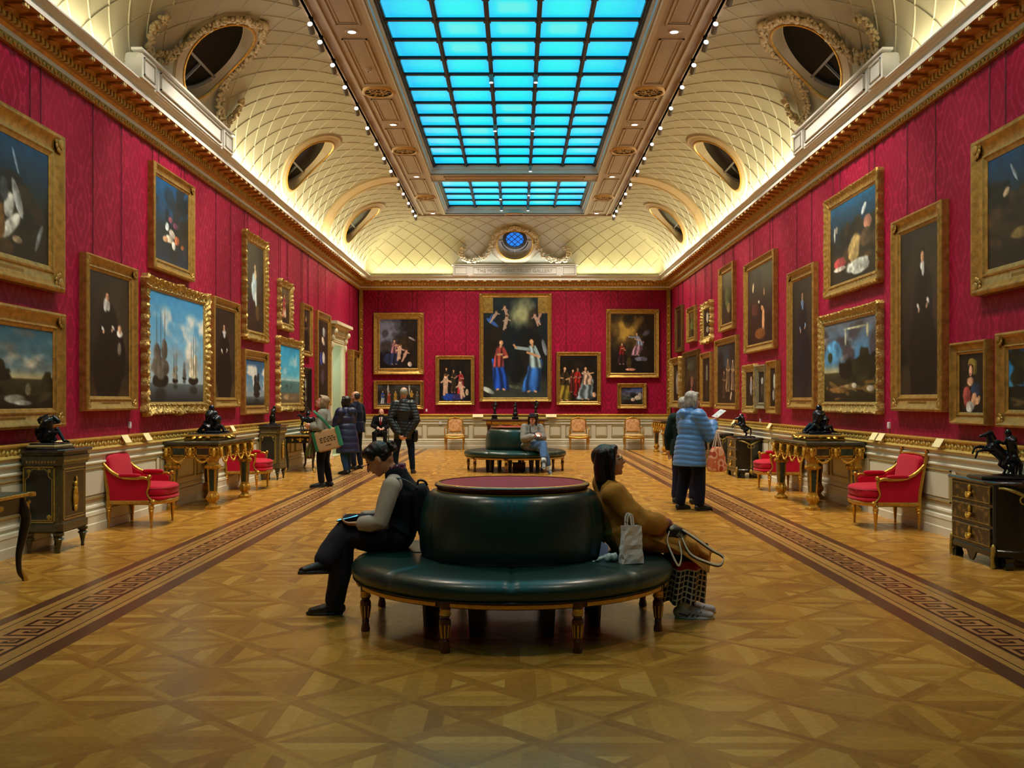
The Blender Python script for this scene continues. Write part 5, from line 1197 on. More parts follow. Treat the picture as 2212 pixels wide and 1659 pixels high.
right(1588, 1542, 1.30, 2.92, .14, 'plain', art('scene', 44, 62, {'bg': [(0, '#2a2c2c'), (.3, '#2f4450'), (.45, '#22201c'), (1, '#1c1512')], 'fig': [(.55, .25, .55, '#7a6248', '#d0a888', .12), (.8, .28, .5, '#8a7058', '#cfa684', .1), (.35, .45, .45, '#4a3428', '#b89070', .12)], 'extra': [(.72, .88, .04, .08, .5, '#d8c0a8')]}), 'dark wooden framed picture of pale figures, right wall behind the blue coat', wires=0)
right(1627, 1602, 1.25, 2.22, .14, 'orn', art('scene', 26, 40, {'extra': [(.6, .45, .15, .25, 0, '#8a8490'), (.6, .2, .1, .07, 0, '#b89880')]}), 'leftmost of three small upright pictures above the rearing rider bronze', 'three small upright pictures', orn=.4, wires=0)
right(1650.5, 1629, 1.33, 2.19, .13, 'silver', art('scene', 26, 40, {'extra': [(.5, .3, .18, .12, 0, '#a8a8a8'), (.5, .6, .22, .22, 0, '#3c3430')]}), 'middle of three small upright pictures, silvery frame, above rider bronze', 'three small upright pictures', wires=0)
right(1675, 1653, 1.25, 2.24, .14, 'plain', art('scene', 26, 40, {'extra': [(.6, .35, .15, .2, 0, '#b8c0b8'), (.5, .7, .2, .14, 0, '#8a8880')]}), 'rightmost of three small upright pictures above the rearing rider bronze', 'three small upright pictures', wires=0)
right(1499, 1481.5, 3.08, 4.04, .15, 'plain', art('scene', 24, 34, {'bg': [(0, '#5a4c20'), (1, '#33331c')], 'extra': [(.5, .5, .3, .2, 0, '#4a5228')]}), 'small olive picture, upper right wall near the far corner')
right(1533, 1513, 2.97, 3.92, .14, 'orn', art('scene', 24, 36, {'extra': [(.5, .3, .15, .2, 0, '#b0a898'), (.5, .75, .2, .12, 0, '#8a8070')]}), 'small picture in scrolled carved frame, upper right wall near far corner', orn=1.2)
right(1471, 1457, 2.92, 4.25, .14, 'brown', art('scene', 24, 40, {'bg': [(0, '#2c1410'), (1, '#240e0c')]}), 'dark red picture, highest in the far right corner')
right(1505, 1473, 1.30, 2.85, .15, 'brown', art('scene', 36, 50, {'bg': [(0, '#2c2c22'), (1, '#2a1414')], 'extra': [(.55, .55, .1, .12, 0, '#7a5244'), (.5, .8, .15, .1, 0, '#8a4a40'), (.5, .2, .3, .1, 0, '#3a3c2c')]}), 'dark picture behind the grey-haired woman\'s head, right wall', wires=0)
right(1533, 1511, 1.33, 2.70, .14, 'plain', art('scene', 28, 44, {'extra': [(.5, .35, .12, .2, 0, '#5a5a50'), (.5, .7, .2, .2, 0, '#2c2018')]}), 'narrow picture just right of the grey-haired woman\'s head, right wall', wires=0)
picture('R', 28.5, 30.2, 1.30, 2.75, .20, 'orn', art('scene', 30, 44, {'extra': [(.5, .5, .2, .3, 0, '#8a8484')]}), 'lower picture with thick carved frame in the far right corner', th=.18, orn=.5, wires=0)
# far wall
def wx(px): return (px-CX)/69.7+.05
def wz(py): return 1.5+(CY-py)/69.7
def far(p0, p1, y0, y1, *a, **k): return picture('F', wx(p0), wx(p1), wz(y1), wz(y0), *a, **k)
far(805.5, 915, 675, 809, .20, 'plain', art('scene', 66, 80, {'bg': [(0, '#1c1a1e'), (1, '#140f12')], 'glow': (.15, .25, .3, '#7c84a0'), 'extra': [(.30, .82, .2, .12, 0, '#232a48'), (.80, .92, .06, .05, .4, '#c8b8b0'), (.7, .5, .2, .15, .4, '#2c2018'), (.85, .4, .1, .02, .4, '#8a8280')], 'fig2': [(.38, .42, .50, '#9a6a78', {'second': '#28305a', 'reach': .6, 'wd': .17})], 'kids': [(.53, .52, .34, {'fly': .1}), (.70, .62, .26, {'fly': .5, 'skin': '#c8a090'})]}), 'dark picture of seated mother and children, far wall upper left', plate=True)
far(806, 915, 822, 884, .12, 'plain', art('scene', 90, 44, {'bg': [(0, '#4a4c4c'), (.3, '#30302c'), (.8, '#2c261e'), (1, '#5a5850')], 'extra': [(.25, .2, .02, .3, 0, '#9c9c94'), (.75, .2, .02, .3, 0, '#9c9c94')], 'fig': [(.12, .3, .62, '#2a50b4', '#d8b090', .12, '#c0c8d8'), (.27, .3, .6, '#b04438', '#d8b090', .12), (.42, .3, .6, '#b88a34', '#d8b090', .12), (.57, .32, .6, '#8a5a3c', '#d8b090', .1), (.80, .28, .62, '#c8982c', '#d8b090', .12, '#20202c'), (.93, .32, .6, '#54585c', '#c8a890', .1)]}), 'wide picture of a row of robed figures, far wall behind man in black jacket', wires=0)
far(940, 1025, 768, 875, .12, 'plain', art('scene', 60, 72, {'bg': [(0, '#14100f'), (1, '#0d0f1a')], 'extra': [(.35, .90, .25, .09, 0, '#1c3c9c'), (.6, .9, .2, .07, 0, '#342c64'), (.88, .78, .05, .08, 0, '#b8a890')], 'fig2': [(.22, .20, .5, '#2c221c'), (.45, .24, .55, '#3a3028'), (.68, .27, .55, '#b03038', {'skin': '#c8b0a0', 'reach': -.5})], 'kids': [(.20, .36, .52, {'skin': '#e0b8a4'}), (.66, .50, .46, {'fly': -.3, 'skin': '#e0bca8'})]}), 'group of pale children with red and blue drapery, far wall left of the tall painting')
far(1035, 1192, 633, 868, .13, 'plain', art('scene', 110, 168, {'bg': [(0, '#1c2830'), (.35, '#131c26'), (.75, '#12171c'), (.86, '#2c322e'), (1, '#3a413e')], 'glow': (.60, .14, .13, '#a8b084'), 'extra': [(.14, .25, .10, .02, .4, '#3058a8'), (.95, .50, .03, .09, -.4, '#707c88'), (.08, .93, .09, .025, .3, '#a8b4b4'), (.5, .70, .12, .16, 0, '#10151a'), (.55, .9, .3, .015, .1, '#4a504a')], 'fig2': [(.27, .42, .50, '#a84a48', {'second': '#1e50c4', 'wd': .125, 'reach': .2, 'lean': -.5}), (.76, .41, .53, '#9cb8c4', {'second': '#2f66c0', 'wd': .13, 'reach': -1.0, 'lean': .7})], 'kids': [(.20, .13, .13, {'fly': .7, 'skin': '#c8a898', 'cl': '#3058a8'}), (.33, .08, .12, {'fly': -.4, 'skin': '#c0a090'}), (.36, .18, .15, {'fly': .2, 'skin': '#bca898'}), (.80, .16, .13, {'fly': -.6, 'skin': '#c4a094', 'cl': '#8ca0b8'}), (.90, .12, .12, {'fly': .4, 'skin': '#b89488'})]}), 'tall central picture of two blue-robed standing figures, far wall', notch=(.30, .48), wires=2)
far(1202, 1299, 760, 875, .12, 'plain', art('scene', 66, 76, {'bg': [(0, '#121010'), (1, '#120d0c')], 'extra': [(.30, .56, .08, .06, 0, '#b8b0a8'), (.46, .84, .09, .13, 0, '#4a1014'), (.92, .86, .06, .06, 0, '#b89880')], 'fig2': [(.12, .24, .74, '#3a2c1c', {'second': '#8c7c30', 'wd': .17}), (.34, .30, .5, '#5a2420'), (.47, .26, .60, '#b02822', {'second': '#7c1a1a', 'skin': '#a89080'}), (.68, .24, .72, '#ccb0a0', {'second': '#8fa8b8', 'wd': .19, 'reach': .7, 'lean': .8})]}), 'figures round a pale body in white drapery, far wall right of tall painting')
far(1310, 1425, 667, 816, .15, 'plain', art('scene', 66, 88, {'bg': [(0, '#2c2012'), (1, '#100c0c')], 'glow': (.36, .28, .25, '#a8883c'), 'extra': [(.82, .32, .09, .04, -.4, '#4a4450'), (.70, .76, .14, .04, 0, '#5c5c70'), (.42, .82, .07, .10, 0, '#3a3018'), (.46, .94, .12, .02, 0, '#c88a78')], 'fig2': [(.25, .49, .36, '#7c1c1c', {'second': '#2a1820', 'wd': .17, 'reach': .4}), (.60, .32, .38, '#8ca0c0', {'second': '#a88098', 'wd': .16, 'reach': -.9, 'lean': 1.4})], 'kids': [(.56, .03, .12, {'skin': '#6a4c38'}), (.72, .04, .12, {'skin': '#6a4c38'})]}), 'golden-lit picture of kneeling and flying figures, far wall upper right', plate=True)
far(1334, 1398, 828, 883, .13, 'plain', art('scene', 50, 40, {'bg': [(0, '#2c3c7c'), (.3, '#5c6488'), (.6, '#4a4a50'), (1, '#1c1a14')], 'extra': [(.55, .70, .10, .10, .5, '#c0b0a4'), (.75, .60, .12, .14, 0, '#b8b0a4'), (.88, .5, .08, .2, 0, '#a09888'), (.3, .6, .2, .08, 0, '#34423c')]}), 'smallest picture on the far wall, blue sky over pale figures', wires=0)
# ---------------------------------------------------------------- round windows, garlands, attic panels
GARL = mat('stucco_garland', '#d2bd90', .55, var=.25, vscale=18)
GLN = mat('night_glass', '#020304', .35, spec=.08)
RINGM = mat('ring_plaster', '#b6a07a', .5, var=.08, vscale=4)
GLB = mat('blue_window_glass', '#0c78f0', .2, emit=.75)
def cove_frame(side, t):   # origin and axes on the cove arc at the window height
    p, z = cove(WT); a = WT*PI/2; nx, nz = CB_*math.cos(a), CA*math.sin(a); l = math.hypot(nx, nz); nx, nz = nx/l, nz/l
    o = Vector(along(side, t, p, z)); d_in = Vector(along(side, t, p+1, z))-o
    n = d_in*nx-Vector((0, 0, nz)); up = d_in*nz+Vector((0, 0, nx)); x = up.cross(n)*-1
    return o, x, up, n
def round_window(k, side, t, r=.54, lit=False, ry=1.0):
    r = WR[side]
    o, x, up, n = cove_frame(side, t); M_ = Matrix((x, n, up)).transposed().to_4x4(); M_.translation = o
    root = bpy.data.objects.new('window_%d' % k, None); COL.objects.link(root); root['kind'] = 'structure'; root.matrix_world = M_
    Mi = M_.inverted(); HB = -.05
    def onarc(ct, cs, h):        # a point given on the unrolled vault, h in front of it, in the window's own axes
        tt = t_of(max(0, min(S[-1], WS+cs))); p, z = cove(tt); a = tt*PI/2; nx, nz = CB_*math.cos(a), CA*math.sin(a); l = math.hypot(nx, nz)
        sg = 1 if x.dot(Vector((1, 0, 0) if side == 'F' else (0, 1, 0))) > 0 else -1
        return tuple(Mi @ Vector(along(side, t+sg*ct, p+nx/l*h, z-nz/l*h)))
    def R(prof): b.loft([[onarc(rr*math.cos(2*PI*i/64), rr*ry*math.sin(2*PI*i/64), h) for i in range(64)] for rr, h in prof], caps=False)
    b = MB(); R([(r+.20, -.01), (r+.18, .035), (r+.12, .04), (r+.10, .055), (r+.03, .065), (r, .05)])
    n_ = 64; last = b.v[-n_:]; b.loft([last, [((r-.03)*math.cos(2*PI*i/64), HB+.02, (r-.03)*ry*math.sin(2*PI*i/64)) for i in range(64)], [((r-.05)*math.cos(2*PI*i/64), HB, (r-.05)*ry*math.sin(2*PI*i/64)) for i in range(64)]], caps=False)
    b.build('window_frame', RINGM, root, smooth=35, kind='structure')
    b = MB(); R([(r+.035, .055), (r+.035, .078), (r+.015, .084), (r-.005, .065)]); b.build('gilt_ring', GOLD, root, smooth=40, kind='structure')
    M2 = M_ @ Matrix.Translation((0, HB, 0)); root2 = root
    MB.OFF = Matrix.Translation((0, HB, 0))
    b = MB(); b.M = MB.OFF; b.poly([((r-.02)*math.cos(2*PI*i/64), .012, (r-.02)*ry*math.sin(2*PI*i/64)) for i in range(64)]); b.build('pane', GLN if not lit else mat('inner_wall', '#aeb4bb', .6), root, kind='structure')
    b = MB(); b.M = MB.OFF
    if not lit:
        b.box(-r*.97, r*.97, .012, .045, -.20, -.165); b.box(-.015, .015, .012, .045, -.5*ry*1.0, -.18)
        b.loft([[((r-.02-e)*math.cos(a), h, (r-.02-e)*ry*math.sin(a)) for a in np.linspace(PI*1.12, PI*1.88, 20)] for e, h in ((0, .05), (.05, .03), (.05, .012))], caps=False, closed=False)
        b.build('glazing_bar', mat('bar_grey', '#6c675f', .5), root, kind='structure')
    else:
        c = .10
        b.loft([[(rr*math.cos(2*PI*i/48), h, c+rr*math.sin(2*PI*i/48)) for i in range(48)] for rr, h in ((.365, .014), (.365, .035), (.265, .035), (.265, .016))], caps=False)
        for q in range(-3, 4):
            for s in (-1, 1):
                off = q*.135; L = math.sqrt(max(0, .275**2-off**2*.98))
                if L < .03: continue
                u = Vector((s*.7071, 0, .7071)); w_ = Vector((-.7071*s, 0, .7071)); m_ = Vector((0, .026, c))+w_*off
                b.tube([m_-u*L, m_+u*L], .011, n=4)
        b.build('glazing_bar', BLACK, root, kind='structure')
        b = MB(); b.M = MB.OFF; b.poly([(.275*math.cos(2*PI*i/40), .020, c+.275*math.sin(2*PI*i/40)) for i in range(40)]); b.build('blue_pane', GLB, root, kind='structure')
        b = MB(); b.M = MB.OFF
        b.loft([[(rr*math.cos(a), .03, c*.4+rr*math.sin(a)) for a in np.linspace(PI*1.02, PI*1.98, 30)] for rr in (.44, .42)], caps=False, closed=False); b.box(-.01, .01, .014, .04, -.46, -.26)
        for s in (-1, 1): b.box(s*.36, s*.5, .014, .04, .03, .05)
        b.build('sash_bar', mat('sash_white', '#c8ccd0', .5), root, kind='structure')
        b = MB(); b.M = MB.OFF; b.loft([[(rr*math.cos(a), .02, c*.4+rr*math.sin(a)) for a in np.linspace(PI*1.02, PI*1.98, 30)] for rr in (.42, .375)], caps=False, closed=False); b.build('dark_pane', mat('grey_glass', '#3a4654', .2), root, kind='structure')
    return root, M_
def garland(side, t0, M_, name, label, r=.54, ry=1.0, sc=1.0):
    r = WR[side]
    Mi = M_.inverted(); sg = 1 if M_.col[0].xyz.dot(Vector((1, 0, 0) if side == 'F' else (0, 1, 0))) > 0 else -1
    def arc(v):
        tt = t_of(max(0, min(S[-1], WS+v[2]))); p, z = cove(tt); a = tt*PI/2; nx, nz = CB_*math.cos(a), CA*math.sin(a); l = math.hypot(nx, nz)
        return Mi @ Vector(along(side, t0+sg*v[0], p+nx/l*v[1], z-nz/l*v[1]))
    t = bpy.data.objects.new(name, None); COL.objects.link(t); t.matrix_world = M_; tag(t, label, 'plaster ornament', 'stucco garlands round the windows')
    for s in (-1, 1):
        b = MB(); rr = random.Random(5); P = []
        for a in np.linspace(PI/2+.12, PI*1.02, 26): P.append(Vector((s*-1*(r+.14)*math.cos(a)*1.0, .09, (r+.14)*ry*math.sin(a))))
        P += smooth_path([P[-1], (s*(r+.22), .10, -.22), (s*(r+.42), .10, -.46), (s*(r+.78), .10, -.60), (s*(r+1.05), .10, -.50), (s*(r+1.12), .10, -.28), (s*(r+1.0), .10, -.14)], 6)
        n = len(P)
        for i, p in enumerate(P):
            w_ = .045+.045*math.sin(min(1, max(0, (i-14)/(n-14)))*PI)
            for q in range(4): b.ell(arc(p+Vector((rr.uniform(-w_, w_), rr.uniform(-.05, .0), rr.uniform(-w_, w_)))), (rr.uniform(.028, .05), .028, rr.uniform(.018, .034)), rot=(0, rr.uniform(0, 3), 0), n=6, m=5)
        b.build('garland_swag', GARL, t, smooth=60)
    b = MB()
    for q in range(9): b.ell(arc((-.16+q*.04, .05, (r+.17)*ry+.05*math.cos((q-4)*.5))), (.035, .035, .05), n=7, m=5)
    b.build('crest', GARL, t, smooth=60)
    return t
k = 4
for side in ('L', 'R'):
    for i, y in enumerate(WINY):
        root, M_ = round_window(k, side, y); k += 1
        if i == 0:
            garland(side, y, M_, 'plaster_garland', 'plaster garland round the nearest oval window on the %s side of vault' % ('left' if side == 'L' else 'right'))
root, M_ = round_window(k, 'F', 0.0, lit=True); garland('F', 0.0, M_, 'plaster_garland', 'plaster garland round the blue latticed window over the far wall', sc=1)
at = MB(); at2 = MB()
for side, c in (('L', WINY[0]-.15), ('R', WINY[0]-.15), ('F', 0.0)):
    for a, b_, p, z1 in ((-1.87, 1.87, .50, 5.64), (-1.9, -1.42, .47, 5.66), (1.42, 1.9, .47, 5.66), (-1.36, 1.36, .46, 5.62), (-1.95, 1.95, .52, 5.67)):
        if z1 == 5.67: bx(at, side, c+a, c+b_, .36, .49, 5.645, 5.675); continue
        bx(at, side, c+a, c+b_, .24, p if p != .50 else .44, 5.335, z1 if p == .50 else z1-.04)
    for a, b_ in ((-1.84, -1.48), (1.48, 1.84), (-1.28, 1.28)):
        for q in ((a, b_, 5.375, 5.39), (a, b_, 5.575, 5.59), (a, a+.015, 5.375, 5.59), (b_-.015, b_, 5.375, 5.59)): bx(at2, side, c+q[0], c+q[1], .46, .485, q[2], q[3])
at.build('trim_20', WHITE, kind='structure'); at2.build('trim_21', mat('panel_shadow_line', '#b9b7ae', .5), kind='structure')
fc = bpy.data.curves.new('inscription', 'FONT'); fc.body = 'THE MONUMENT TRUST GALLERY'; fc.size = .15; fc.align_x = 'CENTER'; fc.extrude = .004
fo = bpy.data.objects.new('tmp', fc); COL.objects.link(fo); bpy.context.view_layer.update(); me = bpy.data.meshes.new_from_object(fo); bpy.data.objects.remove(fo)
me.materials.clear(); me.materials.append(mat('inscription_grey', '#a9a79f', .5)); io = bpy.data.objects.new('inscription', me); COL.objects.link(io); io.location = (0, Y1-.476, 5.43); io.rotation_euler = (PI/2, 0, 0); io['kind'] = 'structure'

# ---------------------------------------------------------------- lamps, vents
LAMP = mat('lamp_glow', '#fff4e4', .5, emit=6)
def track_spot(loc, rz, label, group):
    t = thing('track_spotlight', label, 'spotlight', loc, rz, group)
    b = MB(); b.tube([(0, -.06, -.02), (0, .085, -.085)], .042, n=12); b.build('lamp_head', mat('track_grey', '#5a544c', .5), t, smooth=40)
    b = MB(); b.tube([(0, -.062, -.019), (0, -.072, -.0145)], .034, n=12); b.build('lens', LAMP, t)
    b = MB(); b.box(-.012, .012, -.012, .012, -.05, .09); b.box(-.03, .03, -.05, .05, .09, .11); b.build('bracket', BLACK, t)
    return t
tk = None
for s, nm in ((-1, 'left'), (1, 'right')):
    for y in [9.4, 11.4, 12.9]+TRACK_Y:
        n_ = len([q for q in [9.4, 11.4, 12.9]+TRACK_Y if q > y]); lb = '%s track spotlight counted from the far wall on the %s ceiling edge' % ('first second third fourth fifth sixth seventh eighth ninth tenth eleventh twelfth thirteenth fourteenth fifteenth sixteenth seventeenth'.split()[n_], nm)
        gp = 'track spotlights, %s ceiling edge' % nm
        if tk is None: tk = track_spot((s*2.82, y, 6.75), 0, lb, gp)
        else: dup(tk, (s*2.82, y, 6.75), 0, lb, gp)
b = MB()
for s in (-1, 1): b.box(s*2.80, s*2.84, 2, 28.6, 6.84, 6.862)
b.build('trim_22', BLACK, kind='structure')
dl = None
for s in (-1, 1):
    for y in DOWN_Y[2:]:
        lb = '%s recessed downlight along the %s ceiling strip' % ({14.57: 'nearest', 19.47: 'second nearest', 24.0: 'third nearest', 28.7: 'farthest'}[y], 'left' if s < 0 else 'right'); gp = 'downlights, %s ceiling strip' % ('left' if s < 0 else 'right')
        if dl is None:
            dl = thing('ceiling_downlight', lb, 'downlight', (s*2.36, y, ZC), 0, gp)
            b = MB(); b.lathe([(.06, -.012), (.085, -.016), (.10, -.004), (.10, 0)], 24); b.build('rim', mat('ceiling_moulding', '#b59a7c'), dl)
            b = MB(); b.lathe([(.001, -.009), (.062, -.009)], 24); b.build('lens', LAMP, dl)
        else: dup(dl, (s*2.36, y, ZC), 0, lb, gp)
vt = None
for s in (-1, 1):
    for y in ROUND_Y:
        if y == 12.5: continue
        lb = '%s round pierced vent on the %s ceiling strip' % ({17.4: 'nearest', 21.5: 'middle', 26.45: 'farthest'}[y], 'left' if s < 0 else 'right'); gp = 'round vents, %s ceiling strip' % ('left' if s < 0 else 'right')
        if vt is None:
            vt = thing('ceiling_vent', lb, 'vent', (s*2.36, y, ZC), 0, gp)
            b = MB(); b.lathe([(.235, -.02), (.25, -.035), (.29, -.03), (.31, 0)], 36); b.build('rim', mat('vent_rim', '#b8945c', .45, .3), vt, smooth=50)
            b = MB(); b.lathe([(.001, -.006), (.24, -.006)], 32); b.build('backing', mat('vent_dark', '#120d0a', .8), vt)
            b = MB()
            for i in range(10):
                a = i*PI/5; P = [(.07*math.cos(a+u), .07*math.sin(a+u), 0) for u in (0, .3)]
                b.tube([(.06*math.cos(a), .06*math.sin(a), -.014), (.13*math.cos(a+.25), .13*math.sin(a+.25), -.016), (.19*math.cos(a), .19*math.sin(a), -.014), (.235*math.cos(a+.15), .235*math.sin(a+.15), -.014)], .009, n=5)
            b.lathe([(.05, -.01), (.06, -.02), (.07, -.01)], 20); b.lathe([(.145, -.01), (.152, -.018), (.16, -.01)], 28); b.build('grille', mat('vent_rim', '#b8945c'), vt)
        else: dup(vt, (s*2.36, y, ZC), 0, lb, gp)
v = dup(vt, (0, 28.88, ZC-.005), 0, 'single round vent in the end strip above the blue latticed window', None)
if 'group' in v: del v['group']
# spots hung from the skylight bars
hs = None
for x, y in ((-.378, 16.9), (.378, 16.9), (-.378, 19.95), (.378, 19.95), (.378, 23.45), (-.378, 28.3), (.378, 28.3), (-.378, 26.7), (.378, 26.2)):
    lb = 'small spotlight hanging from the %s skylight\'s %s bar, %s' % ('long' if y < 24 else 'far short', 'left' if x < 0 else 'right', {16.9: 'nearest of its bar', 19.95: 'middle of the bar', 23.45: 'at the far end of its bar', 28.3: 'at the very end', 26.7: 'halfway along', 26.2: 'halfway along'}[y]); gp = 'spotlights on the skylight bars'
    if hs is None:
        hs = thing('hanging_spotlight', lb, 'spotlight', (x, y, GZ-.09), 0, gp)
        b = MB(); b.tube([(0, 0, 0), (0, 0, -.13)], .036, n=12); b.build('lamp_head', mat('spot_grey', '#6a7c84', .5), hs)
        b = MB(); b.tube([(0, 0, -.131), (0, 0, -.139)], .030, n=12); b.build('lens', LAMP, hs)
    else: dup(hs, (x, y, GZ-.09), 0, lb, gp)
# smoke detector
t = thing('smoke_detector', 'small white smoke detector on the left ceiling strip before the vent', 'smoke detector', (-2.36, 16.2, ZC)); b = MB(); b.lathe([(0, -.05), (.04, -.05), (.055, -.02), (.06, 0)], 20); b.build('cap', mat('detector_white', '#c8bda8', .5), t)
b = MB(); b.lathe([(.001, -.056), (.015, -.056), (.018, -.05)], 12); b.build('sensor', BLACK, t)

# ---------------------------------------------------------------- doorway in the left wall
DW = mat('door_stone', '#d8cfae', .5, var=.06, vscale=3)
b = MB(); yc = (DY0+DY1)/2; PX = -W
b.box(PX-.02, PX+.06, DY0-.24, DY0, 0, DZ); b.box(PX-.02, PX+.06, DY1, DY1+.24, 0, DZ); b.box(PX-.02, PX+.06, DY0-.24, DY1+.24, DZ, DZ+.22)
for q in (.05, .10): 
    b.box(PX, PX+.075, DY0-q-.02, DY0-q, 0, DZ+q); b.box(PX, PX+.075, DY1+q, DY1+q+.02, 0, DZ+q); b.box(PX, PX+.075, DY0-q, DY1+q, DZ+q, DZ+q+.02)
b.box(PX, PX+.10, DY0-.22, DY1+.22, DZ+.22, DZ+.40); b.box(PX, PX+.20, DY0-.32, DY1+.32, DZ+.44, DZ+.48); b.box(PX, PX+.26, DY0-.38, DY1+.38, DZ+.48, DZ+.56); b.box(PX, PX+.15, DY0-.27, DY1+.27, DZ+.40, DZ+.44)
for yy in (DY0-.14, DY1+.14):
    b.ell((PX+.13, yy, DZ+.30), (.10, .09, .10), n=12, m=8); b.ell((PX+.10, yy, DZ+.14), (.06, .075, .10), n=12, m=8); b.ell((PX+.08, yy, DZ-.06), (.05, .06, .12), n=12, m=8)
for k in range(7): b.ell((PX+.10, DY0+.1+k*.25, DZ+.31), (.03, .10, .05), rot=(.3*(-1)**k, 0, 0), n=8, m=6)
b.build('trim_23', DW, kind='structure', smooth=40)
b = MB(); D_ = 1.3
b.box(PX-D_, PX-.02, DY0-.04, DY0, 0, DZ); b.box(PX-D_, PX-.02, DY1, DY1+.04, 0, DZ); b.box(PX-D_, PX-.02, DY0, DY1, DZ, DZ+.04); b.box(PX-D_, PX, DY0, DY1, -.04, 0)
b.box(PX-D_-.03, PX-D_, DY0-.1, DY1+.1, 0, DZ+.1)
b.build('door_1', mat('reveal_pale_green', '#aeb89c', .6), kind='structure')
light('passage_light', 'POINT', (PX-.7, yc, 2.5), (0, 0, 0), 22, (.9, 1, .85), shadow_soft_size=.15)

# ---------------------------------------------------------------- little things on the walls and rail
SW = mat('sensor_white', '#e0e0e4', .4)
def wall_box(side, t_, z, label, sz=(.05, .025, .085)):
    loc = along(side, t_, 0, z); rz = {'L': PI/2, 'R': -PI/2, 'F': 0}[side]
    t = thing('wall_sensor', label, 'sensor', loc, rz, 'small white sensors on the red walls'); b = MB(); b.box(-sz[0]/2, sz[0]/2, -sz[1], 0, -sz[2]/2, sz[2]/2, .006); b.build('case', SW, t)
    b = MB(); b.box(-.008, .008, -sz[1]-.003, -sz[1]+.002, -.03, -.018); b.build('lens', mat('lens_grey', '#8a8c94', .3), t)
for side, px, py, lb in (('L', 280, 918, 'small white sensor on red wall under the woman and child portrait'), ('R', 1920.5, 919, 'small white sensor on red wall right of the rainbow landscape'), ('R', 1600, 898, 'tiny white sensor on red wall above the second right commode'), ('R', 1643, 909, 'tiny white sensor on red wall left of the right gilt console')):
    d = (4.90 if side == 'L' else 4.80)*F/abs(px-CX); wall_box(side, d, 1.5+(CY-py)*d/F, lb)
wall_box('F', (921-CX)/69.5+.05, 1.5+(CY-886.5)/69.5, 'tiny white sensor on the far wall beside the wide figure picture')
CARD = mat('label_card', '#efe3ae', .6)
cards = []
for side, px, n in (('L', 270, 0), ('L', 316, 0), ('L', 501, 0), ('L', 128, 0), ('R', 1890, 0), ('R', 1905, 0), ('R', 2030, 0), ('R', 1664, 0), ('R', 1586, 0)):
    d = (4.82 if side == 'L' else 4.72)*F/abs(px-CX); cards.append((side, d, px))
for px in (1027, 1038, 1185, 1196): cards.append(('F', (px-CX)/69.5+.05, px))
names = {('L', 270): 'cream label card on the gilt rail above left armchair', ('L', 316): 'cream label card on gilt rail just before the left gilt console', ('L', 501): 'cream label card on gilt rail behind the left gilt console', ('L', 128): 'cream label card on gilt rail behind the first left cabinet',
 ('R', 1890): 'left card of the pair on the gilt rail above right armchair', ('R', 1905): 'right card of the pair on the gilt rail above right armchair', ('R', 2030): 'single cream card on gilt rail left of the rearing horse bronze', ('R', 1664): 'cream label card on gilt rail left of the right gilt console', ('R', 1586): 'cream label card on gilt rail behind the second right commode',
 ('F', 1027): 'outer card of pair on the far rail, left of the central bronzes', ('F', 1038): 'inner card of pair on the far rail, left of the central bronzes', ('F', 1185): 'inner card of pair on the far rail, right of the central bronzes', ('F', 1196): 'outer card of pair on the far rail, right of the central bronzes'}
for side, d, px in cards:
    rz = {'L': PI/2, 'R': -PI/2, 'F': 0}[side]; b = MB(); w_ = .085 if side == 'F' else .10
    b.M = Matrix.Rotation(-.55, 4, 'X'); b.box(-w_, w_, -.006, 0, -.06, .05)
    o = b.build('label_card', CARD); o.location = along(side, d, .105, 1.03); o.rotation_euler = (0, 0, rz); tag(o, names[(side, px)], 'label card', 'label cards on the gilt rail')
t = thing('thermostat_box', 'small white box on cream dado left of the leftmost tan chair', 'switch box', along('F', (951-CX)/69.5+.05, .05, .80)); b = MB(); b.box(-.035, .035, -.03, 0, -.05, .05, .005); b.build('case', SW, t); b = MB(); b.box(-.03, .03, -.034, -.03, -.07, -.055); b.build('slot', BLACK, t)
# ---------------------------------------------------------------- people
V3 = Vector
SKIN = mat('skin_warm', '#c68d68', .5, var=.06, vscale=12, spec=.35)
SKINL = mat('skin_pink', '#d49c84', .5, var=.08, vscale=12, spec=.35)
EYE = mat('eye_dark', '#15100e', .2)
def basis(fwd, up=(0, 0, 1)):
    f = V3(fwd).normalized(); l = V3(up).cross(f).normalized(); u = f.cross(l); return Matrix((f, l, u)).transposed()
def head_shape(b, c, R, s=1.0, nose=1.0):
    P = lambda x, y, z: V3(c)+R @ V3((x*s, y*s, z*s)); E = lambda p, r, rot=None: b.ell(P(*p), tuple(q*s for q in r), rot=R if rot is None else R @ Euler(rot).to_matrix(), n=18, m=12)
    E((-.012, 0, .035), (.094, .076, .088)); E((.018, 0, -.02), (.072, .064, .082)); E((.030, 0, -.060), (.054, .048, .048)); E((.060, 0, -.092), (.022, .024, .018))
    for q in (-1, 1): E((.052, q*.036, -.025), (.026, .022, .024)); E((-.002, q*.074, -.008), (.016, .009, .030)); E((.078, q*.027, .030), (.012, .020, .006)); E((.0, q*.076, -.03), (.008, .007, .010))
    b.tube([P(.084, 0, .018), P(.100, 0, -.008), P(.108*nose, 0, -.026)], [.008*s, .010*s, .0125*s], n=10, round_ends=True)
    for q in (-1, 1): E((.092, q*.010, -.030), (.009, .008, .007))
    E((.084, 0, -.052), (.010, .020, .005)); E((.082, 0, -.062), (.011, .018, .006)); E((-.06, 0, -.03), (.035, .05, .05))
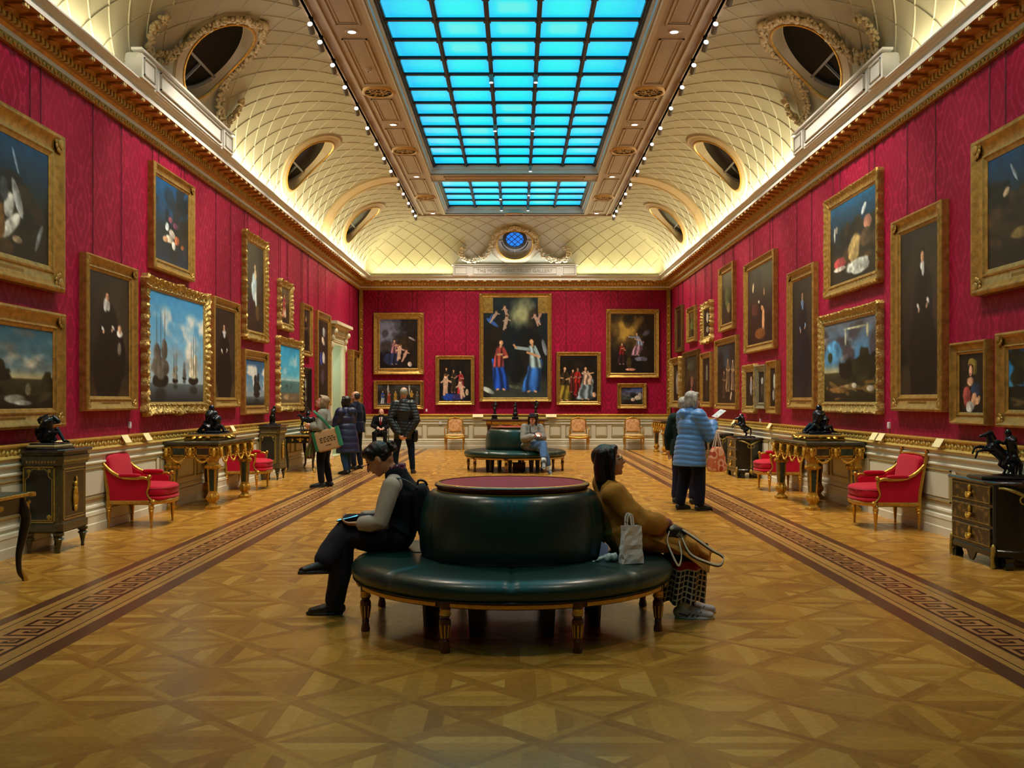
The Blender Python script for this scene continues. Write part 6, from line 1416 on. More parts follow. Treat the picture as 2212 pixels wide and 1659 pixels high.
def eyes(t, c, R, s=1.0, lip='#9c5348'):
    P = lambda x, y, z: V3(c)+R @ V3((x*s, y*s, z*s))
    for q in (-1, 1):
        b = MB(); b.ell(P(.0805, q*.028, .010), (.010*s, .014*s, .006*s), rot=R, n=10, m=7); b.build('eye', EYE, t, smooth=60)
    b = MB(); b.tube([P(.0915, -.017, -.0565), P(.0955, 0, -.0555), P(.0915, .017, -.0565)], .0035*s, n=6, round_ends=True); b.build('mouth', mat('lips', lip, .5), t, smooth=60)
def hand_shape(b, w, d, n, curl=.5, sgn=1, s=1.0, spread=1.0):
    """palm and five fingers; w wrist, d direction, n = direction the palm faces, sgn = side of the thumb"""
    w, d, n = V3(w), V3(d).normalized(), V3(n).normalized(); n = (n-d*n.dot(d)).normalized(); l = d.cross(n)*sgn
    b.tube([w-d*.01*s, w+d*.03*s, w+d*.075*s], [(.022*s, .018*s), (.036*s, .015*s), (.040*s, .013*s)], n=14, side=l, round_ends=True)
    for i, (o, L) in enumerate(((.031, .068), (.011, .078), (-.010, .072), (-.029, .056))):
        p = w+d*.078*s+l*o*s*spread; cur = curl*(1+.12*i); a = 0; pts = [p-d*.015*s]
        dd = d
        for k, f in enumerate((.46, .30, .24)):
            a += cur*(.55, .75, .6)[k]; dd = d*math.cos(a)+n*math.sin(a); pts.append(pts[-1]+dd*L*f*s*(1.25 if k == 0 else 1))
        b.tube(pts, [.0092*s, .0088*s, .0080*s, .0068*s], n=9, round_ends=True)
    p = w+d*.022*s+l*.022*s; q = p+(d*.55+l*.75+n*.25).normalized()*.042*s; r = q+(d*.85+l*.15+n*.45).normalized()*.034*s
    b.tube([p, q, r], [.0135*s, .0105*s, .0085*s], n=9, round_ends=True)
def fold(amp=.006, f=9, seed=0, stretch=(1, 1, .5)):
    def g(co, no):
        out = co.copy()
        for i in range(len(co)):
            p = V3((co[i][0]*f*stretch[0]+seed, co[i][1]*f*stretch[1], co[i][2]*f*stretch[2])); out[i] += no[i]*amp*(mnoise.noise(p)+.5*mnoise.noise(p*2.1))
        return out
    return g
def quilt(pitch=.075, amp=.011, seed=0):
    def g(co, no):
        ph = (co[:, 2]+.012*np.sin(co[:, 0]*9+seed)+.010*np.sin(co[:, 1]*11))/pitch; k = np.abs(np.sin(np.pi*ph))**.6-.6
        return co+no*(amp*k*np.clip(1-np.abs(no[:, 2])*.8, 0.1, 1))[:, None]
    return g
def shoe(t, ankle, toe_dir, col='#141416', sole='#0c0c0d', L=.25, up=(0, 0, 1), boot=False, w=1.0):
    a = V3(ankle); R = basis(toe_dir, up); P = lambda x, y, z: a+R @ V3((x, y, z))
    b = MB(); b.tube([P(-.035, 0, -.045), P(.03, 0, -.04), P(.10, 0, -.052), P(L-.085, 0, -.062)], [(.036*w, .040), (.040*w, .042), (.044*w, .034), (.036*w, .024)], n=14, side=tuple(R @ V3((0, 1, 0))), round_ends=True)
    b.tube([P(0, 0, .05 if boot else .015), P(.0, 0, -.03)], [.044, .042], n=14, round_ends=True)
    o = organic('shoe', b, mat('shoe_'+col[1:], col, .4, spec=.5), t, vox=.007, sm=2)
    b = MB(); rings = []
    for z, e in ((-.088, -.002), (-.086, .002), (-.072, .003), (-.066, -.004)):
        rings.append([tuple(P(.078+(L*.5)*math.cos(u)*(1+e*4), (.040+.006*math.cos(u)+e)*w*math.sin(u)*(1-.12*math.sin(u*2)**2), z)) for u in np.linspace(0, 2*PI, 24, endpoint=False)])
    b.loft(rings); sm_ = b
    if col == '#a9adb4':      # running shoe: dark side stripes and laces
        b = MB()
        for q in (-1, 1):
            for x0, x1 in ((.02, .055), (.055, .09), (.09, .12)): b.tube([P(x0, q*.041, -.070), P(x1, q*.036, -.035)], .0035, n=5, round_ends=True)
            b.tube([P(-.03, q*.040, -.05), P(.02, q*.043, -.062)], .004, n=5, round_ends=True)
        for k in range(4): b.tube([P(.04+k*.022, -.022, -.008-k*.009), P(.05+k*.022, .022, -.008-k*.009)], .003, n=5, round_ends=True)
        b.build('shoe_stripe', mat('shoe_dark_stripe', '#22262e', .5), o)
    b = sm_; b.build('sole', mat('sole_'+sole[1:], sole, .6), o, smooth=50)
    return o
def person(label, J, st, group=None):
    """J: joints in world coordinates, st: style. The body is one continuous skin, clothes and hair are its children parts"""
    root_p = V3(J['root']); t = thing('person', label, 'person', root_p, 0, group)
    O = lambda p: V3(p)-root_p; j = {k: (O(v) if not isinstance(v, (list, dict, float)) else v) for k, v in J.items() if k not in ('root', 'face', 'hd', 'hn')}
    lat = (j['shL']-j['shR']).normalized(); R = basis(J['face'], J.get('faceup', (0, 0, 1))) if 'face' in J else basis((1, 0, 0)); s = st.get('hs', 1.0)
    near = st.get('near', False); vox = .0075 if near else .010
    hipc = (j['hipL']+j['hipR'])/2; fat = st.get('fat', 1.0); sk = st.get('skin', SKIN)
    torso = [(hipc, (.155, .105)), (j['waist'], (.130, .095)), (j['chest'], (.150, .105)), (j['neck']-V3((0, 0, .03)), (.085, .065))]
    b = MB(); b.tube([p for p, r in torso], [(r[0]*fat, r[1]*fat) for p, r in torso], n=18, side=lat, round_ends=True)
    b.tube([j['neck']-V3((0, 0, .03)), j['neck'].lerp(j['head'], .5), j['head']+R @ V3((-.02, 0, -.02))], [.054, .047, .05], n=14, round_ends=True)
    head_shape(b, j['head'], R, s, st.get('nose', 1))
    for S in 'LR':
        b.tube([hipc.lerp(j['hip'+S], .9), j['hip'+S].lerp(j['kn'+S], .5), j['kn'+S], j['kn'+S].lerp(j['an'+S], .35), j['an'+S]], [.082, .070, .052, .052, .036], n=14, round_ends=True)
        b.tube([j['an'+S], j['an'+S]+V3(J['toe'+S]).normalized()*.12-V3((0, 0, .03))], [.034, .024], n=10, round_ends=True) if False else None
        b.tube([j['sh'+S], j['sh'+S].lerp(j['el'+S], .5), j['el'+S], j['el'+S].lerp(j['wr'+S], .35), j['wr'+S]], [.050, .043, .036, .036, .024], n=12, round_ends=True)
        hd = V3(J['hd'][S]) if 'hd' in J and S in J['hd'] else (j['wr'+S]-j['el'+S]); hn = V3(J['hn'][S]) if 'hn' in J and S in J['hn'] else V3((0, 0, -1))
        hand_shape(b, j['wr'+S], hd, hn, st.get('curl', .55), (1 if S == 'L' else -1)*st.get('thumb', 1), 1.0)
    organic('body', b, sk, t, vox=vox, sm=2)
    eyes(t, j['head'], R, s)
    # trousers / skirt
    if 'trousers' in st:
        b = MB(); tw = st.get('tw', 1.0)
        b.tube([hipc, hipc.lerp(j['waist'], .6)], [(.172*fat, .125*fat), (.15*fat, .11*fat)], n=18, side=lat, round_ends=True)
        for S in 'LR':
            a = j['kn'+S].lerp(j['an'+S], st.get('tl', .93)); b.tube([hipc.lerp(j['hip'+S], .9), j['hip'+S].lerp(j['kn'+S], .5), j['kn'+S], j['kn'+S].lerp(j['an'+S], .45), a], [.098, .088*tw, .072*tw, .066*tw, .058*tw], n=14, round_ends=True)
        organic('trousers', b, st['trousers'], t, vox=.010, sm=3, post=fold(.010, 8, 3))
    # upper garment
    for gi, g in enumerate(st['tops']):
        b = MB(); e = g.get('e', .022)
        b.tube([p for p, r in torso[:3]]+[j['neck']-V3((0, 0, .025))], [((r[0]+e)*fat, (r[1]+e)*fat) for p, r in torso[:3]]+[(.080+e*.6, .068+e*.6)], n=20, side=lat, round_ends=True)
        if g.get('torso', True):
            b.tube([j['shL']-lat*.01, j['chest']+V3((0, 0, .06)), j['shR']+lat*.01], [(.045+e)]*3, n=12, round_ends=True)
            b.tube([j['shL']+lat*.005, j['neck']-V3((0, 0, .045)), j['shR']-lat*.005], [.048+e*.7, .055+e*.7, .048+e*.7], n=12, round_ends=True)
        if g.get('collar'): b.tube([j['neck']-V3((0, 0, .03)), j['neck']+V3((0, 0, g['collar']))], [(.075, .07), (.064, .062)], n=16, side=lat, round_ends=False)
        if 'hem' in g:   # skirt of a coat: list of (point, rx, ry)
            b.tube([O(p) for p, rx, ry in g['hem']], [(rx, ry) for p, rx, ry in g['hem']], n=22, side=lat, caps=True)
        if g.get('sleeves', 1):
            for S in 'LR': k = g.get('slen', .93); b.ell(j['sh'+S], .054+e, n=14, m=10); b.tube([j['sh'+S], j['sh'+S].lerp(j['el'+S], .5), j['el'+S], j['el'+S].lerp(j['wr'+S], .5), j['el'+S].lerp(j['wr'+S], k)], [.052+e, .048+e, .043+e, .040+e, .034+e*.9], n=14, round_ends=False)
        if g.get('legs'):
            for S in 'LR': b.tube([j['hip'+S], j['hip'+S].lerp(j['kn'+S], g['legs'])], [.12, .10], n=14, round_ends=True)
        if g.get('hood'): b.tube(smooth_path([j['shL'].lerp(j['shR'], .30)+R @ V3((.0, 0, .05)), j['neck']+R @ V3((-.115, 0, -.03)), j['shL'].lerp(j['shR'], .70)+R @ V3((.0, 0, .05))], 5), [.040]*3+[.060, .070, .070, .060]+[.040]*4, n=12, round_ends=True)
        if g.get('lapel'): pass
        organic(g['name'], b, g['mat'], t, vox=g.get('vox', .010), sm=3, post=g.get('post', fold(.009, 7, gi)))
    # hair
    if 'hair' in st:
        b = MB(); st['hair'](b, lambda x, y, z: j['head']+R @ V3((x*s, y*s, z*s)), R, s); organic('hair', b, st['hairmat'], t, vox=.0065 if near else .009, sm=2, post=fold(.003, 40, 1, (1, 1, .4)))
    for S in 'LR':
        if st.get('shoes', True):
            sc_, so_ = st.get('shoecol', ('#141416', '#0c0c0d')); shoe(t, j['an'+S], J['toe'+S], sc_, so_, up=J.get('up'+S, (0, 0, 1)), boot=st.get('boot', False), L=st.get('sl', .26))
    return t, j, R, O
def standing(x, y, H, ang, gap=.10, arms=None, lean=0, look=(1, 0, 0), stride=0):
    """joints of a standing figure; ang = facing direction in radians, local frame forward/left"""
    f = V3((math.cos(ang), math.sin(ang), 0)); l = V3((-math.sin(ang), math.cos(ang), 0)); B = V3((x, y, 0)); P = lambda a, b_, c: B+f*a+l*b_+V3((0, 0, c*H))
    J = {'root': (x, y, 0), 'neck': P(lean, 0, .825), 'chest': P(lean*.8, 0, .72), 'waist': P(lean*.4, 0, .60), 'head': P(lean+.025, 0, .915)}
    for S, q in (('L', 1), ('R', -1)):
        J['hip'+S] = P(0, q*.085, .52); J['kn'+S] = P(.02+stride*q*.5, q*(.085+gap*.3), .285); J['an'+S] = P(-.03+stride*q, q*(.075+gap*.5), .0)+V3((0, 0, .088)); J['toe'+S] = tuple(f+l*q*.15)
        J['sh'+S] = P(lean*.9, q*.168, .788)
        a = (arms or {}).get(S, ((.0, .24, .63), (.06, .25, .49))); J['el'+S] = P(a[0][0], q*a[0][1], a[0][2]); J['wr'+S] = P(a[1][0], q*a[1][1], a[1][2])
    lk = V3(look); J['face'] = tuple(f*lk.x+l*lk.y+V3((0, 0, lk.z))); return J, P
# hair styles
def short_hair(b, P, R, s):
    b.ell(P(-.022, 0, .050), (.096*s, .084*s, .084*s), rot=R, n=18, m=12); b.ell(P(-.055, 0, .0), (.060*s, .078*s, .070*s), rot=R, n=16, m=10); b.ell(P(.045, 0, .098), (.045*s, .06*s, .022*s), rot=R)
def bob_hair(b, P, R, s):
    short_hair(b, P, R, s); 
    for q in (-1, 1): b.tube([P(.0, q*.075, .06), P(-.01, q*.088, .0), P(-.015, q*.08, -.075)], [.035*s, .036*s, .028*s], n=10, round_ends=True)
    b.ell(P(-.06, 0, -.03), (.055*s, .078*s, .075*s), rot=R)
def cropped(b, P, R, s): b.ell(P(-.030, 0, .030), (.084*s, .0795*s, .080*s), rot=R, n=18, m=12); b.ell(P(-.05, 0, -.01), (.055*s, .072*s, .055*s), rot=R)
def long_hair(b, P, R, s):
    b.ell(P(-.020, 0, .045), (.100*s, .088*s, .088*s), rot=R, n=18, m=12); b.ell(P(.05, 0, .085), (.04*s, .06*s, .03*s), rot=R)
    for q in (-1, 0, 1): b.tube([P(-.03, q*.055, .07), P(-.065, q*.062, -.02), P(-.078, q*.065, -.11), P(-.07, q*.062, -.20), P(-.055, q*.055, -.26)], [.05*s, .05*s, .048*s, .040*s, .022*s], n=12, round_ends=True)
    for q in (-1, 1): b.tube([P(.045, q*.062, .075), P(.030, q*.084, .01), P(.005, q*.086, -.08), P(-.01, q*.08, -.17)], [.026*s, .026*s, .024*s, .014*s], n=10, round_ends=True)
def bun_hair(b, P, R, s):
    b.ell(P(.028, 0, .082), (.062*s, .072*s, .040*s), rot=R, n=16, m=10); b.ell(P(-.035, 0, .0), (.05*s, .0795*s, .05*s), rot=R)
    for q in (-1, 1): b.ell(P(.012, q*.052, .048), (.052*s, .030*s, .046*s), rot=R, n=14, m=9)
    b.ell(P(-.020, 0, .044), (.092*s, .081*s, .084*s), rot=R, n=18, m=12); b.ell(P(-.062, 0, .005), (.05*s, .066*s, .058*s), rot=R)
    for a in np.linspace(0, 2*PI, 9)[:-1]: b.ell(P(-.135+.010*math.cos(a), .022*math.cos(a), .020+.030*math.sin(a)), (.020*s,)*3, n=10, m=7)
    b.ell(P(-.118, 0, .02), (.028*s, .036*s, .036*s), rot=R)
HBLK = mat('black_hair', '#0d0a0a', .35, var=.3, vscale=60, stretch=(1, 1, .2), bump=.3, bscale=120)
HGRY = mat('grey_hair', '#a3a29c', .55, var=.4, vscale=50, stretch=(1, 1, .3), bump=.4, bscale=80)
HBLD = mat('ash_blond_hair', '#8d7a5c', .5, var=.4, vscale=40, stretch=(1, 1, .3), bump=.4, bscale=80)
HBRN = mat('brown_hair', '#2c1d14', .5, var=.3, vscale=40, bump=.4, bscale=80)
def cloth(n, c, r=.8, **k): return mat(n, c, r, var=.12, vscale=14, bump=.12, bscale=180, sheen=.04, spec=.15, **k)

# --- woman on the near banquette, left side, looking down at her phone (faces -x)
J = dict(root=(-.80, 7.08, 0), neck=(-.80, 7.06, .995), chest=(-.76, 7.07, .84), waist=(-.755, 7.08, .68), head=(-.925, 7.04, 1.085), face=(-.82, -.05, -.60), faceup=(-.5, 0, .8),
    hipL=(-.80, 6.98, .545), hipR=(-.80, 7.16, .56), knL=(-1.15, 6.98, .53), knR=(-1.13, 7.03, .615), anL=(-1.215, 6.97, .090), anR=(-1.275, 6.82, .40), toeL=(-1, -.05, 0), toeR=(-.62, -.66, .10), upR=(-.1, .2, .95),
    shL=(-.82, 6.90, .905), shR=(-.82, 7.24, .905), elL=(-.885, 6.84, .655), elR=(-.90, 7.26, .66), wrL=(-1.045, 6.90, .645), wrR=(-1.06, 7.12, .66), hd={'L': (-.9, .25, -.05), 'R': (-.9, -.3, -.05)}, hn={'L': (0, .3, 1), 'R': (0, -.3, 1)})
p1, j1, R1, O1 = person('person with black bun, black vest and grey sleeves, seated looking at phone', J, dict(near=True, hs=.98, hair=bun_hair, hairmat=HBLK, trousers=cloth('charcoal_trousers', '#29252c'), tw=1.22, tl=.97, curl=.45, sl=.255, shoecol=('#1a1613', '#2c2823'),
    tops=[dict(name='sweater', mat=cloth('grey_sweater', '#c4b6a6', .9), e=.012, slen=.95), dict(name='vest', mat=cloth('black_vest', '#17181f'), e=.028, sleeves=0, torso=False, collar=.02, legs=.12)]))
b = MB()
for z, r, q in ((.01, .060, 0), (.035, .057, .6)): b.tube([j1['neck']+V3((r*math.cos(a)*1.05-.006, r*math.sin(a), z+.015*math.cos(a))) for a in np.linspace(0, 2*PI, 22)], .014, n=8)
organic('scarf', b, mat('patterned_scarf', '#5c1038', .7, col2='#c8a8b8', vscale=60, fac=.58), p1, vox=.006, sm=1)
ph = thing('phone', 'phone with lit blue screen held by seated person with the bun', 'phone', (-1.135, 6.985, .672)); ph.rotation_euler = (0, -.22, .05)
b = MB(); b.box(-.075, .075, -.036, .036, -.005, .004, .003); b.build('case', BLACK, ph); b = MB(); b.box(-.07, .07, -.032, .032, .004, .0055); b.build('screen', mat('phone_screen', '#5cc8e8', .2, emit=1.2), ph)
bp = thing('backpack', 'small black backpack worn by the seated person with the bun', 'backpack', (-.60, 7.03, .46))
b = MB(); pillow(b, (0.0, 0, .25), (.12, .27, .40), .45, rot=(0, -.16, 0)); pillow(b, (.03, 0, .16), (.08, .2, .2), .5); organic('bag', b, cloth('black_nylon', '#0c0e14', .6), bp, vox=.010, sm=3, post=fold(.012, 9, 5))
b = MB(); b.tube(smooth_path([(-.05, 0, .44), (-.04, 0, .475), (-.0, 0, .47), (.02, 0, .44)], 4), .008, n=6); b.build('handle', BLACK, bp)
for q in (-1, 1):
    b = MB(); b.tube(smooth_path([(-.04, q*.09, .43), (-.14, q*.115, .495), (-.25, q*.13, .485), (-.292, q*.135, .40), (-.27, q*.145, .27), (-.17, q*.15, .15), (-.05, q*.12, .10)], 5), [(.014, .004)]*31, n=6, side=(0, 1, 0)); b.build('strap', BLACK, bp)

# --- woman on the near banquette, right side, leaning back (faces +x)
J = dict(root=(.82, 6.92, 0), neck=(.665, 6.92, .935), chest=(.725, 6.92, .80), waist=(.76, 6.92, .65), head=(.690, 6.91, 1.075), face=(.93, -.10, .22), faceup=(-.2, 0, 1),
    hipL=(.82, 7.02, .55), hipR=(.82, 6.84, .55), knL=(1.22, 7.0, .50), knR=(1.24, 6.86, .49), anL=(1.25, 7.03, .088), anR=(1.20, 6.86, .088), toeL=(1, .05, 0), toeR=(1, -.12, 0),
    shL=(.70, 7.09, .865), shR=(.715, 6.75, .865), elL=(.86, 7.12, .66), elR=(.905, 6.70, .675), wrL=(1.06, 7.0, .64), wrR=(1.10, 6.82, .655), hd={'L': (.8, -.4, 0), 'R': (.75, .3, -.35)}, hn={'L': (0, 0, -1), 'R': (-.3, .2, -1)})
def coat_hem(): return [((.76, 6.92, .64), .19, .15), ((.80, 6.92, .555), .21, .15), ((.95, 6.93, .545), .20, .105), ((1.12, 6.93, .535), .20, .095), ((1.26, 6.93, .50), .20, .085), ((1.36, 6.93, .43), .19, .04)]
p2, j2, R2, O2 = person('person with long black hair and camel coat, seated and looking up', J, dict(near=True, hs=.97, hair=long_hair, hairmat=HBLK, curl=.6, sl=.27, shoecol=('#a9adb4', '#d8d8da'), 
    tops=[dict(name='pink_sweater', mat=cloth('dusty_pink', '#9a5a58'), e=.008, slen=.97), dict(name='coat', mat=cloth('camel_wool', '#bb8034', .85), e=.030, slen=.80, hem=coat_hem(), post=fold(.020, 7, 9, (1.3, 1, .8)))]))
PL = bpy.data.materials.new('plaid'); PL.use_nodes = True; nt = PL.node_tree; N, L = nt.nodes, nt.links; tc = N.new('ShaderNodeTexCoord'); sp = N.new('ShaderNodeSeparateXYZ'); L.new(tc.outputs['UV'], sp.inputs[0])
def Mx(op, a, c=None):
    n = N.new('ShaderNodeMath'); n.operation = op
    for i, x in enumerate((a, c)):
        if x is None: continue
        if isinstance(x, (int, float)): n.inputs[i].default_value = x
        else: L.new(x, n.inputs[i])
    return n.outputs[0]
st1 = Mx('MAXIMUM', Mx('GREATER_THAN', Mx('FRACT', Mx('MULTIPLY', sp.outputs[0], 34)), .74), Mx('GREATER_THAN', Mx('FRACT', Mx('MULTIPLY', sp.outputs[1], 10)), .72))
mx = N.new('ShaderNodeMix'); mx.data_type = 'RGBA'; L.new(Mx('MULTIPLY', st1, .8), mx.inputs[0]); mx.inputs[6].default_value = lin('#0e1118'); mx.inputs[7].default_value = lin('#c8bfa8')
rd = Mx('MULTIPLY', Mx('GREATER_THAN', sp.outputs[1], .60), Mx('LESS_THAN', sp.outputs[1], .74)); m2 = N.new('ShaderNodeMix'); m2.data_type = 'RGBA'; L.new(rd, m2.inputs[0]); L.new(mx.outputs[2], m2.inputs[6]); m2.inputs[7].default_value = lin('#8e0c1e')
up_ = Mx('GREATER_THAN', sp.outputs[1], .74); m3 = N.new('ShaderNodeMix'); m3.data_type = 'RGBA'; L.new(up_, m3.inputs[0]); L.new(m2.outputs[2], m3.inputs[6]); m3.inputs[7].default_value = lin('#120c10'); L.new(m3.outputs[2], N['Principled BSDF'].inputs['Base Color']); N['Principled BSDF'].inputs['Roughness'].default_value = .85
V, Fc, UV = [], [], []; nr, nc = 22, 72
for i in range(nr+1):
    v = i/nr; z = .115+(.50-.115)*v; cx = 1.19+.05*v; rx = .165-.02*v; ry = .155
    for q in range(nc):
        a = 2*PI*q/nc; k = 1+.11*(1-v*.7)*math.sin(a*9+.6*math.sin(v*3)); V.append((cx+rx*k*math.cos(a)-.82, 6.93+ry*k*math.sin(a)-6.92, z-.012*(1-v)*math.sin(a*9)))
for i in range(nr):
    for q in range(nc): Fc.append((i*nc+q, i*nc+(q+1) % nc, (i+1)*nc+(q+1) % nc, (i+1)*nc+q)); UV += [(q/nc, i/nr), ((q+1)/nc, i/nr), ((q+1)/nc, (i+1)/nr), (q/nc, (i+1)/nr)]
me = bpy.data.meshes.new('skirt'); me.from_pydata(V, [], Fc); ul = me.uv_layers.new(name='UV'); ul.data.foreach_set('uv', np.array(UV, dtype=np.float32).ravel()); me.materials.append(PL); me.shade_smooth()
so = bpy.data.objects.new('plaid_skirt', me); COL.objects.link(so); so.parent = p2
b = MB()     # wide coat flap falling past the knee
G = [[(.98, -.06), (1.10, -.085), (1.24, -.10), (1.36, -.115), (1.47, -.10)], [(.98, -.10), (1.12, -.14), (1.26, -.17), (1.38, -.18), (1.42, -.14)]]
rows = []
for u in range(9):
    t_ = u/8; row = []
    for k_ in range(7):
        s_k = k_/6; x = .95+.50*s_k-.10*t_*s_k; y = 7.05-.36*t_; z = .605-.02*s_k-.15*s_k**2.2-.11*max(0, t_-.55)/.45*(.3+.7*s_k)+.010*math.sin(t_*9+s_k*4)
        row.append((x-.82, y-6.92, z))
    rows.append(row)
b.loft(rows, caps=False, closed=False); o = b.build('coat_flap', cloth('camel_wool', '#bb8034', .85), p2, smooth=70); md = o.modifiers.new('s', 'SOLIDIFY'); md.thickness = .012; md = o.modifiers.new('u', 'SUBSURF'); md.levels = 1; md.render_levels = 1
b = MB(); Ph = lambda x, y, z: j2['head']+R2 @ V3((x*.97, y*.97, z*.97))
for q in (-1, 1): b.tube([Ph(.100+.0*math.cos(a), q*.030+.021*math.cos(a), .008+.018*math.sin(a)) for a in np.linspace(0, 2*PI, 16)], .0022, n=5); b.tube([Ph(.098, q*.051, .012), Ph(.0, q*.082, .016)], .0022, n=5)
b.tube([Ph(.102, -.009, .012), Ph(.102, .009, .012)], .0022, n=5); b.build('glasses', mat('glasses_rim', '#c8b090', .3, .5), p2)
hb = thing('handbag', 'black and cream handbag with looping straps on lap of person in camel coat', 'handbag', (1.135, 6.79, .55))
b = MB(); pillow(b, (0, 0, .05), (.14, .10, .09), .6, rot=(0, .3, .2)); organic('bag', b, mat('bag_black', '#14110f', .45, col2='#c8b89c', vscale=22, fac=.60), hb, vox=.006, sm=2, post=fold(.012, 18, 2))
for P in ([(.04, -.04, .07), (.12, -.09, .02), (.22, -.12, -.05), (.30, -.12, -.10), (.27, -.15, -.15), (.18, -.14, -.13), (.08, -.12, -.08), (.03, -.08, .02)], [(-.05, -.05, .06), (-.07, -.09, .0), (-.04, -.12, -.09), (-.0, -.13, -.16), (.02, -.12, -.09), (.01, -.08, .0)]):
    m_ = smooth_path(P, 5)
    for k_, (off, cc, w_) in enumerate(((0, BLACK, .011), (.004, mat('strap_cream', '#f0e4cc', .6), .0065))):
        b = MB(); b.tube([p+V3((0, -off, off)) for p in m_], [(w_, .004)]*len(m_), n=6, side=(0, 0, 1)); b.build('strap' if k_ == 0 else 'strap_edge', cc, hb)
# white paper bag and crumpled pouch on the seat
pb = thing('paper_bag', 'small white paper carrier bag standing on the green seat', 'bag', (.79, 6.42, .452), .35)
PW = mat('white_paper', '#f0e8e2', .7, var=.08, vscale=12, bump=.25, bscale=14)
b = MB(); rg_ = random.Random(4); ringsP = []
for i in range(9):
    z = .24*i/8; w_, d_ = .072-.012*(i/8), .036-.006*(i/8); ring = []
    for (cx_, cy_) in ((-1, -1), (-.5, -1), (0, -1.02), (.5, -1), (1, -1), (1, 0), (1, 1), (.5, 1), (0, 1), (-.5, 1), (-1, 1), (-1, 0)):
        jx = .006 if 0 < i < 8 else .001; ring.append((cx_*w_*(1-.0*i)+rg_.uniform(-jx, jx), cy_*d_*(1 if abs(cx_) == 1 and abs(cy_) == 1 else 1)-(.0 if cy_ else 0)+rg_.uniform(-jx, jx), z))
    ringsP.append(ring)
b.loft(ringsP, caps=False); b.poly(ringsP[0]); o = b.build('bag_body', PW, pb)
for q, yy in ((-1, -.028), (1, .028)):
    b = MB(); b.tube(smooth_path([(-.035*1+q*.006, yy, .235), (-.034+q*.006, yy, .29), (-.02+q*.006, yy, .315), (.0+q*.006, yy, .305), (.012+q*.006, yy, .235)], 5), [(.006, .0025)]*21, n=6, side=(0, 0, 1)); b.build('handle', PW, pb)
pc = thing('plastic_pouch', 'crumpled white and green wrapper on seat left of the paper bag', 'wrapper', (.645, 6.47, .452)); 
b = MB(); pillow(b, (.02, 0, .028), (.09, .06, .055), .7); b.tube([(-.03, 0, .03), (-.08, -.03, .012), (-.10, -.04, .006)], [.014, .008, .004], n=8, round_ends=True); organic('wrapper', b, mat('wrapper_white', '#b8c4c0', .35, col2='#6a7c78', vscale=30, fac=.6), pc, vox=.005, sm=1, post=fold(.012, 30, 4))
pr = thing('folded_leaflet', 'pale folded leaflet tucked against the backrest behind the wrapper', 'leaflet', (.625, 6.60, .452)); b = MB(); b.loft([[(-.03, y, 0), (.03, y, 0), (.035, y+.01, .085), (-.01, y+.01, .11)] for y in (0, .004)]); b.build('sheet', mat('lilac_paper', '#a8a8d0', .6), pr)

# --- girl with cap on the far banquette (faces the camera, turned a little right)
J = dict(root=(.38, 20.72, 0), neck=(.38, 20.70, 1.0), chest=(.38, 20.70, .85), waist=(.38, 20.72, .68), head=(.385, 20.66, 1.10), face=(-.06, -1, .06),
    hipL=(.48, 20.70, .54), hipR=(.30, 20.70, .54), knL=(.60, 20.28, .53), knR=(.60, 20.32, .60), anL=(.72, 20.25, .088), anR=(.60, 20.05, .26), toeL=(.15, -1, 0), toeR=(0, -.95, -.25),
    shL=(.54, 20.70, .935), shR=(.22, 20.70, .935), elL=(.60, 20.58, .72), elR=(.20, 20.56, .70), wrL=(.55, 20.40, .78), wrR=(.42, 20.40, .77), hd={'L': (-.3, -.6, .3), 'R': (.6, -.5, .1)}, hn={'L': (-1, 0, 0), 'R': (.3, .3, 1)})
def cap_hair(b, P, R, s): long_hair(b, P, R, s)
p3, j3, R3, O3 = person('person in dark cap and grey coat seated on the far banquette, legs crossed', J, dict(hs=.95, hair=cap_hair, hairmat=HBLK, trousers=cloth('light_denim', '#4a6c9c'), tw=1.15, tl=.72, skin=SKINL, curl=.7, shoecol=('#5c6470', '#d8dcdc'),
    tops=[dict(name='shirt', mat=cloth('pale_shirt', '#aab4c4'), e=.006, slen=.97), dict(name='coat', mat=cloth('grey_coat', '#8c8a86'), e=.034, slen=.88, legs=.35, hem=[((.38, 20.72, .62), .20, .16), ((.36, 20.66, .50), .24, .20)])]))
b = MB(); P = lambda x, y, z: j3['head']+R3 @ V3((x, y, z)); b.ell(P(-.012, 0, .072), (.102, .093, .066), rot=R3, n=18, m=12); b.tube([P(.07, 0, .068), P(.13, 0, .060)], [(.07, .012), (.055, .006)], n=14, side=tuple(R3 @ V3((0, 1, 0))), round_ends=True); organic('cap', b, cloth('navy_cap', '#10121c'), p3, vox=.008, sm=2)
for S in 'LR':
    b = MB(); a = j3['an'+S]; k_ = j3['kn'+S]; b.tube([a, a.lerp(k_, .28)], [.048, .050], n=12); b.build('sock', cloth('white_sock', '#d0dcdc'), p3, smooth=60)
b = MB(); b.tube(smooth_path([j3['neck']+V3((-.05, -.07, -.02)), j3['chest']+V3((-.04, -.15, .0)), j3['waist']+V3((.08, -.17, 0)), j3['waist']+V3((.15, -.12, -.05))], 5), .007, n=6); b.build('bag_strap', BLACK, p3)
ph = thing('phone', 'white phone held by seated person in dark cap', 'phone', (.485, 20.30, .795)); ph.rotation_euler = (-1.1, 0, .3); b = MB(); b.box(-.036, .036, -.006, .002, -.07, .07, .003); b.build('case', mat('white_phone', '#d8d8dc', .3), ph); b = MB(); b.box(-.032, .032, .002, .003, -.065, .065); b.build('screen', BLACK, ph)

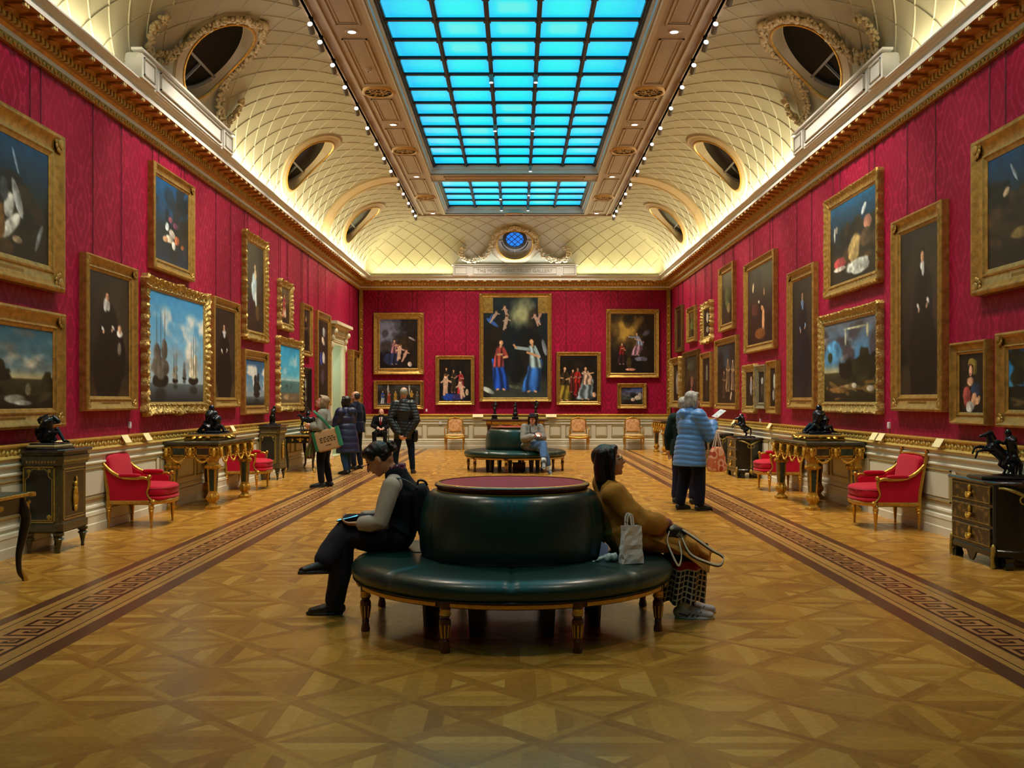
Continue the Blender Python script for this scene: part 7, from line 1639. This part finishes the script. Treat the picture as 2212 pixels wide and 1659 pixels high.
# --- attendant on a chair by the far wall
X4, Y4 = -4.03, 30.05
J = dict(root=(X4, Y4, 0), neck=(X4, Y4, 1.03), chest=(X4, Y4, .88), waist=(X4, Y4, .70), head=(X4, Y4-.03, 1.13), face=(0, -1, 0), hipL=(X4+.09, Y4-.02, .53), hipR=(X4-.09, Y4-.02, .53), knL=(X4+.17, Y4-.44, .52), knR=(X4-.15, Y4-.44, .52),
    anL=(X4+.17, Y4-.42, .088), anR=(X4-.15, Y4-.40, .088), toeL=(.1, -1, 0), toeR=(-.1, -1, 0), shL=(X4+.18, Y4, .965), shR=(X4-.18, Y4, .965), elL=(X4+.25, Y4-.08, .74), elR=(X4-.25, Y4-.08, .74), wrL=(X4+.09, Y4-.28, .65), wrR=(X4-.06, Y4-.28, .67), hd={'L': (-.6, -.6, -.1), 'R': (.7, -.6, -.1)}, hn={'L': (0, .2, -1), 'R': (0, .2, -1)})
SUIT = cloth('black_suit', '#0c0c10')
p4, j4, R4, O4 = person('bald person in black suit and red tie, seated against the far wall', J, dict(trousers=SUIT, skin=SKINL, curl=.4, tops=[dict(name='shirt', mat=cloth('white_shirt', '#d8d8dc'), e=.012, slen=.99), dict(name='suit_jacket', mat=SUIT, e=.026, torso=True, legs=.25)]))
b = MB(); n4 = j4['neck']; b.loft([[n4+V3((x, y, z)) for x, y, z in ((-w_, -.135+q, zz), (w_, -.135+q, zz), (w_, -.15+q, zz), (-w_, -.15+q, zz))] for w_, zz, q in ((.055, -.03, .04), (.035, -.14, .0), (.008, -.27, -.005))]); b.build('shirt_front', cloth('white_shirt', '#d8d8dc'), p4)
b = MB(); b.loft([[n4+V3((x, y, z)) for x, y, z in ((-w_, -.152+q, zz), (w_, -.152+q, zz), (w_, -.16+q, zz), (-w_, -.16+q, zz))] for w_, zz, q in ((.018, -.035, .04), (.016, -.07, .02), (.028, -.24, -.004), (.004, -.29, -.004))]); b.build('tie', cloth('red_tie', '#6c0c1c'), p4)
b = MB(); b.ell(j4['head']+V3((0, -.065, -.075)), (.05, .03, .035)); organic('beard', b, HBRN, p4, vox=.008, sm=1)
t = thing('attendant_chair', 'plain black chair under the attendant at the far wall', 'chair', (X4, Y4+.02, 0)); b = MB(); b.box(-.22, .22, -.22, .22, .40, .435, .01); b.build('seat', BLACK, t)
for x, y in ((-.19, -.19), (.19, -.19), (-.19, .19), (.19, .19)): b = MB(); b.tube([(x, y, 0), (x, y, .41)], .014, n=8); b.build('leg', BLACK, t)
b = MB(); b.tube([(-.19, .2, .42), (-.19, .24, .85)], .012, n=8); b.tube([(.19, .2, .42), (.19, .24, .85)], .012, n=8); b.box(-.19, .19, .225, .245, .68, .85, .008); b.build('backrest', BLACK, t)

# --- man in black quilted jacket seen from behind, hands clasped
J, P = standing(-2.27, 20.5, 1.80, PI/2, gap=.22, arms={'L': ((-.10, .27, .61), (-.165, .06, .425)), 'R': ((-.10, .27, .61), (-.17, .05, .405))}, look=(1, 0, 0))
J['hd'] = {'L': (.75, 0, -.35), 'R': (-.75, 0, -.25)}; J['hn'] = {'L': (0, .4, .9), 'R': (0, .4, .9)}
p5, j5, R5, O5 = person('person with shaved grey head and black quilted jacket, back turned, hands clasped behind', J, dict(fat=1.10, hair=cropped, hairmat=HGRY, trousers=cloth('dark_denim', '#101c30'), skin=SKINL, curl=.9, thumb=1,
    tops=[dict(name='quilted_jacket', mat=mat('black_puffer', '#081418', .42, var=.1), e=.042, slen=.93, collar=.045, vox=.011, hem=[(P(0, 0, .60), .19, .15), (P(-.01, 0, .50), .205, .155), (P(0, 0, .395), .20, .145)], post=quilt(.062, .010))]))
b = MB(); pillow(b, (.24, .02, .77), (.10, .22, .26), .5); organic('hip_bag', b, BLACK, p5, vox=.012, sm=2)

# --- woman with tote looking up at the pictures (faces -x)
J, P = standing(-3.29, 17.27, 1.60, PI, gap=.06, stride=.05, arms={'L': ((.02, .24, .64), (.20, .16, .665)), 'R': ((.05, .24, .64), (.22, .14, .66))}, look=(.90, 0, .35)); J['faceup'] = (.3, 0, 1)
J['hd'] = {'L': (-.9, .2, .1), 'R': (-.9, -.2, .1)}; J['hn'] = {'L': (0, 1, .2), 'R': (0, -1, .2)}
p6, j6, R6, O6 = person('person with ash blond bob and short grey coat looking up, tote on shoulder', J, dict(hair=bob_hair, hairmat=HBLD, trousers=cloth('black_trousers', '#0c0d14'), skin=SKINL, boot=True, tw=.95, curl=.7,
    tops=[dict(name='short_coat', mat=cloth('sage_grey_coat', '#7c7f78', .7), e=.038, slen=.93, collar=.02, hem=[(P(0, 0, .62), .19, .15), (P(0, 0, .575), .20, .16)], post=fold(.014, 7, 2))]))
b = MB(); P6 = lambda x, y, z: j6['head']+R6 @ V3((x, y, z))
for q in (-1, 1): b.tube([P6(.100, q*.030+.021*math.cos(a), .008+.018*math.sin(a)) for a in np.linspace(0, 2*PI, 14)], .0025, n=5); b.tube([P6(.098, q*.051, .012), P6(.0, q*.082, .016)], .0025, n=5)
b.build('glasses', mat('red_glasses', '#8c2c2c', .3), p6)
JUTE = mat('jute', '#a98a60', .9, var=.2, vscale=60, bump=.3, bscale=150); GRN = mat('tote_green', '#0c6a4c', .6, var=.1)
tb_ = thing('tote_bag', 'beige jute tote with green sides and lines of print, on the grey-coated person\'s shoulder', 'tote bag', (-3.14, 17.04, .66), 0); tb_.rotation_euler = (0, -.26, 0)
b = MB(); pillow(b, (0, 0, .17), (.40, .12, .36), .22); b.build('bag_body', JUTE, tb_, smooth=60)
for q in (-1, 1): 
    b = MB(); b.loft([[(q*.185, -.07, z), (q*.235, -.05, z), (q*.235, .05, z), (q*.185, .07, z)] for z in (.02, .17, .36)]); b.build('side_gusset', GRN, tb_)
b = MB(); rt = random.Random(2)
for r_ in range(3):
    x = -.12
    while x < .12:
        wl = rt.uniform(.03, .06); n_ = int(wl/.008)
        for q in range(n_): b.box(x+q*.008, x+q*.008+.0058, -.0655, -.058, .215-r_*.035, .215-r_*.035+rt.choice((.010, .014, .016)))
        x += wl+.014
b.box(-.04, .06, -.0655, -.058, .085, .091); b.build('printed_lines', mat('print_brown', '#2c2018', .8), tb_)
b = MB(); b.tube(smooth_path([(.10, -.05, .34), (.04, -.06, .50), (-.07, -.02, .66), (-.11, .08, .71), (-.02, .17, .52), (.11, .06, .34)], 5), [(.018, .004)]*26, n=6, side=(1, 0, 0)); b.build('strap', GRN, tb_)
t = thing('hanging_scarf', 'green and brown scarf hanging from the arm of the person in grey coat', 'scarf', (-3.47, 17.10, .56)); rows = []
for i in range(12):
    z = .44-.50*i/11; rows.append([(.035*math.sin(i*.5)+(-.06+.12*q/7), .02*math.sin(q*2.4+i*.3), z) for q in range(8)])
b = MB(); b.loft(rows, caps=False, closed=False); o = b.build('cloth', mat('moss_scarf', '#4c5c22', .8, col2='#6c4a38', vscale=9, fac=.5), t, smooth=70); md = o.modifiers.new('s', 'SOLIDIFY'); md.thickness = .02
b = MB(); b.ell((.07, 0, .25), (.075, .055, .12)); organic('pompom', b, mat('brown_fur', '#4c2c26', .9, var=.3, vscale=30, bump=.6), t, vox=.012, sm=1, post=fold(.015, 22, 2))

# --- woman in long navy hooded coat, back three-quarters
J, P = standing(-3.43, 20.35, 1.60, PI*.80, gap=.10, stride=-.10, arms={'L': ((.08, .23, .62), (.20, .12, .66)), 'R': ((.08, .24, .62), (.2, .14, .66))}, look=(1, .1, .12))
p7, j7, R7, O7 = person('person in long navy hooded quilted coat and jeans, back turned, near the doorway', J, dict(hair=bob_hair, hairmat=HBLK, trousers=cloth('blue_denim', '#24446c'), skin=SKINL, tops=[dict(name='long_coat', mat=mat('navy_puffer', '#0a163c', .5), e=.048, slen=.93, hood=True, vox=.012, hem=[(P(0, 0, .62), .20, .17), (P(-.03, 0, .48), .235, .20), (P(-.05, 0, .27), .25, .23)], post=quilt(.13, .011))]))
# --- balding man in navy coat behind her
J, P = standing(-3.45, 21.75, 1.72, PI*.86, gap=.10, look=(1, .15, .0))
p8, j8, R8, O8 = person('balding person in dark navy coat standing behind the long navy coat', J, dict(hair=cropped, hairmat=HBRN, trousers=cloth('navy_trousers', '#12182a'), skin=SKINL, shoecol=('#20242c', '#0c0c0d'), tops=[dict(name='coat', mat=cloth('navy_coat', '#081024'), e=.04, collar=.03, hem=[(P(0, 0, .6), .20, .16), (P(0, 0, .47), .22, .17)], post=fold(.01, 6, 1))]))

# --- grey-haired woman in light blue quilted coat (faces +x, slightly away)
J, P = standing(2.44, 13.62, 1.635, math.radians(28), gap=.10, stride=-.07, arms={'L': ((.05, .24, .62), (.22, .10, .70)), 'R': ((.12, .25, .62), (.27, .13, .745))}, look=(1, -.15, -.02))
J['hd'] = {'L': (.7, .3, .2), 'R': (.75, .2, .35)}; J['hn'] = {'L': (0, 0, 1), 'R': (-.4, .6, .3)}
p9, j9, R9, O9 = person('person with grey hair and long light blue quilted coat, standing at right', J, dict(hair=bob_hair, hairmat=HGRY, trousers=cloth('navy_slacks', '#0c1024'), tw=1.25, skin=SKINL, hs=1.02, shoecol=('#101c1c', '#0c1414'), curl=.7, fat=1.05,
    tops=[dict(name='quilted_coat', mat=mat('sky_puffer', '#4a82c4', .5, sheen=.2, var=.06, vscale=6), e=.050, slen=.90, hood=True, vox=.011, hem=[(P(-.01, 0, .62), .20, .17), (P(-.02, 0, .52), .235, .19), (P(-.03, 0, .37), .255, .21)], post=quilt(.068, .012))]))
bk = thing('leaflet', 'white leaflet held up by the person in light blue coat', 'leaflet', tuple(V3(J['wrR'])+V3((.10, .07, .10)))); bk.rotation_euler = (.2, -.55, .5); b = MB(); b.box(-.09, .09, -.055, .055, -.004, .004); b.build('sheet', mat('leaflet_white', '#dcdce0', .5), bk)
b = MB(); b.box(-.08, .08, -.05, .05, .004, .0055); b.build('printed_face', mat('leaflet_print', '#b8c0c8', .5, col2='#5c6470', vscale=40, fac=.62), bk)
tt = thing('tote_bag', 'orange and white patterned tote hanging beside the light blue coat', 'tote bag', (2.74, 13.36, .545), .35)
TP = bpy.data.materials.new('orange_pattern'); TP.use_nodes = True; nt = TP.node_tree; N, L = nt.nodes, nt.links; tc = N.new('ShaderNodeTexCoord'); mp = N.new('ShaderNodeMapping'); L.new(tc.outputs['Object'], mp.inputs[0]); mp.inputs['Scale'].default_value = (11, 3, 9)
vo = N.new('ShaderNodeTexVoronoi'); vo.inputs['Scale'].default_value = 1; vo.inputs['Randomness'].default_value = .45; L.new(mp.outputs[0], vo.inputs[0]); cr = N.new('ShaderNodeValToRGB'); L.new(vo.outputs['Distance'], cr.inputs[0]); cr.color_ramp.interpolation = 'CONSTANT'
for i, (ps, c_) in enumerate(((0, '#8c2c14'), (.10, '#e8c8b0'), (.24, '#b0441c'), (.42, '#e0a884'), (.62, '#c8683c'))):
    e = cr.color_ramp.elements[i] if i < 2 else cr.color_ramp.elements.new(ps); e.position = ps; e.color = lin(c_)
L.new(cr.outputs[0], N['Principled BSDF'].inputs['Base Color']); N['Principled BSDF'].inputs['Roughness'].default_value = .8
b = MB(); pillow(b, (0, 0, .165), (.23, .12, .34), .35, fn=lambda p: V3((p.x*(1-.25*(p.z/.17)), p.y*(1-.35*(p.z/.17)), p.z))); b.build('bag_body', TP, tt, smooth=60)
for q in (-1, 1): b = MB(); b.tube(smooth_path([(-.05, q*.03, .31), (-.02, q*.02, .45), (.0, 0, .56), (.025, q*.02, .45), (.055, q*.03, .31)], 5), [(.010, .003)]*21, n=6, side=(1, 0, 0)); b.build('handle', mat('tote_handle', '#dcd0c4', .7), tt)

# --- companion in dark green hooded coat, half hidden
J, P = standing(2.50, 14.50, 1.56, math.radians(60), gap=.12, look=(1, -.4, .1))
p10, j10, R10, O10 = person('person in dark green hooded coat half hidden behind the light blue coat', J, dict(hair=short_hair, hairmat=HGRY, trousers=cloth('grey_slacks', '#24243a'), skin=SKINL, shoecol=('#2c2824', '#8a8070'), tops=[dict(name='coat', mat=cloth('bottle_green_coat', '#0c2424'), e=.040, hood=True, hem=[(P(0, 0, .6), .20, .17), (P(0, 0, .45), .22, .18)], post=fold(.010, 6, 7))]))
